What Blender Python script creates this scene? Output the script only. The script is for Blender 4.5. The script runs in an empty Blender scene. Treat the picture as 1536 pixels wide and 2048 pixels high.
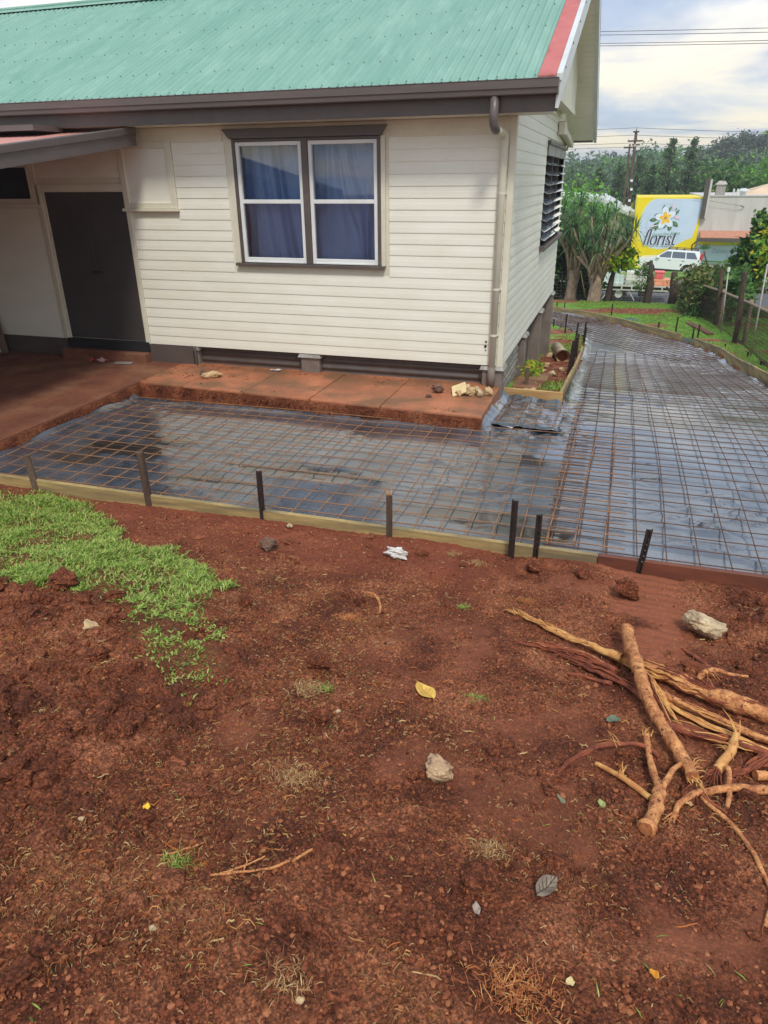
import bpy, bmesh, math, random
import numpy as np
from mathutils import Vector, Matrix
random.seed(7)
sc = bpy.context.scene
COL = sc.collection

# ------------------------------------------------------------------ camera
cam_d = bpy.data.cameras.new('camera'); cam = bpy.data.objects.new('camera', cam_d); COL.objects.link(cam)
cam_d.sensor_fit = 'VERTICAL'; cam_d.sensor_height = 24.0; cam_d.lens = 24.0 * 1404.65 / 2048.0
cam_d.clip_start = 0.05; cam_d.clip_end = 3000
YAW, PITCH, ROLL = -0.310683, 0.443550, -0.0093968
def cam_axes():
    cy, sy, cp, sp = math.cos(YAW), math.sin(YAW), math.cos(PITCH), math.sin(PITCH)
    f = Vector((sy*cp, cy*cp, -sp)); r0 = Vector((cy, -sy, 0)); u0 = r0.cross(f)
    c, s = math.cos(ROLL), math.sin(ROLL)
    return c*r0 + s*u0, -s*r0 + c*u0, f
_r, _u, _f = cam_axes()
EYE = Vector((0, 0, 2.37))
cam.matrix_world = Matrix(((_r.x, _u.x, -_f.x, EYE.x), (_r.y, _u.y, -_f.y, EYE.y), (_r.z, _u.z, -_f.z, EYE.z), (0, 0, 0, 1)))
sc.camera = cam

# ------------------------------------------------------------------ light and sky
SUN_DIR = Vector((0.24, -0.56, 0.80)).normalized()
SUN_EL = math.asin(SUN_DIR.z); SUN_AZ = math.atan2(SUN_DIR.x, SUN_DIR.y)
W = bpy.data.worlds.new('World'); sc.world = W; W.use_nodes = True
nt = W.node_tree; nt.nodes.clear(); N = nt.nodes.new; L = nt.links.new
out = N('ShaderNodeOutputWorld'); mixs = N('ShaderNodeMixShader')
sky = N('ShaderNodeTexSky'); sky.sky_type = 'NISHITA'; sky.sun_disc = False
sky.sun_elevation = SUN_EL; sky.sun_rotation = SUN_AZ; sky.air_density = 1.0; sky.dust_density = 1.5
bg1 = N('ShaderNodeBackground'); bg1.inputs[1].default_value = 0.12; L(sky.outputs[0], bg1.inputs[0])
tc = N('ShaderNodeTexCoord'); sep = N('ShaderNodeSeparateXYZ'); L(tc.outputs['Generated'], sep.inputs[0])
def wm(op, a, b=None, c=None):
    n = N('ShaderNodeMath'); n.operation = op
    for i, x in enumerate((a, b, c)):
        if x is None: continue
        if isinstance(x, (int, float)): n.inputs[i].default_value = x
        else: L(x, n.inputs[i])
    return n.outputs[0]
zz = wm('ADD', wm('MAXIMUM', sep.outputs[2], 0.0), 0.16)
px = wm('DIVIDE', sep.outputs[0], zz); py = wm('DIVIDE', sep.outputs[1], zz)
cmb = N('ShaderNodeCombineXYZ'); L(px, cmb.inputs[0]); L(py, cmb.inputs[1])
def wnoise(scale, detail, rough, off, dist=0.0):
    m = N('ShaderNodeMapping'); m.inputs[1].default_value = off; L(cmb.outputs[0], m.inputs[0])
    n = N('ShaderNodeTexNoise'); n.inputs['Scale'].default_value = scale; n.inputs['Detail'].default_value = detail
    n.inputs['Roughness'].default_value = rough; n.inputs['Distortion'].default_value = dist
    L(m.outputs[0], n.inputs['Vector']); return n.outputs[0]
def wramp(fac, stops):
    r = N('ShaderNodeValToRGB'); L(fac, r.inputs[0]); e = r.color_ramp.elements
    e[0].position, e[0].color = stops[0][0], (*stops[0][1], 1); e[1].position, e[1].color = stops[-1][0], (*stops[-1][1], 1)
    for p, c in stops[1:-1]:
        k = e.new(p); k.color = (*c, 1)
    return r.outputs[0]
n1 = wnoise(1.05, 9, 0.56, (3.1, 0.7, 0), 0.5)
n2 = wnoise(0.5, 4, 0.5, (1.7, 5.2, 0), 0.3)
cloud = wramp(n1, [(0.34, (0.36, 0.45, 0.61)), (0.49, (0.50, 0.58, 0.72)), (0.585, (0.72, 0.77, 0.85)), (0.70, (1.0, 0.98, 0.93))])
warmfac = wm('MULTIPLY', wramp(sep.outputs[2], [(0.02, (1, 1, 1)), (0.20, (0, 0, 0))]), wramp(n1, [(0.44, (0.05, 0.05, 0.05)), (0.60, (1, 1, 1))]))
mw = N('ShaderNodeMixRGB'); L(warmfac, mw.inputs[0]); L(cloud, mw.inputs[1]); mw.inputs[2].default_value = (1.12, 0.95, 0.62, 1)
bg2 = N('ShaderNodeBackground'); bg2.inputs[1].default_value = 0.80; L(mw.outputs[0], bg2.inputs[0])
cover = wramp(n2, [(0.30, (0.62, 0.62, 0.62)), (0.55, (1, 1, 1))])
L(cover, mixs.inputs[0]); L(bg1.outputs[0], mixs.inputs[1]); L(bg2.outputs[0], mixs.inputs[2]); L(mixs.outputs[0], out.inputs[0])

sun_d = bpy.data.lights.new('sun', 'SUN'); sun_d.energy = 1.5; sun_d.angle = math.radians(10.5); sun_d.color = (1.0, 0.955, 0.875)
sun = bpy.data.objects.new('sun', sun_d); COL.objects.link(sun); sun.rotation_euler = SUN_DIR.to_track_quat('Z', 'Y').to_euler(); sun.location = (20, -20, 40)
sc.view_settings.view_transform = 'Standard'; sc.view_settings.look = 'None'
sc.view_settings.exposure = 0.66; sc.view_settings.gamma = 1.0; sc.view_settings.use_curve_mapping = False

# ------------------------------------------------------------------ numeric helpers
def lin(r, g, b, k=1.0):
    f = lambda c: ((c/255 + 0.055)/1.055)**2.4 if c > 10.3 else c/255/12.92
    return (f(r)*k, f(g)*k, f(b)*k)
def _h(ix, iy, s):
    x = (ix.astype(np.int64)*374761393 + iy.astype(np.int64)*668265263 + s*1442695041) & 0xFFFFFFFF
    x = ((x ^ (x >> 13))*1274126177) & 0xFFFFFFFF
    x = x ^ (x >> 16)
    return (x & 0xFFFFFF)/float(0xFFFFFF)*2-1
def vn(x, y, s=0):
    x = np.asarray(x, float); y = np.asarray(y, float)
    ix = np.floor(x); iy = np.floor(y); fx = x-ix; fy = y-iy
    fx = fx*fx*(3-2*fx); fy = fy*fy*(3-2*fy)
    a = _h(ix, iy, s); b = _h(ix+1, iy, s); c = _h(ix, iy+1, s); d = _h(ix+1, iy+1, s)
    return (a+(b-a)*fx)*(1-fy) + (c+(d-c)*fx)*fy
def fbm(x, y, f, o, s=0, g=0.5):
    t = 0; a = 1.0
    for i in range(o):
        t = t + a*vn(np.asarray(x)*f, np.asarray(y)*f, s+i*17); f *= 2.03; a *= g
    return t
def smooth(a, b, x):
    t = np.clip((np.asarray(x, float)-a)/(b-a), 0, 1); return t*t*(3-2*t)
PY = [-8, 0, 1, 2, 3, 3.8, 4.33, 4.45, 6.5, 8, 10.3, 12.5, 15, 18, 22, 30, 34, 38, 49, 52, 58, 70, 95, 200, 300, 900]
PZ = [.82, .72, .62, .42, .2, .05, -.03, -.04, -.04, -.12, -.35, -.68, -1.03, -1.27, -1.52, -2.15, -3.0, -3.5, -3.5, -3.55, -3.8, -5, -6, 0, 3, 12]
def T(y): return np.interp(y, PY, PZ)
LY = [4.4, 7.22, 7.24, 8.76, 8.78, 10, 12.5, 14.5, 16.5, 17.6, 18.6, 19.6, 20.2, 20.65, 21.3, 22.2, 23.5, 27]
LX = [-5.6, -5.6, -1.22, -1.22, -.46, -.45, -.46, -.49, -.5, -.56, -.66, -1.03, -1.34, -1.6, -2.4, -4.0, -6.5, -12]
RY = [4.4, 7, 10, 12, 14.3, 16.6, 18.2, 19.1, 20.3, 21.6, 23.2, 24.7, 26, 27.2]
RX = [3.2, 2.9, 2.6, 2.44, 2.45, 2.3, 1.9, 1.5, .88, .24, -.66, -1.85, -3.5, -6]
def Lx(y): return np.interp(y, LY, LX)
def Rx(y): return np.interp(y, RY, RX)
def in_drive(x, y, m=0.0):
    return (y > 4.4+m) & (y < 27) & (x > Lx(y)+m) & (x < Rx(y)-m) & (x > -7.5)

# ------------------------------------------------------------------ object helpers
ROOTM = {}
def tag(o, label=None, cat=None, group=None, kind=None):
    if label: o['label'] = label
    if cat: o['category'] = cat
    if group: o['group'] = group
    if kind: o['kind'] = kind
    return o
def link(o, parent=None):
    COL.objects.link(o)
    if parent is not None:
        o.parent = parent
        if parent.name in ROOTM: o.matrix_parent_inverse = ROOTM[parent.name].inverted()
    return o
def thing(name, label, cat, loc=(0, 0, 0), group=None):
    o = bpy.data.objects.new(name, None); COL.objects.link(o); o.location = loc
    o.empty_display_size = 0.2
    ROOTM[o.name] = Matrix.Translation(Vector(loc))
    return tag(o, label, cat, group)
def set_mats(me, mats):
    for m in (mats if isinstance(mats, (list, tuple)) else [mats]): me.materials.append(m)
def np_mesh(name, V, F, mats, smooth_=False, mi=None):
    """V (n,3), F (m,k) with one k"""
    V = np.asarray(V, np.float32); F = np.asarray(F, np.int32); k = F.shape[1]
    me = bpy.data.meshes.new(name); me.vertices.add(len(V)); me.vertices.foreach_set('co', V.ravel())
    me.loops.add(F.size); me.loops.foreach_set('vertex_index', F.ravel())
    me.polygons.add(len(F)); me.polygons.foreach_set('loop_start', np.arange(0, F.size, k, dtype=np.int32))
    if mi is not None: me.polygons.foreach_set('material_index', np.asarray(mi, np.int32))
    me.polygons.foreach_set('use_smooth', np.full(len(F), bool(smooth_)))
    set_mats(me, mats); me.update(calc_edges=True); return me
def np_obj(name, V, F, mats, parent=None, smooth_=False, mi=None):
    return link(bpy.data.objects.new(name, np_mesh(name, V, F, mats, smooth_, mi)), parent)
def attr(me, name, vals):
    a = me.attributes.new(name, 'FLOAT', 'POINT'); a.data.foreach_set('value', np.asarray(vals, np.float32).ravel())
class MB:
    def __init__(s): s.v = []; s.f = []; s.m = []; s.cur = 0
    def add(s, vs, fs):
        o = len(s.v); s.v += [tuple(p) for p in vs]; s.f += [tuple(i+o for i in f) for f in fs]; s.m += [s.cur]*len(fs); return s
    def box(s, x0, x1, y0, y1, z0, z1):
        return s.add([(x0,y0,z0),(x1,y0,z0),(x1,y1,z0),(x0,y1,z0),(x0,y0,z1),(x1,y0,z1),(x1,y1,z1),(x0,y1,z1)],
                     [(0,3,2,1),(4,5,6,7),(0,1,5,4),(1,2,6,5),(2,3,7,6),(3,0,4,7)])
    def obb(s, c, a, b, d):
        c, a, b, d = map(Vector, (c, a, b, d))
        vs = [c+i*a+j*b+k*d for k in (-1, 1) for i, j in ((-1,-1),(1,-1),(1,1),(-1,1))]
        return s.add(vs, [(0,3,2,1),(4,5,6,7),(0,1,5,4),(1,2,6,5),(2,3,7,6),(3,0,4,7)])
    def bar(s, p, q, w, h, up=(0, 0, 1)):
        p, q = Vector(p), Vector(q); d = (q-p).normalized(); u = Vector(up)
        sd = d.cross(u)
        if sd.length < 1e-4: sd = d.cross(Vector((1, 0, 0)))
        sd.normalize(); u = sd.cross(d)
        return s.obb((p+q)/2, (q-p)/2, sd*w/2, u*h/2)
    def tube(s, pts, r, n=8, cap=True, jit=0.0, rng=random):
        pts = [Vector(p) for p in pts]; k = len(pts)
        rs = r if isinstance(r, (list, tuple)) else [r]*k
        prev = None; vs = []
        for i, p in enumerate(pts):
            d = (pts[min(i+1, k-1)]-pts[max(i-1, 0)])
            d = d.normalized() if d.length > 1e-9 else Vector((0, 0, 1))
            if prev is None:
                a = Vector((0, 0, 1)) if abs(d.z) < .9 else Vector((1, 0, 0)); sd = d.cross(a).normalized()
            else:
                sd = (prev - d*prev.dot(d)); sd = sd.normalized() if sd.length > 1e-6 else d.orthogonal().normalized()
            prev = sd; up = d.cross(sd)
            for j in range(n):
                t = 2*math.pi*j/n; rr = rs[i]*(1+jit*(rng.random()-.5)*2)
                vs.append(p + sd*math.cos(t)*rr + up*math.sin(t)*rr)
        fs = [(i*n+j, i*n+(j+1) % n, (i+1)*n+(j+1) % n, (i+1)*n+j) for i in range(k-1) for j in range(n)]
        if cap: fs += [tuple(range(n-1, -1, -1)), tuple((k-1)*n+j for j in range(n))]
        return s.add(vs, fs)
    def prism(s, poly, ax, a, b):
        n = len(poly)
        def P(t, q):
            return {'x': (t, q[0], q[1]), 'y': (q[0], t, q[1]), 'z': (q[0], q[1], t)}[ax]
        vs = [P(a, q) for q in poly] + [P(b, q) for q in poly]
        fs = [(i, (i+1) % n, n+(i+1) % n, n+i) for i in range(n)] + [tuple(range(n-1, -1, -1)), tuple(range(n, 2*n))]
        return s.add(vs, fs)
    def grid(s, P):
        """P list of rows of points"""
        r, c = len(P), len(P[0])
        return s.add([p for row in P for p in row], [(i*c+j, i*c+j+1, (i+1)*c+j+1, (i+1)*c+j) for i in range(r-1) for j in range(c-1)])
    def mesh(s, name, mats, smooth_=False, recalc=True):
        me = bpy.data.meshes.new(name); me.from_pydata(s.v, [], s.f); set_mats(me, mats)
        for p, m in zip(me.polygons, s.m): p.material_index = m; p.use_smooth = smooth_
        if recalc:
            bm = bmesh.new(); bm.from_mesh(me); bmesh.ops.recalc_face_normals(bm, faces=bm.faces); bm.to_mesh(me); bm.free()
        me.update(); return me
    def build(s, name, mats, parent=None, smooth_=False, bevel=0, seg=1):
        o = link(bpy.data.objects.new(name, s.mesh(name, mats, smooth_)), parent)
        if bevel:
            m = o.modifiers.new('bevel', 'BEVEL'); m.width = bevel; m.segments = seg; m.limit_method = 'ANGLE'; m.angle_limit = math.radians(40)
        return o
def copy_tree(root, loc, rotz=None, label=None, scale=None):
    c = root.copy(); COL.objects.link(c); c.location = loc
    if rotz is not None: c.rotation_euler = (root.rotation_euler.x, root.rotation_euler.y, rotz)
    if scale is not None: c.scale = (scale,)*3 if isinstance(scale, (int, float)) else scale
    if label: c['label'] = label
    for ch in list(root.children):
        d = ch.copy(); COL.objects.link(d); d.parent = c
        for g in ch.children:
            e = g.copy(); COL.objects.link(e); e.parent = d
    return c

# ------------------------------------------------------------------ materials
def mat(name, col, rough=0.6, col2=None, scale=4.0, detail=5, fine=0.12, fscale=60.0, bump=0.0, bscale=60.0, bdist=0.01,
        metallic=0.0, spec=0.5, stretch=(1, 1, 1), lo=0.38, hi=0.64, island=None, trans=0.0, dirt=None, dirt_scale=2.0, dirt_lo=0.55, dirt_hi=0.75, coat=0.0):
    m = bpy.data.materials.new(name); m.use_nodes = True; t = m.node_tree; t.nodes.clear()
    N = t.nodes.new; L = t.links.new
    o = N('ShaderNodeOutputMaterial'); b = N('ShaderNodeBsdfPrincipled')
    b.inputs['Roughness'].default_value = rough; b.inputs['Metallic'].default_value = metallic
    b.inputs['Specular IOR Level'].default_value = spec
    if coat: b.inputs['Coat Weight'].default_value = coat; b.inputs['Coat Roughness'].default_value = 0.08
    tcn = N('ShaderNodeTexCoord'); mp = N('ShaderNodeMapping'); mp.inputs[3].default_value = stretch; L(tcn.outputs['Object'], mp.inputs[0])
    def noise(s, d, off=0.0):
        n = N('ShaderNodeTexNoise'); n.inputs['Scale'].default_value = s; n.inputs['Detail'].default_value = d
        n.inputs['Roughness'].default_value = 0.6; L(mp.outputs[0], n.inputs['Vector']); return n.outputs[0]
    def ramp(f, stops):
        r = N('ShaderNodeValToRGB'); L(f, r.inputs[0]); e = r.color_ramp.elements
        e[0].position, e[0].color = stops[0][0], (*stops[0][1][:3], 1); e[1].position, e[1].color = stops[-1][0], (*stops[-1][1][:3], 1)
        for p, c in stops[1:-1]: k = e.new(p); k.color = (*c[:3], 1)
        return r.outputs[0]
    if island:
        g = N('ShaderNodeNewGeometry'); k = len(island)
        cur = ramp(g.outputs['Random Per Island'], [(i/(k-1), c) for i, c in enumerate(island)])
    else:
        cur = ramp(noise(scale, detail), [(lo, col), (hi, col2 if col2 else col)])
    if fine:
        r = ramp(noise(fscale, 3), [(0.3, (1-fine,)*3), (0.7, (1+fine,)*3)])
        x = N('ShaderNodeMixRGB'); x.blend_type = 'MULTIPLY'; x.inputs[0].default_value = 1; L(cur, x.inputs[1]); L(r, x.inputs[2]); cur = x.outputs[0]
    if dirt:
        f = ramp(noise(dirt_scale, 6), [(dirt_lo, (0, 0, 0)), (dirt_hi, (1, 1, 1))])
        x = N('ShaderNodeMixRGB'); L(f, x.inputs[0]); L(cur, x.inputs[1]); x.inputs[2].default_value = (*dirt, 1); cur = x.outputs[0]
    L(cur, b.inputs['Base Color'])
    if bump:
        bp = N('ShaderNodeBump'); bp.inputs['Strength'].default_value = bump; bp.inputs['Distance'].default_value = bdist
        L(noise(bscale, 5), bp.inputs['Height']); L(bp.outputs[0], b.inputs['Normal'])
    sh = b.outputs[0]
    if trans:
        tr = N('ShaderNodeBsdfTranslucent'); L(cur, tr.inputs[0]); mx = N('ShaderNodeMixShader'); mx.inputs[0].default_value = trans
        L(sh, mx.inputs[1]); L(tr.outputs[0], mx.inputs[2]); sh = mx.outputs[0]
    L(sh, o.inputs[0]); m['bsdf'] = b.name
    return m
M = {}
M['cream'] = mat('cream_paint', lin(234, 232, 217), 0.42, lin(228, 225, 207), scale=1.3, fine=0.03, dirt=lin(196, 188, 166), dirt_scale=1.1, dirt_lo=0.64, dirt_hi=0.95, stretch=(1, 1, 2.5))
M['cream_trim'] = mat('cream_trim_paint', lin(222, 217, 196), 0.45, lin(210, 204, 182), scale=2, fine=0.04)
M['taupe'] = mat('taupe_paint', lin(93, 83, 78), 0.42, lin(84, 75, 71), scale=3, fine=0.06, dirt=lin(120, 110, 100), dirt_lo=0.62, dirt_hi=0.9)
M['gutter'] = mat('gutter_paint', lin(103, 94, 90), 0.38, lin(94, 86, 83), scale=2, fine=0.05, dirt=lin(125, 116, 108), dirt_lo=0.6, dirt_hi=0.9, stretch=(0.6, 1, 4))
M['door'] = mat('door_paint', lin(74, 68, 66), 0.5, lin(66, 61, 60), scale=2, fine=0.05)
M['roof'] = mat('green_roof_paint', lin(130, 171, 153), 0.45, lin(116, 161, 143), scale=0.9, fine=0.06, dirt=lin(150, 186, 170), dirt_scale=2.2, dirt_lo=0.5, dirt_hi=0.85, stretch=(3, 0.6, 0.6))
M['redroof'] = mat('faded_red_paint', lin(196, 110, 104), 0.55, lin(182, 96, 90), scale=2.5, fine=0.08, dirt=lin(128, 74, 70), dirt_scale=5, dirt_lo=0.58, dirt_hi=0.75)
M['awning'] = mat('awning_faded_red', lin(203, 146, 132), 0.5, lin(188, 126, 112), scale=3, fine=0.08, stretch=(3, .6, .6))
M['whitemetal'] = mat('white_barge_metal', lin(214, 219, 216), 0.4, lin(198, 204, 202), scale=2.5, fine=0.04, dirt=lin(160, 165, 160), dirt_lo=0.62, dirt_hi=0.85)
M['alum'] = mat('white_window_alloy', lin(226, 228, 224), 0.35, lin(216, 218, 214), fine=0.02)
M['screw'] = mat('screw_steel', lin(120, 142, 130), 0.5, lin(92, 104, 98), scale=9)
M['pier'] = mat('pier_paint', lin(128, 116, 105), 0.7, lin(112, 101, 92), scale=5, fine=0.1, bump=0.3, bscale=70, bdist=0.004)
M['galv'] = mat('galvanised_cap', lin(176, 172, 164), 0.45, lin(140, 132, 122), scale=9, fine=0.1, metallic=0.35)
M['skirt'] = mat('brown_skirt_iron', lin(88, 76, 70), 0.42, lin(76, 66, 61), fine=0.08)
M['dark'] = mat('dark_interior', (0.012, 0.012, 0.013), 0.8, fine=0)
M['curtain'] = mat('blue_grey_curtain', lin(192, 210, 236), 0.8, lin(178, 196, 224), scale=3, fine=0.05, fscale=120)
M['slab'] = mat('red_oxide_concrete', lin(186, 118, 82), 0.62, lin(160, 98, 68), scale=2.2, detail=8, fine=0.14, fscale=35, bump=0.4, bscale=45, bdist=0.006, dirt=lin(132, 92, 64), dirt_scale=2.1, dirt_lo=0.42, dirt_hi=0.60)
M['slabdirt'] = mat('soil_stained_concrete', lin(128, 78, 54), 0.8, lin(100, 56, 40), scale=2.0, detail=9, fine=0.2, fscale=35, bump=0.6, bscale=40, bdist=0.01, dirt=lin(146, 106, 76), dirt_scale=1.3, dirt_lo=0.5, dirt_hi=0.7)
M['timber'] = mat('treated_pine', lin(190, 164, 106), 0.65, lin(154, 132, 86), scale=3, fine=0.16, fscale=40, stretch=(0.5, 0.5, 6), bump=0.3, bscale=40, bdist=0.003, dirt=lin(116, 104, 78), dirt_scale=2.2, dirt_lo=0.44, dirt_hi=0.64)
M['timber_red'] = mat('red_brown_timber', lin(118, 66, 46), 0.65, lin(94, 52, 38), scale=3, fine=0.15, fscale=40, stretch=(0.5, 0.5, 6), bump=0.3, bscale=40, bdist=0.003)
M['timber_new'] = mat('fresh_pine', lin(196, 160, 106), 0.6, lin(166, 124, 76), scale=3, fine=0.14, stretch=(0.6, 0.6, 7), bump=0.2, bscale=40, bdist=0.003)
M['steel'] = mat('dark_rusty_steel', lin(62, 48, 42), 0.6, lin(42, 36, 35), scale=14, fine=0.2, metallic=0.3)
M['rust'] = mat('tan_rusty_rebar', lin(162, 116, 76), 0.7, lin(118, 82, 58), scale=5, fine=0.2, fscale=50)
M['rust_dark'] = mat('brown_rusty_rebar', lin(108, 76, 56), 0.7, lin(84, 62, 50), scale=5, fine=0.2, fscale=50)
M['peg'] = mat('weathered_peg_wood', lin(108, 88, 70), 0.8, lin(84, 66, 52), scale=10, fine=0.2, stretch=(2, 2, .5))
M['pegtop'] = mat('split_peg_wood', lin(212, 156, 82), 0.7, lin(186, 130, 66), scale=12, fine=0.15)
M['bark'] = mat('orange_tan_bark', lin(222, 156, 96), 0.75, lin(166, 98, 56), scale=26, detail=9, fine=0.3, fscale=150, bump=1.0, bscale=80, bdist=0.008, dirt=lin(98, 50, 34), dirt_scale=55, dirt_lo=0.56, dirt_hi=0.66)
M['bark2'] = mat('red_stripped_bark', lin(150, 78, 48), 0.8, lin(110, 56, 38), scale=18, fine=0.25, bump=0.6, bscale=70, bdist=0.004)
M['splinter'] = mat('pale_split_wood', lin(222, 170, 100), 0.7, lin(190, 126, 68), scale=20, fine=0.15, bump=0.3, bscale=80, bdist=0.003)
M['endgrain'] = mat('cut_end_grain', lin(176, 108, 62), 0.8, lin(140, 84, 50), scale=40, fine=0.2)
M['rock'] = mat('pale_grey_rock', lin(200, 178, 140), 0.85, lin(150, 130, 102), scale=12, detail=8, fine=0.22, fscale=80, bump=0.6, bscale=40, bdist=0.008, dirt=lin(120, 74, 54), dirt_scale=14, dirt_lo=0.55, dirt_hi=0.7)
M['rock_tan'] = mat('tan_rock', lin(206, 176, 130), 0.85, lin(166, 136, 98), scale=16, detail=8, fine=0.2, fscale=80, bump=0.5, bscale=40, bdist=0.006, dirt=lin(96, 92, 88), dirt_scale=20, dirt_lo=0.6, dirt_hi=0.7)
M['rock_dark'] = mat('dark_brown_rock', lin(122, 92, 74), 0.85, lin(84, 66, 56), scale=14, detail=8, fine=0.25, fscale=80, bump=0.6, bscale=40, bdist=0.008, dirt=lin(196, 176, 140), dirt_scale=16, dirt_lo=0.6, dirt_hi=0.72)
M['rock_brown'] = mat('tan_brown_rock', lin(196, 164, 126), .85, lin(136, 106, 82), scale=12, detail=8, fine=.22, fscale=80, bump=.6, bscale=40, bdist=.008, dirt=lin(78, 54, 42), dirt_scale=11, dirt_lo=.52, dirt_hi=.62)
M['white'] = mat('white_sheet', lin(236, 234, 228), 0.5, lin(216, 212, 204), fine=0.05, trans=0.2)
M['asphalt'] = mat('grey_asphalt', lin(96, 94, 96), 0.8, lin(84, 82, 84), scale=2, fine=0.15, bump=0.3)
M['conc'] = mat('plain_concrete', lin(170, 166, 156), 0.8, lin(152, 148, 140), scale=2, fine=0.12)
M['wood_post'] = mat('old_post_wood', lin(92, 72, 56), 0.85, lin(64, 50, 42), scale=6, fine=0.25, stretch=(3, 3, .4), bump=0.5, bscale=50, bdist=0.006)
M['trunk'] = mat('pale_ridged_bark', lin(168, 148, 124), 0.9, lin(126, 106, 88), scale=9, fine=0.2, stretch=(2, 2, .6), bump=0.6, bscale=30, bdist=0.02)
M['trunk_dark'] = mat('dark_tree_bark', lin(84, 68, 56), 0.9, lin(58, 46, 38), scale=9, fine=0.2, stretch=(2, 2, .6), bump=0.6, bscale=30, bdist=0.02)

# ------------------------------------------------------------------ node-built ground materials
def node_mat(name):
    m = bpy.data.materials.new(name); m.use_nodes = True; t = m.node_tree; t.nodes.clear()
    o = t.nodes.new('ShaderNodeOutputMaterial'); b = t.nodes.new('ShaderNodeBsdfPrincipled'); t.links.new(b.outputs[0], o.inputs[0])
    class H: pass
    h = H(); h.m, h.t, h.b = m, t, b; h.L = t.links.new
    h.tc = t.nodes.new('ShaderNodeTexCoord')
    def noise(s, d=5, stretch=(1, 1, 1), rough=0.6, rot=0.0):
        mp = t.nodes.new('ShaderNodeMapping'); mp.inputs[3].default_value = stretch; mp.inputs[2].default_value = (0, 0, rot); h.L(h.tc.outputs['Object'], mp.inputs[0])
        n = t.nodes.new('ShaderNodeTexNoise'); n.inputs['Scale'].default_value = s; n.inputs['Detail'].default_value = d; n.inputs['Roughness'].default_value = rough
        h.L(mp.outputs[0], n.inputs['Vector']); return n.outputs[0]
    def voro(s, feat='F1'):
        n = t.nodes.new('ShaderNodeTexVoronoi'); n.feature = feat; n.inputs['Scale'].default_value = s; h.L(h.tc.outputs['Object'], n.inputs['Vector']); return n.outputs['Distance']
    def vcol(s):
        n = t.nodes.new('ShaderNodeTexVoronoi'); n.inputs['Scale'].default_value = s; h.L(h.tc.outputs['Object'], n.inputs['Vector'])
        q = t.nodes.new('ShaderNodeSeparateColor'); h.L(n.outputs['Color'], q.inputs[0]); return q.outputs[0]
    h.vcol = vcol
    def ramp(f, stops):
        r = t.nodes.new('ShaderNodeValToRGB'); h.L(f, r.inputs[0]); e = r.color_ramp.elements
        c3 = lambda c: (*c, 1) if isinstance(c, (tuple, list)) else (c, c, c, 1)
        e[0].position, e[0].color = stops[0][0], c3(stops[0][1]); e[1].position, e[1].color = stops[-1][0], c3(stops[-1][1])
        for p, c in stops[1:-1]: k = e.new(p); k.color = c3(c)
        return r.outputs[0]
    def mix(f, a, b, mode='MIX'):
        x = t.nodes.new('ShaderNodeMixRGB'); x.blend_type = mode
        for i, v in enumerate((f, a, b)):
            if isinstance(v, (int, float)): x.inputs[i].default_value = v if i == 0 else (v, v, v, 1)
            elif isinstance(v, tuple): x.inputs[i].default_value = (*v, 1)
            else: h.L(v, x.inputs[i])
        return x.outputs[0]
    def math_(op, a, b):
        n = t.nodes.new('ShaderNodeMath'); n.operation = op
        for i, v in enumerate((a, b)):
            if isinstance(v, (int, float)): n.inputs[i].default_value = v
            else: h.L(v, n.inputs[i])
        return n.outputs[0]
    def at(nm):
        a = t.nodes.new('ShaderNodeAttribute'); a.attribute_name = nm; return a.outputs['Fac']
    def bump(hgt, s, d):
        n = t.nodes.new('ShaderNodeBump'); n.inputs['Strength'].default_value = s if isinstance(s, float) else 1; n.inputs['Distance'].default_value = d
        if not isinstance(s, float): h.L(s, n.inputs['Strength'])
        h.L(hgt, n.inputs['Height']); h.L(n.outputs[0], b.inputs['Normal'])
    h.noise, h.voro, h.ramp, h.mix, h.math, h.at, h.bump = noise, voro, ramp, mix, math_, at, bump
    h.col = lambda c: h.L(c, b.inputs['Base Color']); h.rough = lambda c: h.L(c, b.inputs['Roughness']) if not isinstance(c, float) else setattr(b.inputs['Roughness'], 'default_value', c)
    return h
SOIL_A, SOIL_B, SOIL_C = lin(117, 65, 42, 1.2), lin(93, 50, 33, 1.12), lin(144, 89, 60, 1.27)
h = node_mat('red_soil')
c = h.ramp(h.noise(3.5, 8), [(0.36, SOIL_B), (0.5, SOIL_A), (0.66, SOIL_C)])
c = h.mix(1.0, c, h.ramp(h.noise(80, 6, rough=0.75), [(0.40, 0.5), (0.5, 1.0), (0.60, 1.45)]), 'MULTIPLY')
c = h.mix(1.0, c, h.ramp(h.vcol(170), [(0.0, 0.5), (0.6, 1.0), (1.0, 1.65)]), 'MULTIPLY')
c = h.mix(h.at('smoothed'), c, lin(154, 92, 66, 1.15))
c = h.mix(h.math('MULTIPLY', h.at('fresh'), 0.6), c, lin(124, 64, 45, 1.2))
c = h.mix(h.math('MULTIPLY', h.at('thatch'), 0.4), c, lin(92, 70, 44))
h.col(c); h.rough(0.88); h.b.inputs['Specular IOR Level'].default_value = 0.25; h.bump(h.noise(130, 7, rough=0.8), 1.0, 0.010); M['soil'] = h.m
h = node_mat('mown_grass_ground')
g = h.ramp(h.noise(1.1, 7), [(0.32, lin(112, 104, 50)), (0.46, lin(98, 132, 44)), (0.62, lin(120, 168, 54))])
g = h.mix(1.0, g, h.ramp(h.noise(38, 4), [(0.3, 0.62), (0.7, 1.25)]), 'MULTIPLY')
s = h.ramp(h.noise(6, 8), [(0.35, SOIL_B), (0.65, SOIL_C)])
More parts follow.
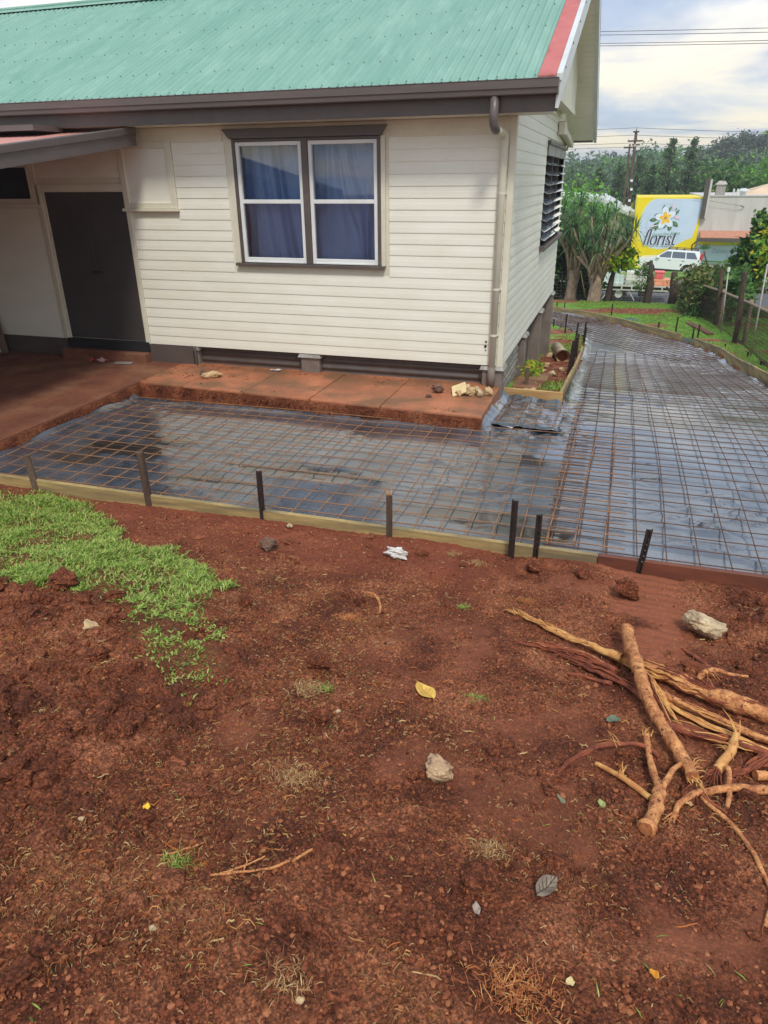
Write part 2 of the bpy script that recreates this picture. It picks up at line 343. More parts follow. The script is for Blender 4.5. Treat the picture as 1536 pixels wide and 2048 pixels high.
h.col(h.mix(h.at('bare'), g, s)); h.rough(0.9); h.bump(h.noise(30, 6), 0.9, 0.03); M['ground'] = h.m
h = node_mat('wet_black_plastic')
c = h.ramp(h.noise(2.4, 6), [(0.35, lin(62, 69, 78)), (0.65, lin(92, 100, 110))])
mud_and_sheen = h.math('MULTIPLY', h.ramp(h.noise(2.6, 7), [(0.56, 0.0), (0.70, 1.0)]), 0.35)
c = h.mix(mud_and_sheen, c, lin(96, 72, 56)); c = h.mix(h.at('mud_and_sheen'), c, lin(166, 166, 168)); c = h.mix(h.math('MULTIPLY', h.at('puddle'), .85), c, lin(52, 46, 40)); h.col(c)  # brown is mud; pale grey is sky sheen put into the colour, plus dust
r = h.ramp(h.noise(3.3, 6), [(0.38, 0.08), (0.62, 0.26)])
r = h.mix(h.at('puddle'), r, 0.02); r = h.mix(h.at('mud_and_sheen'), r, 0.55); h.rough(r)
drops = h.ramp(h.voro(55), [(0.0, 1.0), (0.42, 0.0)])
hh = h.math('ADD', h.math('MULTIPLY', drops, 0.30), h.math('MULTIPLY', h.noise(5, 4, (1, 0.5, 1)), 0.55))
h.bump(hh, h.mix(h.at('puddle'), 0.32, 0.0), 0.010); h.b.inputs['Specular IOR Level'].default_value = 1.0; h.b.inputs['Coat Weight'].default_value = 0.9; h.b.inputs['Coat Roughness'].default_value = 0.14; h.b.inputs['Coat IOR'].default_value = 1.6; M['plastic'] = h.m

# ------------------------------------------------------------------ ground sheet (to the horizon)
def axis(segs):
    a = []
    for x0, x1, d in segs: a += list(np.arange(x0, x1, d))
    return np.array(a + [segs[-1][1]])
gx = axis([(-400, -60, 34), (-60, -14, 4), (-14, -6, 0.6), (-6, 6, 0.1), (6, 14, 0.5), (14, 60, 4), (60, 400, 34)])
gy = axis([(-60, -8, 8), (-8, 0, 1), (0, 4.2, 0.35), (4.2, 31, 0.11), (31, 62, 0.5), (62, 130, 4), (130, 900, 35)])
X, Y = np.meshgrid(gx, gy)
def ground_z(X, Y):
    Z = T(Y).copy()
    yard = (Y > 4.4) & (Y < 32)
    Z += np.where(yard, 0.05 + 0.02*fbm(X, Y, 0.9, 4, 3), 0) + np.where((Y > 62), 0.25*fbm(X, Y, 0.03, 3, 5), 0)
    Z = np.where((X > 8) & (Y > 120), Z + np.minimum((X-8)*0.05, 4), Z)
    d = in_drive(X, Y, 0.03)
    Z = np.where(d, T(Y)-0.16, Z)
    slab = ((X < -1.24) & (Y > 7.1) & (Y < 8.75)) | ((X < -5.5) & (Y > 4.9) & (Y < 8.75))
    Z = np.where(slab, -0.16, Z)
    Z = np.where((Y < 4.36) & (Y > 0.5) & (X > np.maximum(-4.85, -(0.62+1.02*Y)-0.36)) & (X < np.minimum(2.0, 0.25+0.30*Y+0.5)), Z-0.12, Z)
    return Z
Z = ground_z(X, Y); nx_, ny_ = len(gx), len(gy)
idx = np.arange(nx_*ny_).reshape(ny_, nx_)
F = np.stack([idx[:-1, :-1], idx[:-1, 1:], idx[1:, 1:], idx[1:, :-1]], -1).reshape(-1, 4)
go = np_obj('ground', np.stack([X, Y, Z], -1).reshape(-1, 3), F, M['ground'], None, True); tag(go, kind='structure')
nz = fbm(X, Y, 0.8, 4, 9)
bed = ((X > -1.3) & (X < -.3) & (Y > 8.6) & (Y < 18.6))
gp = np.hypot((X+.75)/.55, (Y-9.6)/.6); gp2 = np.hypot((X+.95)/.5, (Y-17.5)/2.6)
bare = np.where(bed, 1-0.9*((gp < 1) | (gp2 < 1)), 0.0)
ex = (X-0.4)*0.83+(Y-25.9)*0.55; ey = -(X-0.4)*0.55+(Y-25.9)*0.83
bare = np.maximum(bare, smooth(1.15, 0.8, np.hypot(ex/2.1, ey/0.95)+0.25*nz))
bare = np.maximum(bare, np.where((Y < 8.6) | in_drive(X, Y), 1.0, 0))
bare = np.maximum(bare, np.where((Y > 8.6) & (Y < 31), smooth(.55, 1.05, nz+0.25), 0))
dd = np.abs(X-Rx(Y)); bare = np.maximum(bare, np.where((Y > 9) & (Y < 21), smooth(.55, .1, dd-0.15*nz)*0.8, 0))
bare = np.maximum(bare, np.where((X < -1.0) & (Y > 28.6) & (Y < 32), 0.85, 0))
attr(go.data, 'bare', bare.ravel())

# ------------------------------------------------------------------ near red soil, fully modelled relief
d0 = 0.0085
sx = np.arange(-5.0, 2.2, d0); sy = np.arange(0.28, 4.372, d0)
X, Y = np.meshgrid(sx, sy)
GP = [(-6, 4.22), (-4.78, 4.21), (-4.25, 4.2), (-3.51, 3.9), (-2.93, 3.58), (-2.54, 3.42), (-2.27, 3.28), (-2.12, 3.1), (-2.02, 2.9), (-1.87, 2.58), (-1.56, 2.27), (-1.46, 2.0),
      (-1.60, 1.99), (-1.84, 2.2), (-2.06, 2.45), (-2.32, 2.69), (-2.7, 2.72), (-3.13, 2.72), (-6, 2.7)]
def poly_dist(X, Y, P):
    """signed distance, positive inside"""
    X = np.asarray(X, float); Y = np.asarray(Y, float)
    ins = np.zeros(X.shape, bool); dm = np.full(X.shape, 1e9); n = len(P)
    for i in range(n):
        (x0, y0), (x1, y1) = P[i], P[(i+1) % n]
        if y0 != y1:
            ins ^= ((y0 > Y) != (y1 > Y)) & (X < (x1-x0)*(Y-y0)/(y1-y0)+x0)
        ux, uy = x1-x0, y1-y0; t = np.clip(((X-x0)*ux+(Y-y0)*uy)/(ux*ux+uy*uy), 0, 1)
        dm = np.minimum(dm, np.hypot(X-x0-t*ux, Y-y0-t*uy))
    return np.where(ins, dm, -dm)
def clod_mask(X, Y):
    a = smooth(-1.2, -2.0, X + 0.25*vn(X*1.5, Y*1.5, 4)) * smooth(2.85, 2.5, Y)
    b = smooth(0.75, 1.0, X)*smooth(2.7, 3.2, Y)*0.7
    return np.clip(np.maximum(a, b), 0, 1)
def smooth_mask(X, Y):
    n = fbm(X, Y, 2.2, 4, 12)
    a = smooth(.30, .12, np.abs(X-0.36-0.05*(Y-3)))*smooth(3.0, 3.2, Y)*smooth(.0, .35, n+.25)
    b = smooth(0.45, 0.85, n)*0.6*smooth(-1.3, -.6, X)
    c = smooth(.5, .2, np.hypot((X-.35)/.9, (Y-1.55)/.7))*smooth(-.2, .4, n)
    d = smooth(.25, .05, np.hypot((X+1.17)/.6, (Y-1.85)))*.8
    e = smooth(.5, .9, X)*smooth(2.6, 2.2, Y)*smooth(-.3, .3, n)
    return np.clip(np.maximum.reduce([a, b, c, d, e]), 0, 1)
def soil_z(X, Y, fine=True):
    cm = clod_mask(X, Y); sm = smooth_mask(X, Y); fr = smooth(3.6, 4.1, Y)
    z = T(Y) + 0.022*fbm(X, Y, 1.1, 3, 1)
    calm = (1-0.8*sm)*(1-0.55*fr)
    b = np.abs(vn(X*9, Y*9, 21)); b2 = np.abs(vn(X*19, Y*19, 23))
    z = z + calm*(0.010*fbm(X, Y, 4.5, 3, 2)) + cm*(0.055*(0.6-b) + 0.026*(0.5-b2)) + (1-cm)*calm*(0.010*(0.5-b)+0.007*(0.5-b2))
    if fine:
        z = z + (0.35+0.65*calm)*(0.0085*fbm(X, Y, 30, 4, 31, .6) + 0.006*(0.5-np.abs(vn(X*48, Y*48, 41))))
    # cleat marks of a machine track
    tr = smooth(.30, .18, np.abs(X-0.36-0.05*(Y-3)))*smooth(2.9, 3.2, Y)
    z = z - tr*(0.012 + 0.006*np.sin(Y*75))
    tr2 = smooth(.95, 1.05, X)*smooth(1.0, 1.4, Y)*smooth(2.5, 2.2, Y)
    z = z - tr2*0.008*np.sin((Y+0.4*X)*60)
    # soil banked up against the timber form
    z = z + 0.03*smooth(4.05, 4.36, Y)*(0.5+vn(X*1.7, Y*0, 8))
    return z
Z = soil_z(X, Y)
pd = poly_dist(X, Y, GP)
thatch = smooth(-0.12, 0.06, pd + 0.12*fbm(X, Y, 4, 3, 6))
Z = Z + 0.015*thatch
keep = (X > -(0.62+1.02*Y)-0.5) & (X < 0.25+0.30*Y+0.65)
idx = np.full(X.shape, -1, np.int64); 
kq = keep[:-1, :-1] & keep[:-1, 1:] & keep[1:, 1:] & keep[1:, :-1]
use = np.zeros(X.shape, bool); use[:-1, :-1] |= kq; use[:-1, 1:] |= kq; use[1:, 1:] |= kq; use[1:, :-1] |= kq
idx[use] = np.arange(use.sum())
F = np.stack([idx[:-1, :-1][kq], idx[:-1, 1:][kq], idx[1:, 1:][kq], idx[1:, :-1][kq]], -1)
so = np_obj('soil', np.stack([X[use], Y[use], Z[use]], -1), F, M['soil'], None, True); tag(so, kind='structure')
attr(so.data, 'smoothed', (smooth_mask(X, Y)*0.7)[use]); attr(so.data, 'thatch', thatch[use])
attr(so.data, 'fresh', np.clip(smooth(3.0, 3.9, Y+0.3*vn(X*2, Y*2, 77))*smooth(-.2, -.8, X), 0, 1)[use])
del X, Y, Z, pd, thatch
def sz1(x, y): return float(soil_z(np.array([x]), np.array([y]), False)[0])

# ------------------------------------------------------------------ black plastic membrane
step = 0.045
px_, py_ = np.arange(-5.72, 3.4, step), np.arange(4.42, 27, step)
X, Y = np.meshgrid(px_, py_)
ins = in_drive(X, Y, -0.015) & (Y > 4.43)
PUD = [(-1.0, 5.0, .42, .16), (-.72, 5.06, .3, .12), (-.72, 6.4, .26, .2), (-4.5, 5.55, .5, .22), (-4.25, 5.95, .35, .16), (-4.9, 5.2, .3, .15), (-.03, 7.2, .16, .3), (-.42, 4.86, .3, .1), (-3.2, 5.1, .5, .1), (-2.5, 5.5, .7, .12), (.45, 6.3, .12, .35), (-.75, 7.9, .28, .25), (0.2, 7.6, .4, .12)]
pud = np.zeros(X.shape)
wob = 0.35*fbm(X, Y, 5, 3, 55)
for a, b, rx, ry in PUD: pud = np.maximum(pud, smooth(1.1, 0.8, np.hypot((X-a)/rx, (Y-b)/ry)+wob))
rid = 1-np.abs(fbm(X*0.5+Y*0.35, Y*1.0-X*0.3, 3.2, 3, 61)); rid = smooth(.88, 1.0, rid)*smooth(-.1, .5, fbm(X, Y, .9, 2, 66))
diag = 1-np.abs(vn((X*0.5+Y)*4.0+vn(X*2, Y*2, 5), (X-Y*.5)*0.8, 63)); diag = smooth(.82, 1, diag)*smooth(0.2, .9, X)*smooth(7, 5.5, Y)
Z = T(Y)-0.035 + 0.011*fbm(X, Y, 1.3, 2, 51, .35)*(1-pud) + (0.015*rid + 0.030*diag)*(1-pud)
Z = np.where(pud > .5, T(Y)-0.036, Z)
ed = np.minimum(np.minimum(X-Lx(Y), Rx(Y)-X), Y-4.42)
Z = Z + 0.085*smooth(.13, 0.0, ed)*(0.55+0.35*vn(X*3, Y*3, 71))
eb = np.where((X < -1.15), 7.24-Y, np.where(X < -.42, 8.8-Y, 9)); Z = Z + 0.045*smooth(.12, 0, eb)*(0.9+0.3*vn(X*4, Y*4, 72))
rip = smooth(.35, 0.0, np.abs(X+.85)-.45)*smooth(.5, 0, np.abs(Y-7.9)-.5); Z = Z + rip*0.05*np.abs(fbm(X, Y, 4.2, 3, 74))
idx = np.full(X.shape, -1, np.int64); kq = ins[:-1, :-1] & ins[:-1, 1:] & ins[1:, 1:] & ins[1:, :-1]
use = np.zeros(X.shape, bool); use[:-1, :-1] |= kq; use[:-1, 1:] |= kq; use[1:, 1:] |= kq; use[1:, :-1] |= kq
idx[use] = np.arange(use.sum())
F = np.stack([idx[:-1, :-1][kq], idx[:-1, 1:][kq], idx[1:, 1:][kq], idx[1:, :-1][kq]], -1)
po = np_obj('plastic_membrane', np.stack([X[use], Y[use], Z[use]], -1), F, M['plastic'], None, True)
tag(po, 'wet black plastic membrane spread inside the timber forms under the steel mesh', 'plastic sheet')
attr(po.data, 'puddle', pud[use])
mud_and_sheen = smooth(9.0, 11.0, Y)*(.5+.3*fbm(X, Y, 1.1, 3, 95)) + smooth(.15, .7, fbm(X, Y, 0.8, 4, 91)+0.25)*smooth(15.6, 16.4, Y)*0.15 + smooth(.35, .9, fbm(X, Y, 1.6, 4, 92))*smooth(8, 10, Y)*0.12  # far film made paler: sky sheen painted in, with some dusty patches
attr(po.data, 'mud_and_sheen', np.clip(mud_and_sheen, 0, 1)[use])
# torn second layer of plastic by the slab corner
b = MB(); rows = []
for i in range(15):
    t = i/14; row = []
    for j in range(22):
        u = j/21; x = -1.26+0.86*u; y = 7.42+1.28*t*(1-.12*u) - 0.13*u
        z = T(y)+0.012+0.035*abs(float(fbm(x, y, 6, 3, 5)))+0.10*max(0, 1-u*7)+0.07*max(0, (t-.9)*10)*(1 if u < .95 else .4)
        if i == 0: z -= 0.015; y += 0.03*math.sin(u*14)
        row.append((x, y, z))
    rows.append(row)
b.grid(rows); o = b.build('plastic_sheet_offcut', M['plastic'], None, True); tag(o, 'crumpled torn flap of black plastic beside the orange slab corner', 'plastic sheet')
m = o.modifiers.new('solid', 'SOLIDIFY'); m.thickness = 0.003

# ------------------------------------------------------------------ reinforcing mesh
def mesh_sheet(label, org, ang, L_, W_, sp=0.2, dz=0.0, off=(0.1, 0.1), region=True, seed=1):
    mm = M['rust'] if seed in (1, 3, 4) else M['rust_dark']
    t = thing('reinforcing_mesh', label, 'steel mesh', (org[0], org[1], float(T(org[1]))), 'sheets of steel reinforcing mesh')
    rng = random.Random(seed); ca, sa = math.cos(ang), math.sin(ang)
    def run(fixed, along, n, other):
        k = 0; v = off[fixed]
        while v < (W_ if fixed == 1 else L_):
            s = np.arange(0, (L_ if fixed == 1 else W_)+.01, 0.1)
            u, w = (s, np.full_like(s, v)) if fixed == 1 else (np.full_like(s, v), s)
            x = org[0]+u*ca-w*sa; y = org[1]+u*sa+w*ca
            bend = 0.012*vn(s*0.8, np.full_like(s, v*7+seed), seed)
            x = x + bend*(sa if fixed == 1 else ca)*(-1 if fixed == 1 else 1); y = y + bend*(ca if fixed == 1 else sa)
            ok = in_drive(x, y, 0.07) if region else np.ones(len(s), bool)
            segs = []; cur = []
            for i in range(len(s)):
                if ok[i]: cur.append(i)
                elif cur: segs.append(cur); cur = []
            if cur: segs.append(cur)
            for g in segs:
                if len(g) < 4: continue
                pts = [(x[i], y[i], float(T(y[i]))+0.012+dz+(0.008 if fixed == 1 else 0.0)+0.007*float(vn(np.array([x[i]*1.3]), np.array([y[i]*1.3]), 15+seed)[0])) for i in (g[::4] + ([g[-1]] if (len(g)-1) % 4 else []))]
                MB().tube(pts, 0.0044 if seed < 5 else (.0036 if fixed == 1 else .0062), 6).build('bar', mm, t, True)
            v += sp if fixed == 0 or seed < 5 else sp*1.3
    run(1, 0, 0, 0); run(0, 0, 0, 0)
    return t
mesh_sheet('steel mesh sheet lying on plastic between long timber form and slab edge', (-5.55, 4.5), 0.012, 5.5, 2.72, off=(0.1, 0.08), seed=1)
mesh_sheet('steel mesh sheet at the wide bend nearest the front form on the right side', (-.28, 4.5), 0.0, 3.4, 5.75, off=(0.05, 0.1), dz=0.012, seed=2)
mesh_sheet('narrow lapped strip of steel mesh where the two big sheets overlap', (-.32, 4.62), -0.02, 0.62, 2.7, off=(0.06, 0.03), dz=0.026, seed=3)
mesh_sheet('small steel mesh piece over torn plastic by the slab corner', (-1.18, 7.3), 0.0, 1.0, 1.4, off=(0.12, 0.05), dz=0.05, seed=4)
mesh_sheet('steel mesh sheet running up the straight drive beside the house', (-.5, 10.02), 0.0, 3.2, 6.3, off=(0.06, 0.1), dz=0.004, seed=5)
mesh_sheet('brown steel mesh sheet on the far curve of the drive', (1.2, 15.2), 0.55, 3.4, 8.4, off=(0.1, 0.1), dz=0.012, seed=6)
mesh_sheet('steel mesh sheet at the far end where the drive turns behind the house', (-2.2, 19.5), 0.75, 4.6, 6.5, off=(0.1, 0.1), dz=0.004, seed=7)

# ------------------------------------------------------------------ timber forms
def board(label, pts, hgt, thick, m, side=1, group=None, name='form_board', bot=0.0):
    """a plank on edge along pts (x,y,zbase), possibly bent"""
    P = [Vector(p) for p in pts]; b = MB(); rows = []
    for i, p in enumerate(P):
        d = P[min(i+1, len(P)-1)]-P[max(i-1, 0)]; n = Vector((d.y, -d.x, 0)).normalized()*thick*side
        rows.append([p+Vector((0, 0, bot)), p+Vector((0, 0, hgt)), p+n+Vector((0, 0, hgt)), p+n+Vector((0, 0, bot))])
    k = len(rows); vs = [q for r in rows for q in r]; fs = []
    for i in range(k-1):
        for j in range(4): fs.append((i*4+j, i*4+(j+1) % 4, (i+1)*4+(j+1) % 4, (i+1)*4+j))
    fs += [(0, 1, 2, 3), ((k-1)*4+3, (k-1)*4+2, (k-1)*4+1, (k-1)*4)]
    b.add(vs, fs); o = b.build(name, m, None, False, 0.004)
    return tag(o, label, 'form board', group)
zf = lambda x: -0.04
board('long weathered yellow form board along the front of the mesh with mossy stains', [(-5.9, 4.395, -.07), (-4, 4.395, -.07), (-2, 4.395, -.07), (-.2, 4.4, -.07), (.10, 4.4, -.07)], 0.145, 0.038, M['timber'])
board('red brown form board continuing the front form towards the right', [(.105, 4.402, -.07), (1.2, 4.41, -.07), (3.3, 4.42, -.07)], 0.145, 0.04, M['timber_red'])
board('short fresh pine board closing the garden bed by the house corner', [(-1.21, 8.79, -.2), (-.47, 8.76, -.2)], 0.15, 0.04, M['timber_new'], -1)
lf = [(Lx(y)-.02, y, float(T(y))-.06) for y in (8.79, 9.4, 10.2, 11, 12, 13, 14, 15, 15.9)]
board('bent yellow pine form board edging the garden bed along the drive', lf, 0.20, 0.04, M['timber'], -1)
lf = [(Lx(y)-.02, y, float(T(y))-.06) for y in (16.0, 16.8, 17.6, 18.2, 18.6, 19.1, 19.6, 20.2, 20.65, 21.1)]
board('dark thin form strip curving behind the far house corner', lf, 0.12, 0.02, M['steel'], -1)
rb = lambda ys, m=1: [(float(Rx(y)), y, float(T(y))-.05) for y in ys]
board('near right form board at the edge of the drive beside the wire fence', rb((9.0, 10, 11, 12, 13, 14.0, 15.0, 15.9)), 0.23, 0.04, M['timber'], 1)
board('middle pale form board along the right edge of the drive', rb((15.95, 16.6, 17.2, 17.9, 18.2)), 0.23, 0.04, M['timber'], 1)
board('long far yellow form board curving across the end of the drive by the lawn', rb((18.75, 19.1, 19.7, 20.3, 21, 21.6, 22.4, 23.2, 24, 24.7, 25.4, 26)), 0.23, 0.04, M['timber'], 1)
b = MB(); b.grid([[(float(Rx(y))-.01+.03*k, y, float(T(y))-.03+.16*k) for y in (18.15, 18.3, 18.5, 18.7, 18.8)] for k in (0, .5, 1)])
tag(b.build('plastic_flap', M['plastic'], None, True), 'black plastic flap folded up in the gap between two right form boards', 'plastic sheet')
b = MB(); rows = []
for i in range(7):
    rows.append([(-1.15+.32*i+.05*j, 24.05-.24*i-.1*j+.0, float(T(24-.24*i))+.02+.10*abs(math.sin(i*1.3+j))*(.4+.6*(j == 1))) for j in range(4)])
b.grid(rows); tag(b.build('plastic_scrap', M['plastic'], None, True), 'dark plastic scrap lying near the far end of the drive by the curved board', 'plastic sheet')

# ------------------------------------------------------------------ stakes
def star_picket(label, x, y, z0, z1, m='steel', w=0.024, lean=0.0, rot=0.6, holes=True, group=None, cat='steel stake', name='steel_stake'):
    H_ = z1-z0; b = MB(); 
    for k in range(3):
        a = rot+k*2.094; dx, dy = math.cos(a)*w, math.sin(a)*w
        nx2, ny2 = -math.sin(a)*.0035, math.cos(a)*.0035
        lo = [(nx2, ny2), (dx+nx2, dy+ny2), (dx-nx2, dy-ny2), (-nx2, -ny2)]
        vs = [(x+p[0], y+p[1], z0-.12) for p in lo]+[(x+lean+p[0], y+p[1], z1) for p in lo]
        b.add(vs, [(0, 1, 5, 4), (1, 2, 6, 5), (2, 3, 7, 6), (3, 0, 4, 7), (0, 3, 2, 1), (4, 5, 6, 7)])
    t = tag(b.build(name, M[m]), label, cat, group)
    if holes:
        for q in range(5):
            zq = z0+.1+q*(H_-.12)/5; a = rot+2*2.094 if True else rot
            f = (zq-z0)/H_
            hb = MB(); hb.tube([(x+lean*f+math.cos(a)*w*.6-math.sin(a)*.0038, y+math.sin(a)*w*.6+math.cos(a)*.0038, zq), (x+lean*f+math.cos(a)*w*.6+math.sin(a)*.0042, y+math.sin(a)*w*.6-math.cos(a)*.0042, zq)], 0.0045, 7)
            hb.build('bolt_hole', M['galv'], t)
    return t
def peg(label, x, y, z0, z1, m, w=.036, lean=0.0, top=None, cat='timber peg', name='timber_peg', group=None, rot=.2):
    b = MB(); n = 5; ca, sa = math.cos(rot), math.sin(rot)
    rng = random.Random(int(x*100)); rows = []
    for i in range(n):
        f = i/(n-1); z = z0-.1+(z1-z0+.1)*f; ww = w/2*(1+.12*(rng.random()-.5))*(1 if z > z0 else .8)
        rows.append([(x+lean*f+ww*(i_*ca-j_*sa), y+ww*(i_*sa+j_*ca), z+(.012*rng.random() if i == n-1 else 0)) for i_, j_ in ((-1, -.8), (1, -.8), (1, .8), (-1, .8))])
    vs = [p for r in rows for p in r]; fs = [(i*4+j, i*4+(j+1) % 4, (i+1)*4+(j+1) % 4, (i+1)*4+j) for i in range(n-1) for j in range(4)]+[(0, 3, 2, 1), tuple((n-1)*4+j for j in range(4))]
    b.add(vs, fs); t = tag(b.build(name, M[m], None, False, .003), label, cat, group)
    if top:
        b = MB()
        for k in range(4):
            dx = (k-1.5)*w*.24; b.tube([(x+lean+dx, y-.002, z1-.05), (x+lean+dx*1.1, y, z1+.02+.03*rng.random())], [w*.15, w*.07], 5)
        b.build('split_top', M[top], t)
    return t
G = 'stakes holding the front form'
peg('short leaning brown peg at the left end of the front form', -4.52, 4.36, -.02, .29, 'peg', .05, -.03, rot=.5, group=G)
peg('dark brown tall timber peg, second from the left along the front form', -3.40, 4.36, -.04, .44, 'wood_post', .05, -.01, group=G)
star_picket('dark steel picket with bolt holes standing right of the tall brown peg', -2.38, 4.355, -.04, .40, group=G, rot=.9)
peg('timber peg with bright split orange top behind the white scrap', -1.36, 4.36, -.03, .33, 'wood_post', .042, 0, 'pegtop', group=G)
star_picket('plain dark steel stake standing in the soil beside the holed black picket', -.47, 4.30, -.03, .43, w=.026, holes=False, rot=.15, group=G)
star_picket('black steel picket with bolt holes just right of the plain steel stake', -.30, 4.36, -.02, .32, group=G, rot=1.0)
star_picket('short tilted steel picket with holes against the red brown form board', .37, 4.36, -.02, .31, lean=.03, group=G, rot=.8)
G2 = 'stakes along the garden bed beside the drive'
for i, (x, y, x1, z1, lb, w) in enumerate([(-1.51, 20.05, -1.51, -1.14, 'short steel stake closest to the far house corner', .02), (-1.34, 19.53, -1.27, -1.15, 'thin tilted rod beside the far curve of the drive', .008), (-1.12, 18.91, -1.11, -.80, 'tall lone steel stake on the far grass strip by the house', .022),
        (-.79, 17.71, -.76, -.78, 'brown steel stake at the back left of the stake cluster', .022), (-.60, 17.6, -.58, -.73, 'tallest rear steel stake in the cluster beside the drive', .022), (-.57, 17.2, -.54, -.79, 'rightmost steel stake of the cluster nearest the mesh', .022),
        (-.54, 11.76, -.50, .04, 'long dark steel picket at the near end of the bent pine board', .03), (-.56, 11.15, -.51, .11, 'long dark steel picket left of its twin at the garden bed', .03), (-.60, 14.6, -.60, -.45, 'shorter dark stake behind the two long pickets', .025)]):
    star_picket(lb, x, y, float(T(y)), z1, lean=x1-x, holes=False, w=w, group=G2, rot=.3+i*.5)
peg('short weathered wooden peg with pale top in the garden bed by the house corner', -1.0, 9.5, -.27, .05, 'peg', .05, .0, 'splinter')
G3 = 'stakes along the lawn side of the drive'
for i, (x, y, z1, lb) in enumerate([(-1.95, 26.6, -1.70, 'tiny dark stake farthest away beside the house edge on the lawn'), (-1.65, 26.18, -1.63, 'tiny dark stake second from the house edge on the far lawn'), (-.04, 23.48, -1.20, 'tall dark stake standing by the soil patch under the palm'),
        (1.24, 20.97, -1.25, 'short steel stake between the two tall stakes on the lawn edge'), (1.63, 20.08, -.95, 'tall steel stake at the gap in the right form boards'), (2.08, 19.18, -.96, 'tall steel stake leaning on the fallen plank'), (1.95, 19.0, -1.05, 'rusty short stake just left of the fallen plank'),
        (2.55, 17.8, -1.13, 'low stub of a stake near the bend of the right form'), (2.80, 16.32, -.97, 'low dark stake between right form and fence'), (2.89, 15.28, -.93, 'low dark stake nearest to us on the fence side')]):
    star_picket(lb, x, y, float(T(y))+.03, z1, holes=False, w=.022, group=G3, rot=.4+i*.7)

# ================================================================== HOUSE
WX, WY, ZB, BH = -1.215, 8.42, 0.318, 0.1232
YB = 15.05
house = thing('house', 'cream weatherboard house with green corrugated roof beside the steel mesh drive', 'house', (WX, WY, ZB))
b = MB()
b.box(-13, -4.56, WY, WY+.1, ZB, 3.0); b.box(-2.69, WX, WY, WY+.1, ZB, 3.0); b.box(-4.56, -2.69, WY, WY+.1, ZB, 1.40); b.box(-4.56, -2.69, WY, WY+.1, 2.84, 3.0)
fw = b.build('front_wall', M['cream_trim'], house)
b = MB(); b.box(WX-.1, WX, WY+.1, 11.78, ZB, 3.0); b.box(WX-.1, WX, 14.82, YB, ZB, 3.0); b.box(WX-.1, WX, 11.78, 14.82, ZB, 1.40); b.box(WX-.1, WX, 11.78, 14.82, 2.80, 3.0)
b.add([(WX-.1, WY, 3.0), (WX-.1, YB, 3.0), (WX-.1, 11.72, 4.72), (WX, WY, 3.0), (WX, YB, 3.0), (WX, 11.72, 4.72)], [(0, 1, 2), (3, 5, 4), (0, 2, 5, 3), (1, 4, 5, 2), (0, 3, 4, 1)])
sw = b.build('side_wall', M['cream_trim'], house)
b = MB(); b.box(-13, WX-.1, YB-.1, YB, ZB, 3.0); b.box(-13, WX-.1, WY+.1, YB-.1, ZB-.02, ZB); b.build('rear_wall', M['cream_trim'], house)
prof = lambda s, o, h: [(o, 0.0), (o+s*.0145, 0.0), (o+s*.0145, .012), (o+s*.0125, .060), (o+s*.0112, .066), (o+s*.0068, h), (o, h)]
def cut(iv, a, b_):
    r = []
    for x0, x1 in iv:
        if b_ <= x0 or a >= x1: r.append((x0, x1)); continue
        if a > x0: r.append((x0, a))
        if b_ < x1: r.append((b_, x1))
    return r
OPEN = [(-4.66, -2.60, 1.385, 2.9), (-7.55, -6.085, 0.3, 2.34), (-6.17, -5.38, 2.0, 2.86), (-8.35, -7.50, 2.05, 2.62)]
rng = random.Random(3)
for k in range(20):
    z0 = ZB+k*BH; z1 = z0+BH
    iv = [(-12.9, -1.262)]
    for a, c, zl, zh in OPEN:
        if z1 > zl+.03 and z0 < zh-.03: iv = cut(iv, a, c)
    for x0, x1 in iv:
        if x1-x0 < .03: continue
        mb = MB(); mb.prism([(q[0], z0+q[1]) for q in prof(-1, WY, BH)], 'x', x0, x1); mb.build('weatherboard', M['cream'], fw)
RS = 0.4536
def roof_z(y): return 3.23+(y-7.93)*RS if y < 11.72 else 3.23+(15.51-y)*RS
for k in range(36):
    z0 = .30+k*BH; z1 = z0+BH
    y0, y1 = WY+.045, YB
    if z1 > 3.0:
        y0 = max(y0, 7.93+(z1+.12-3.23)/RS); y1 = min(y1, 15.51-(z1+.12-3.23)/RS)
    if y1-y0 < .1: break
    iv = [(y0, y1)]
    if z1 > 1.40 and z0 < 2.80: iv = cut(iv, 11.70, 14.90)
    for a, c in iv:
        mb = MB(); mb.prism([(q[0], z0+q[1]) for q in prof(1, WX, BH)], 'y', a, c); mb.build('weatherboard', M['cream'], sw)
# corner stop, frieze, soffit
b = MB(); b.box(-1.262, WX+.024, WY-.026, WY-.002, ZB-.01, 2.95); b.box(WX+.002, WX+.026, WY-.0, WY+.045, ZB-.01, 2.95); b.build('corner_trim', M['cream_trim'], house, bevel=.003)
b = MB(); b.box(-12.9, -4.68, WY-.016, WY-.001, 2.782, 2.945); b.box(-2.58, -1.263, WY-.016, WY-.001, 2.782, 2.945); b.box(-12.9, -1.263, WY-.024, WY-.002, 2.862, 2.944); b.build('frieze_board', M['cream_trim'], house)
b = MB(); b.box(-12.9, -.80, 7.99, WY-.002, 2.948, 2.958); sf = b.build('eave_soffit', M['cream_trim'], house)
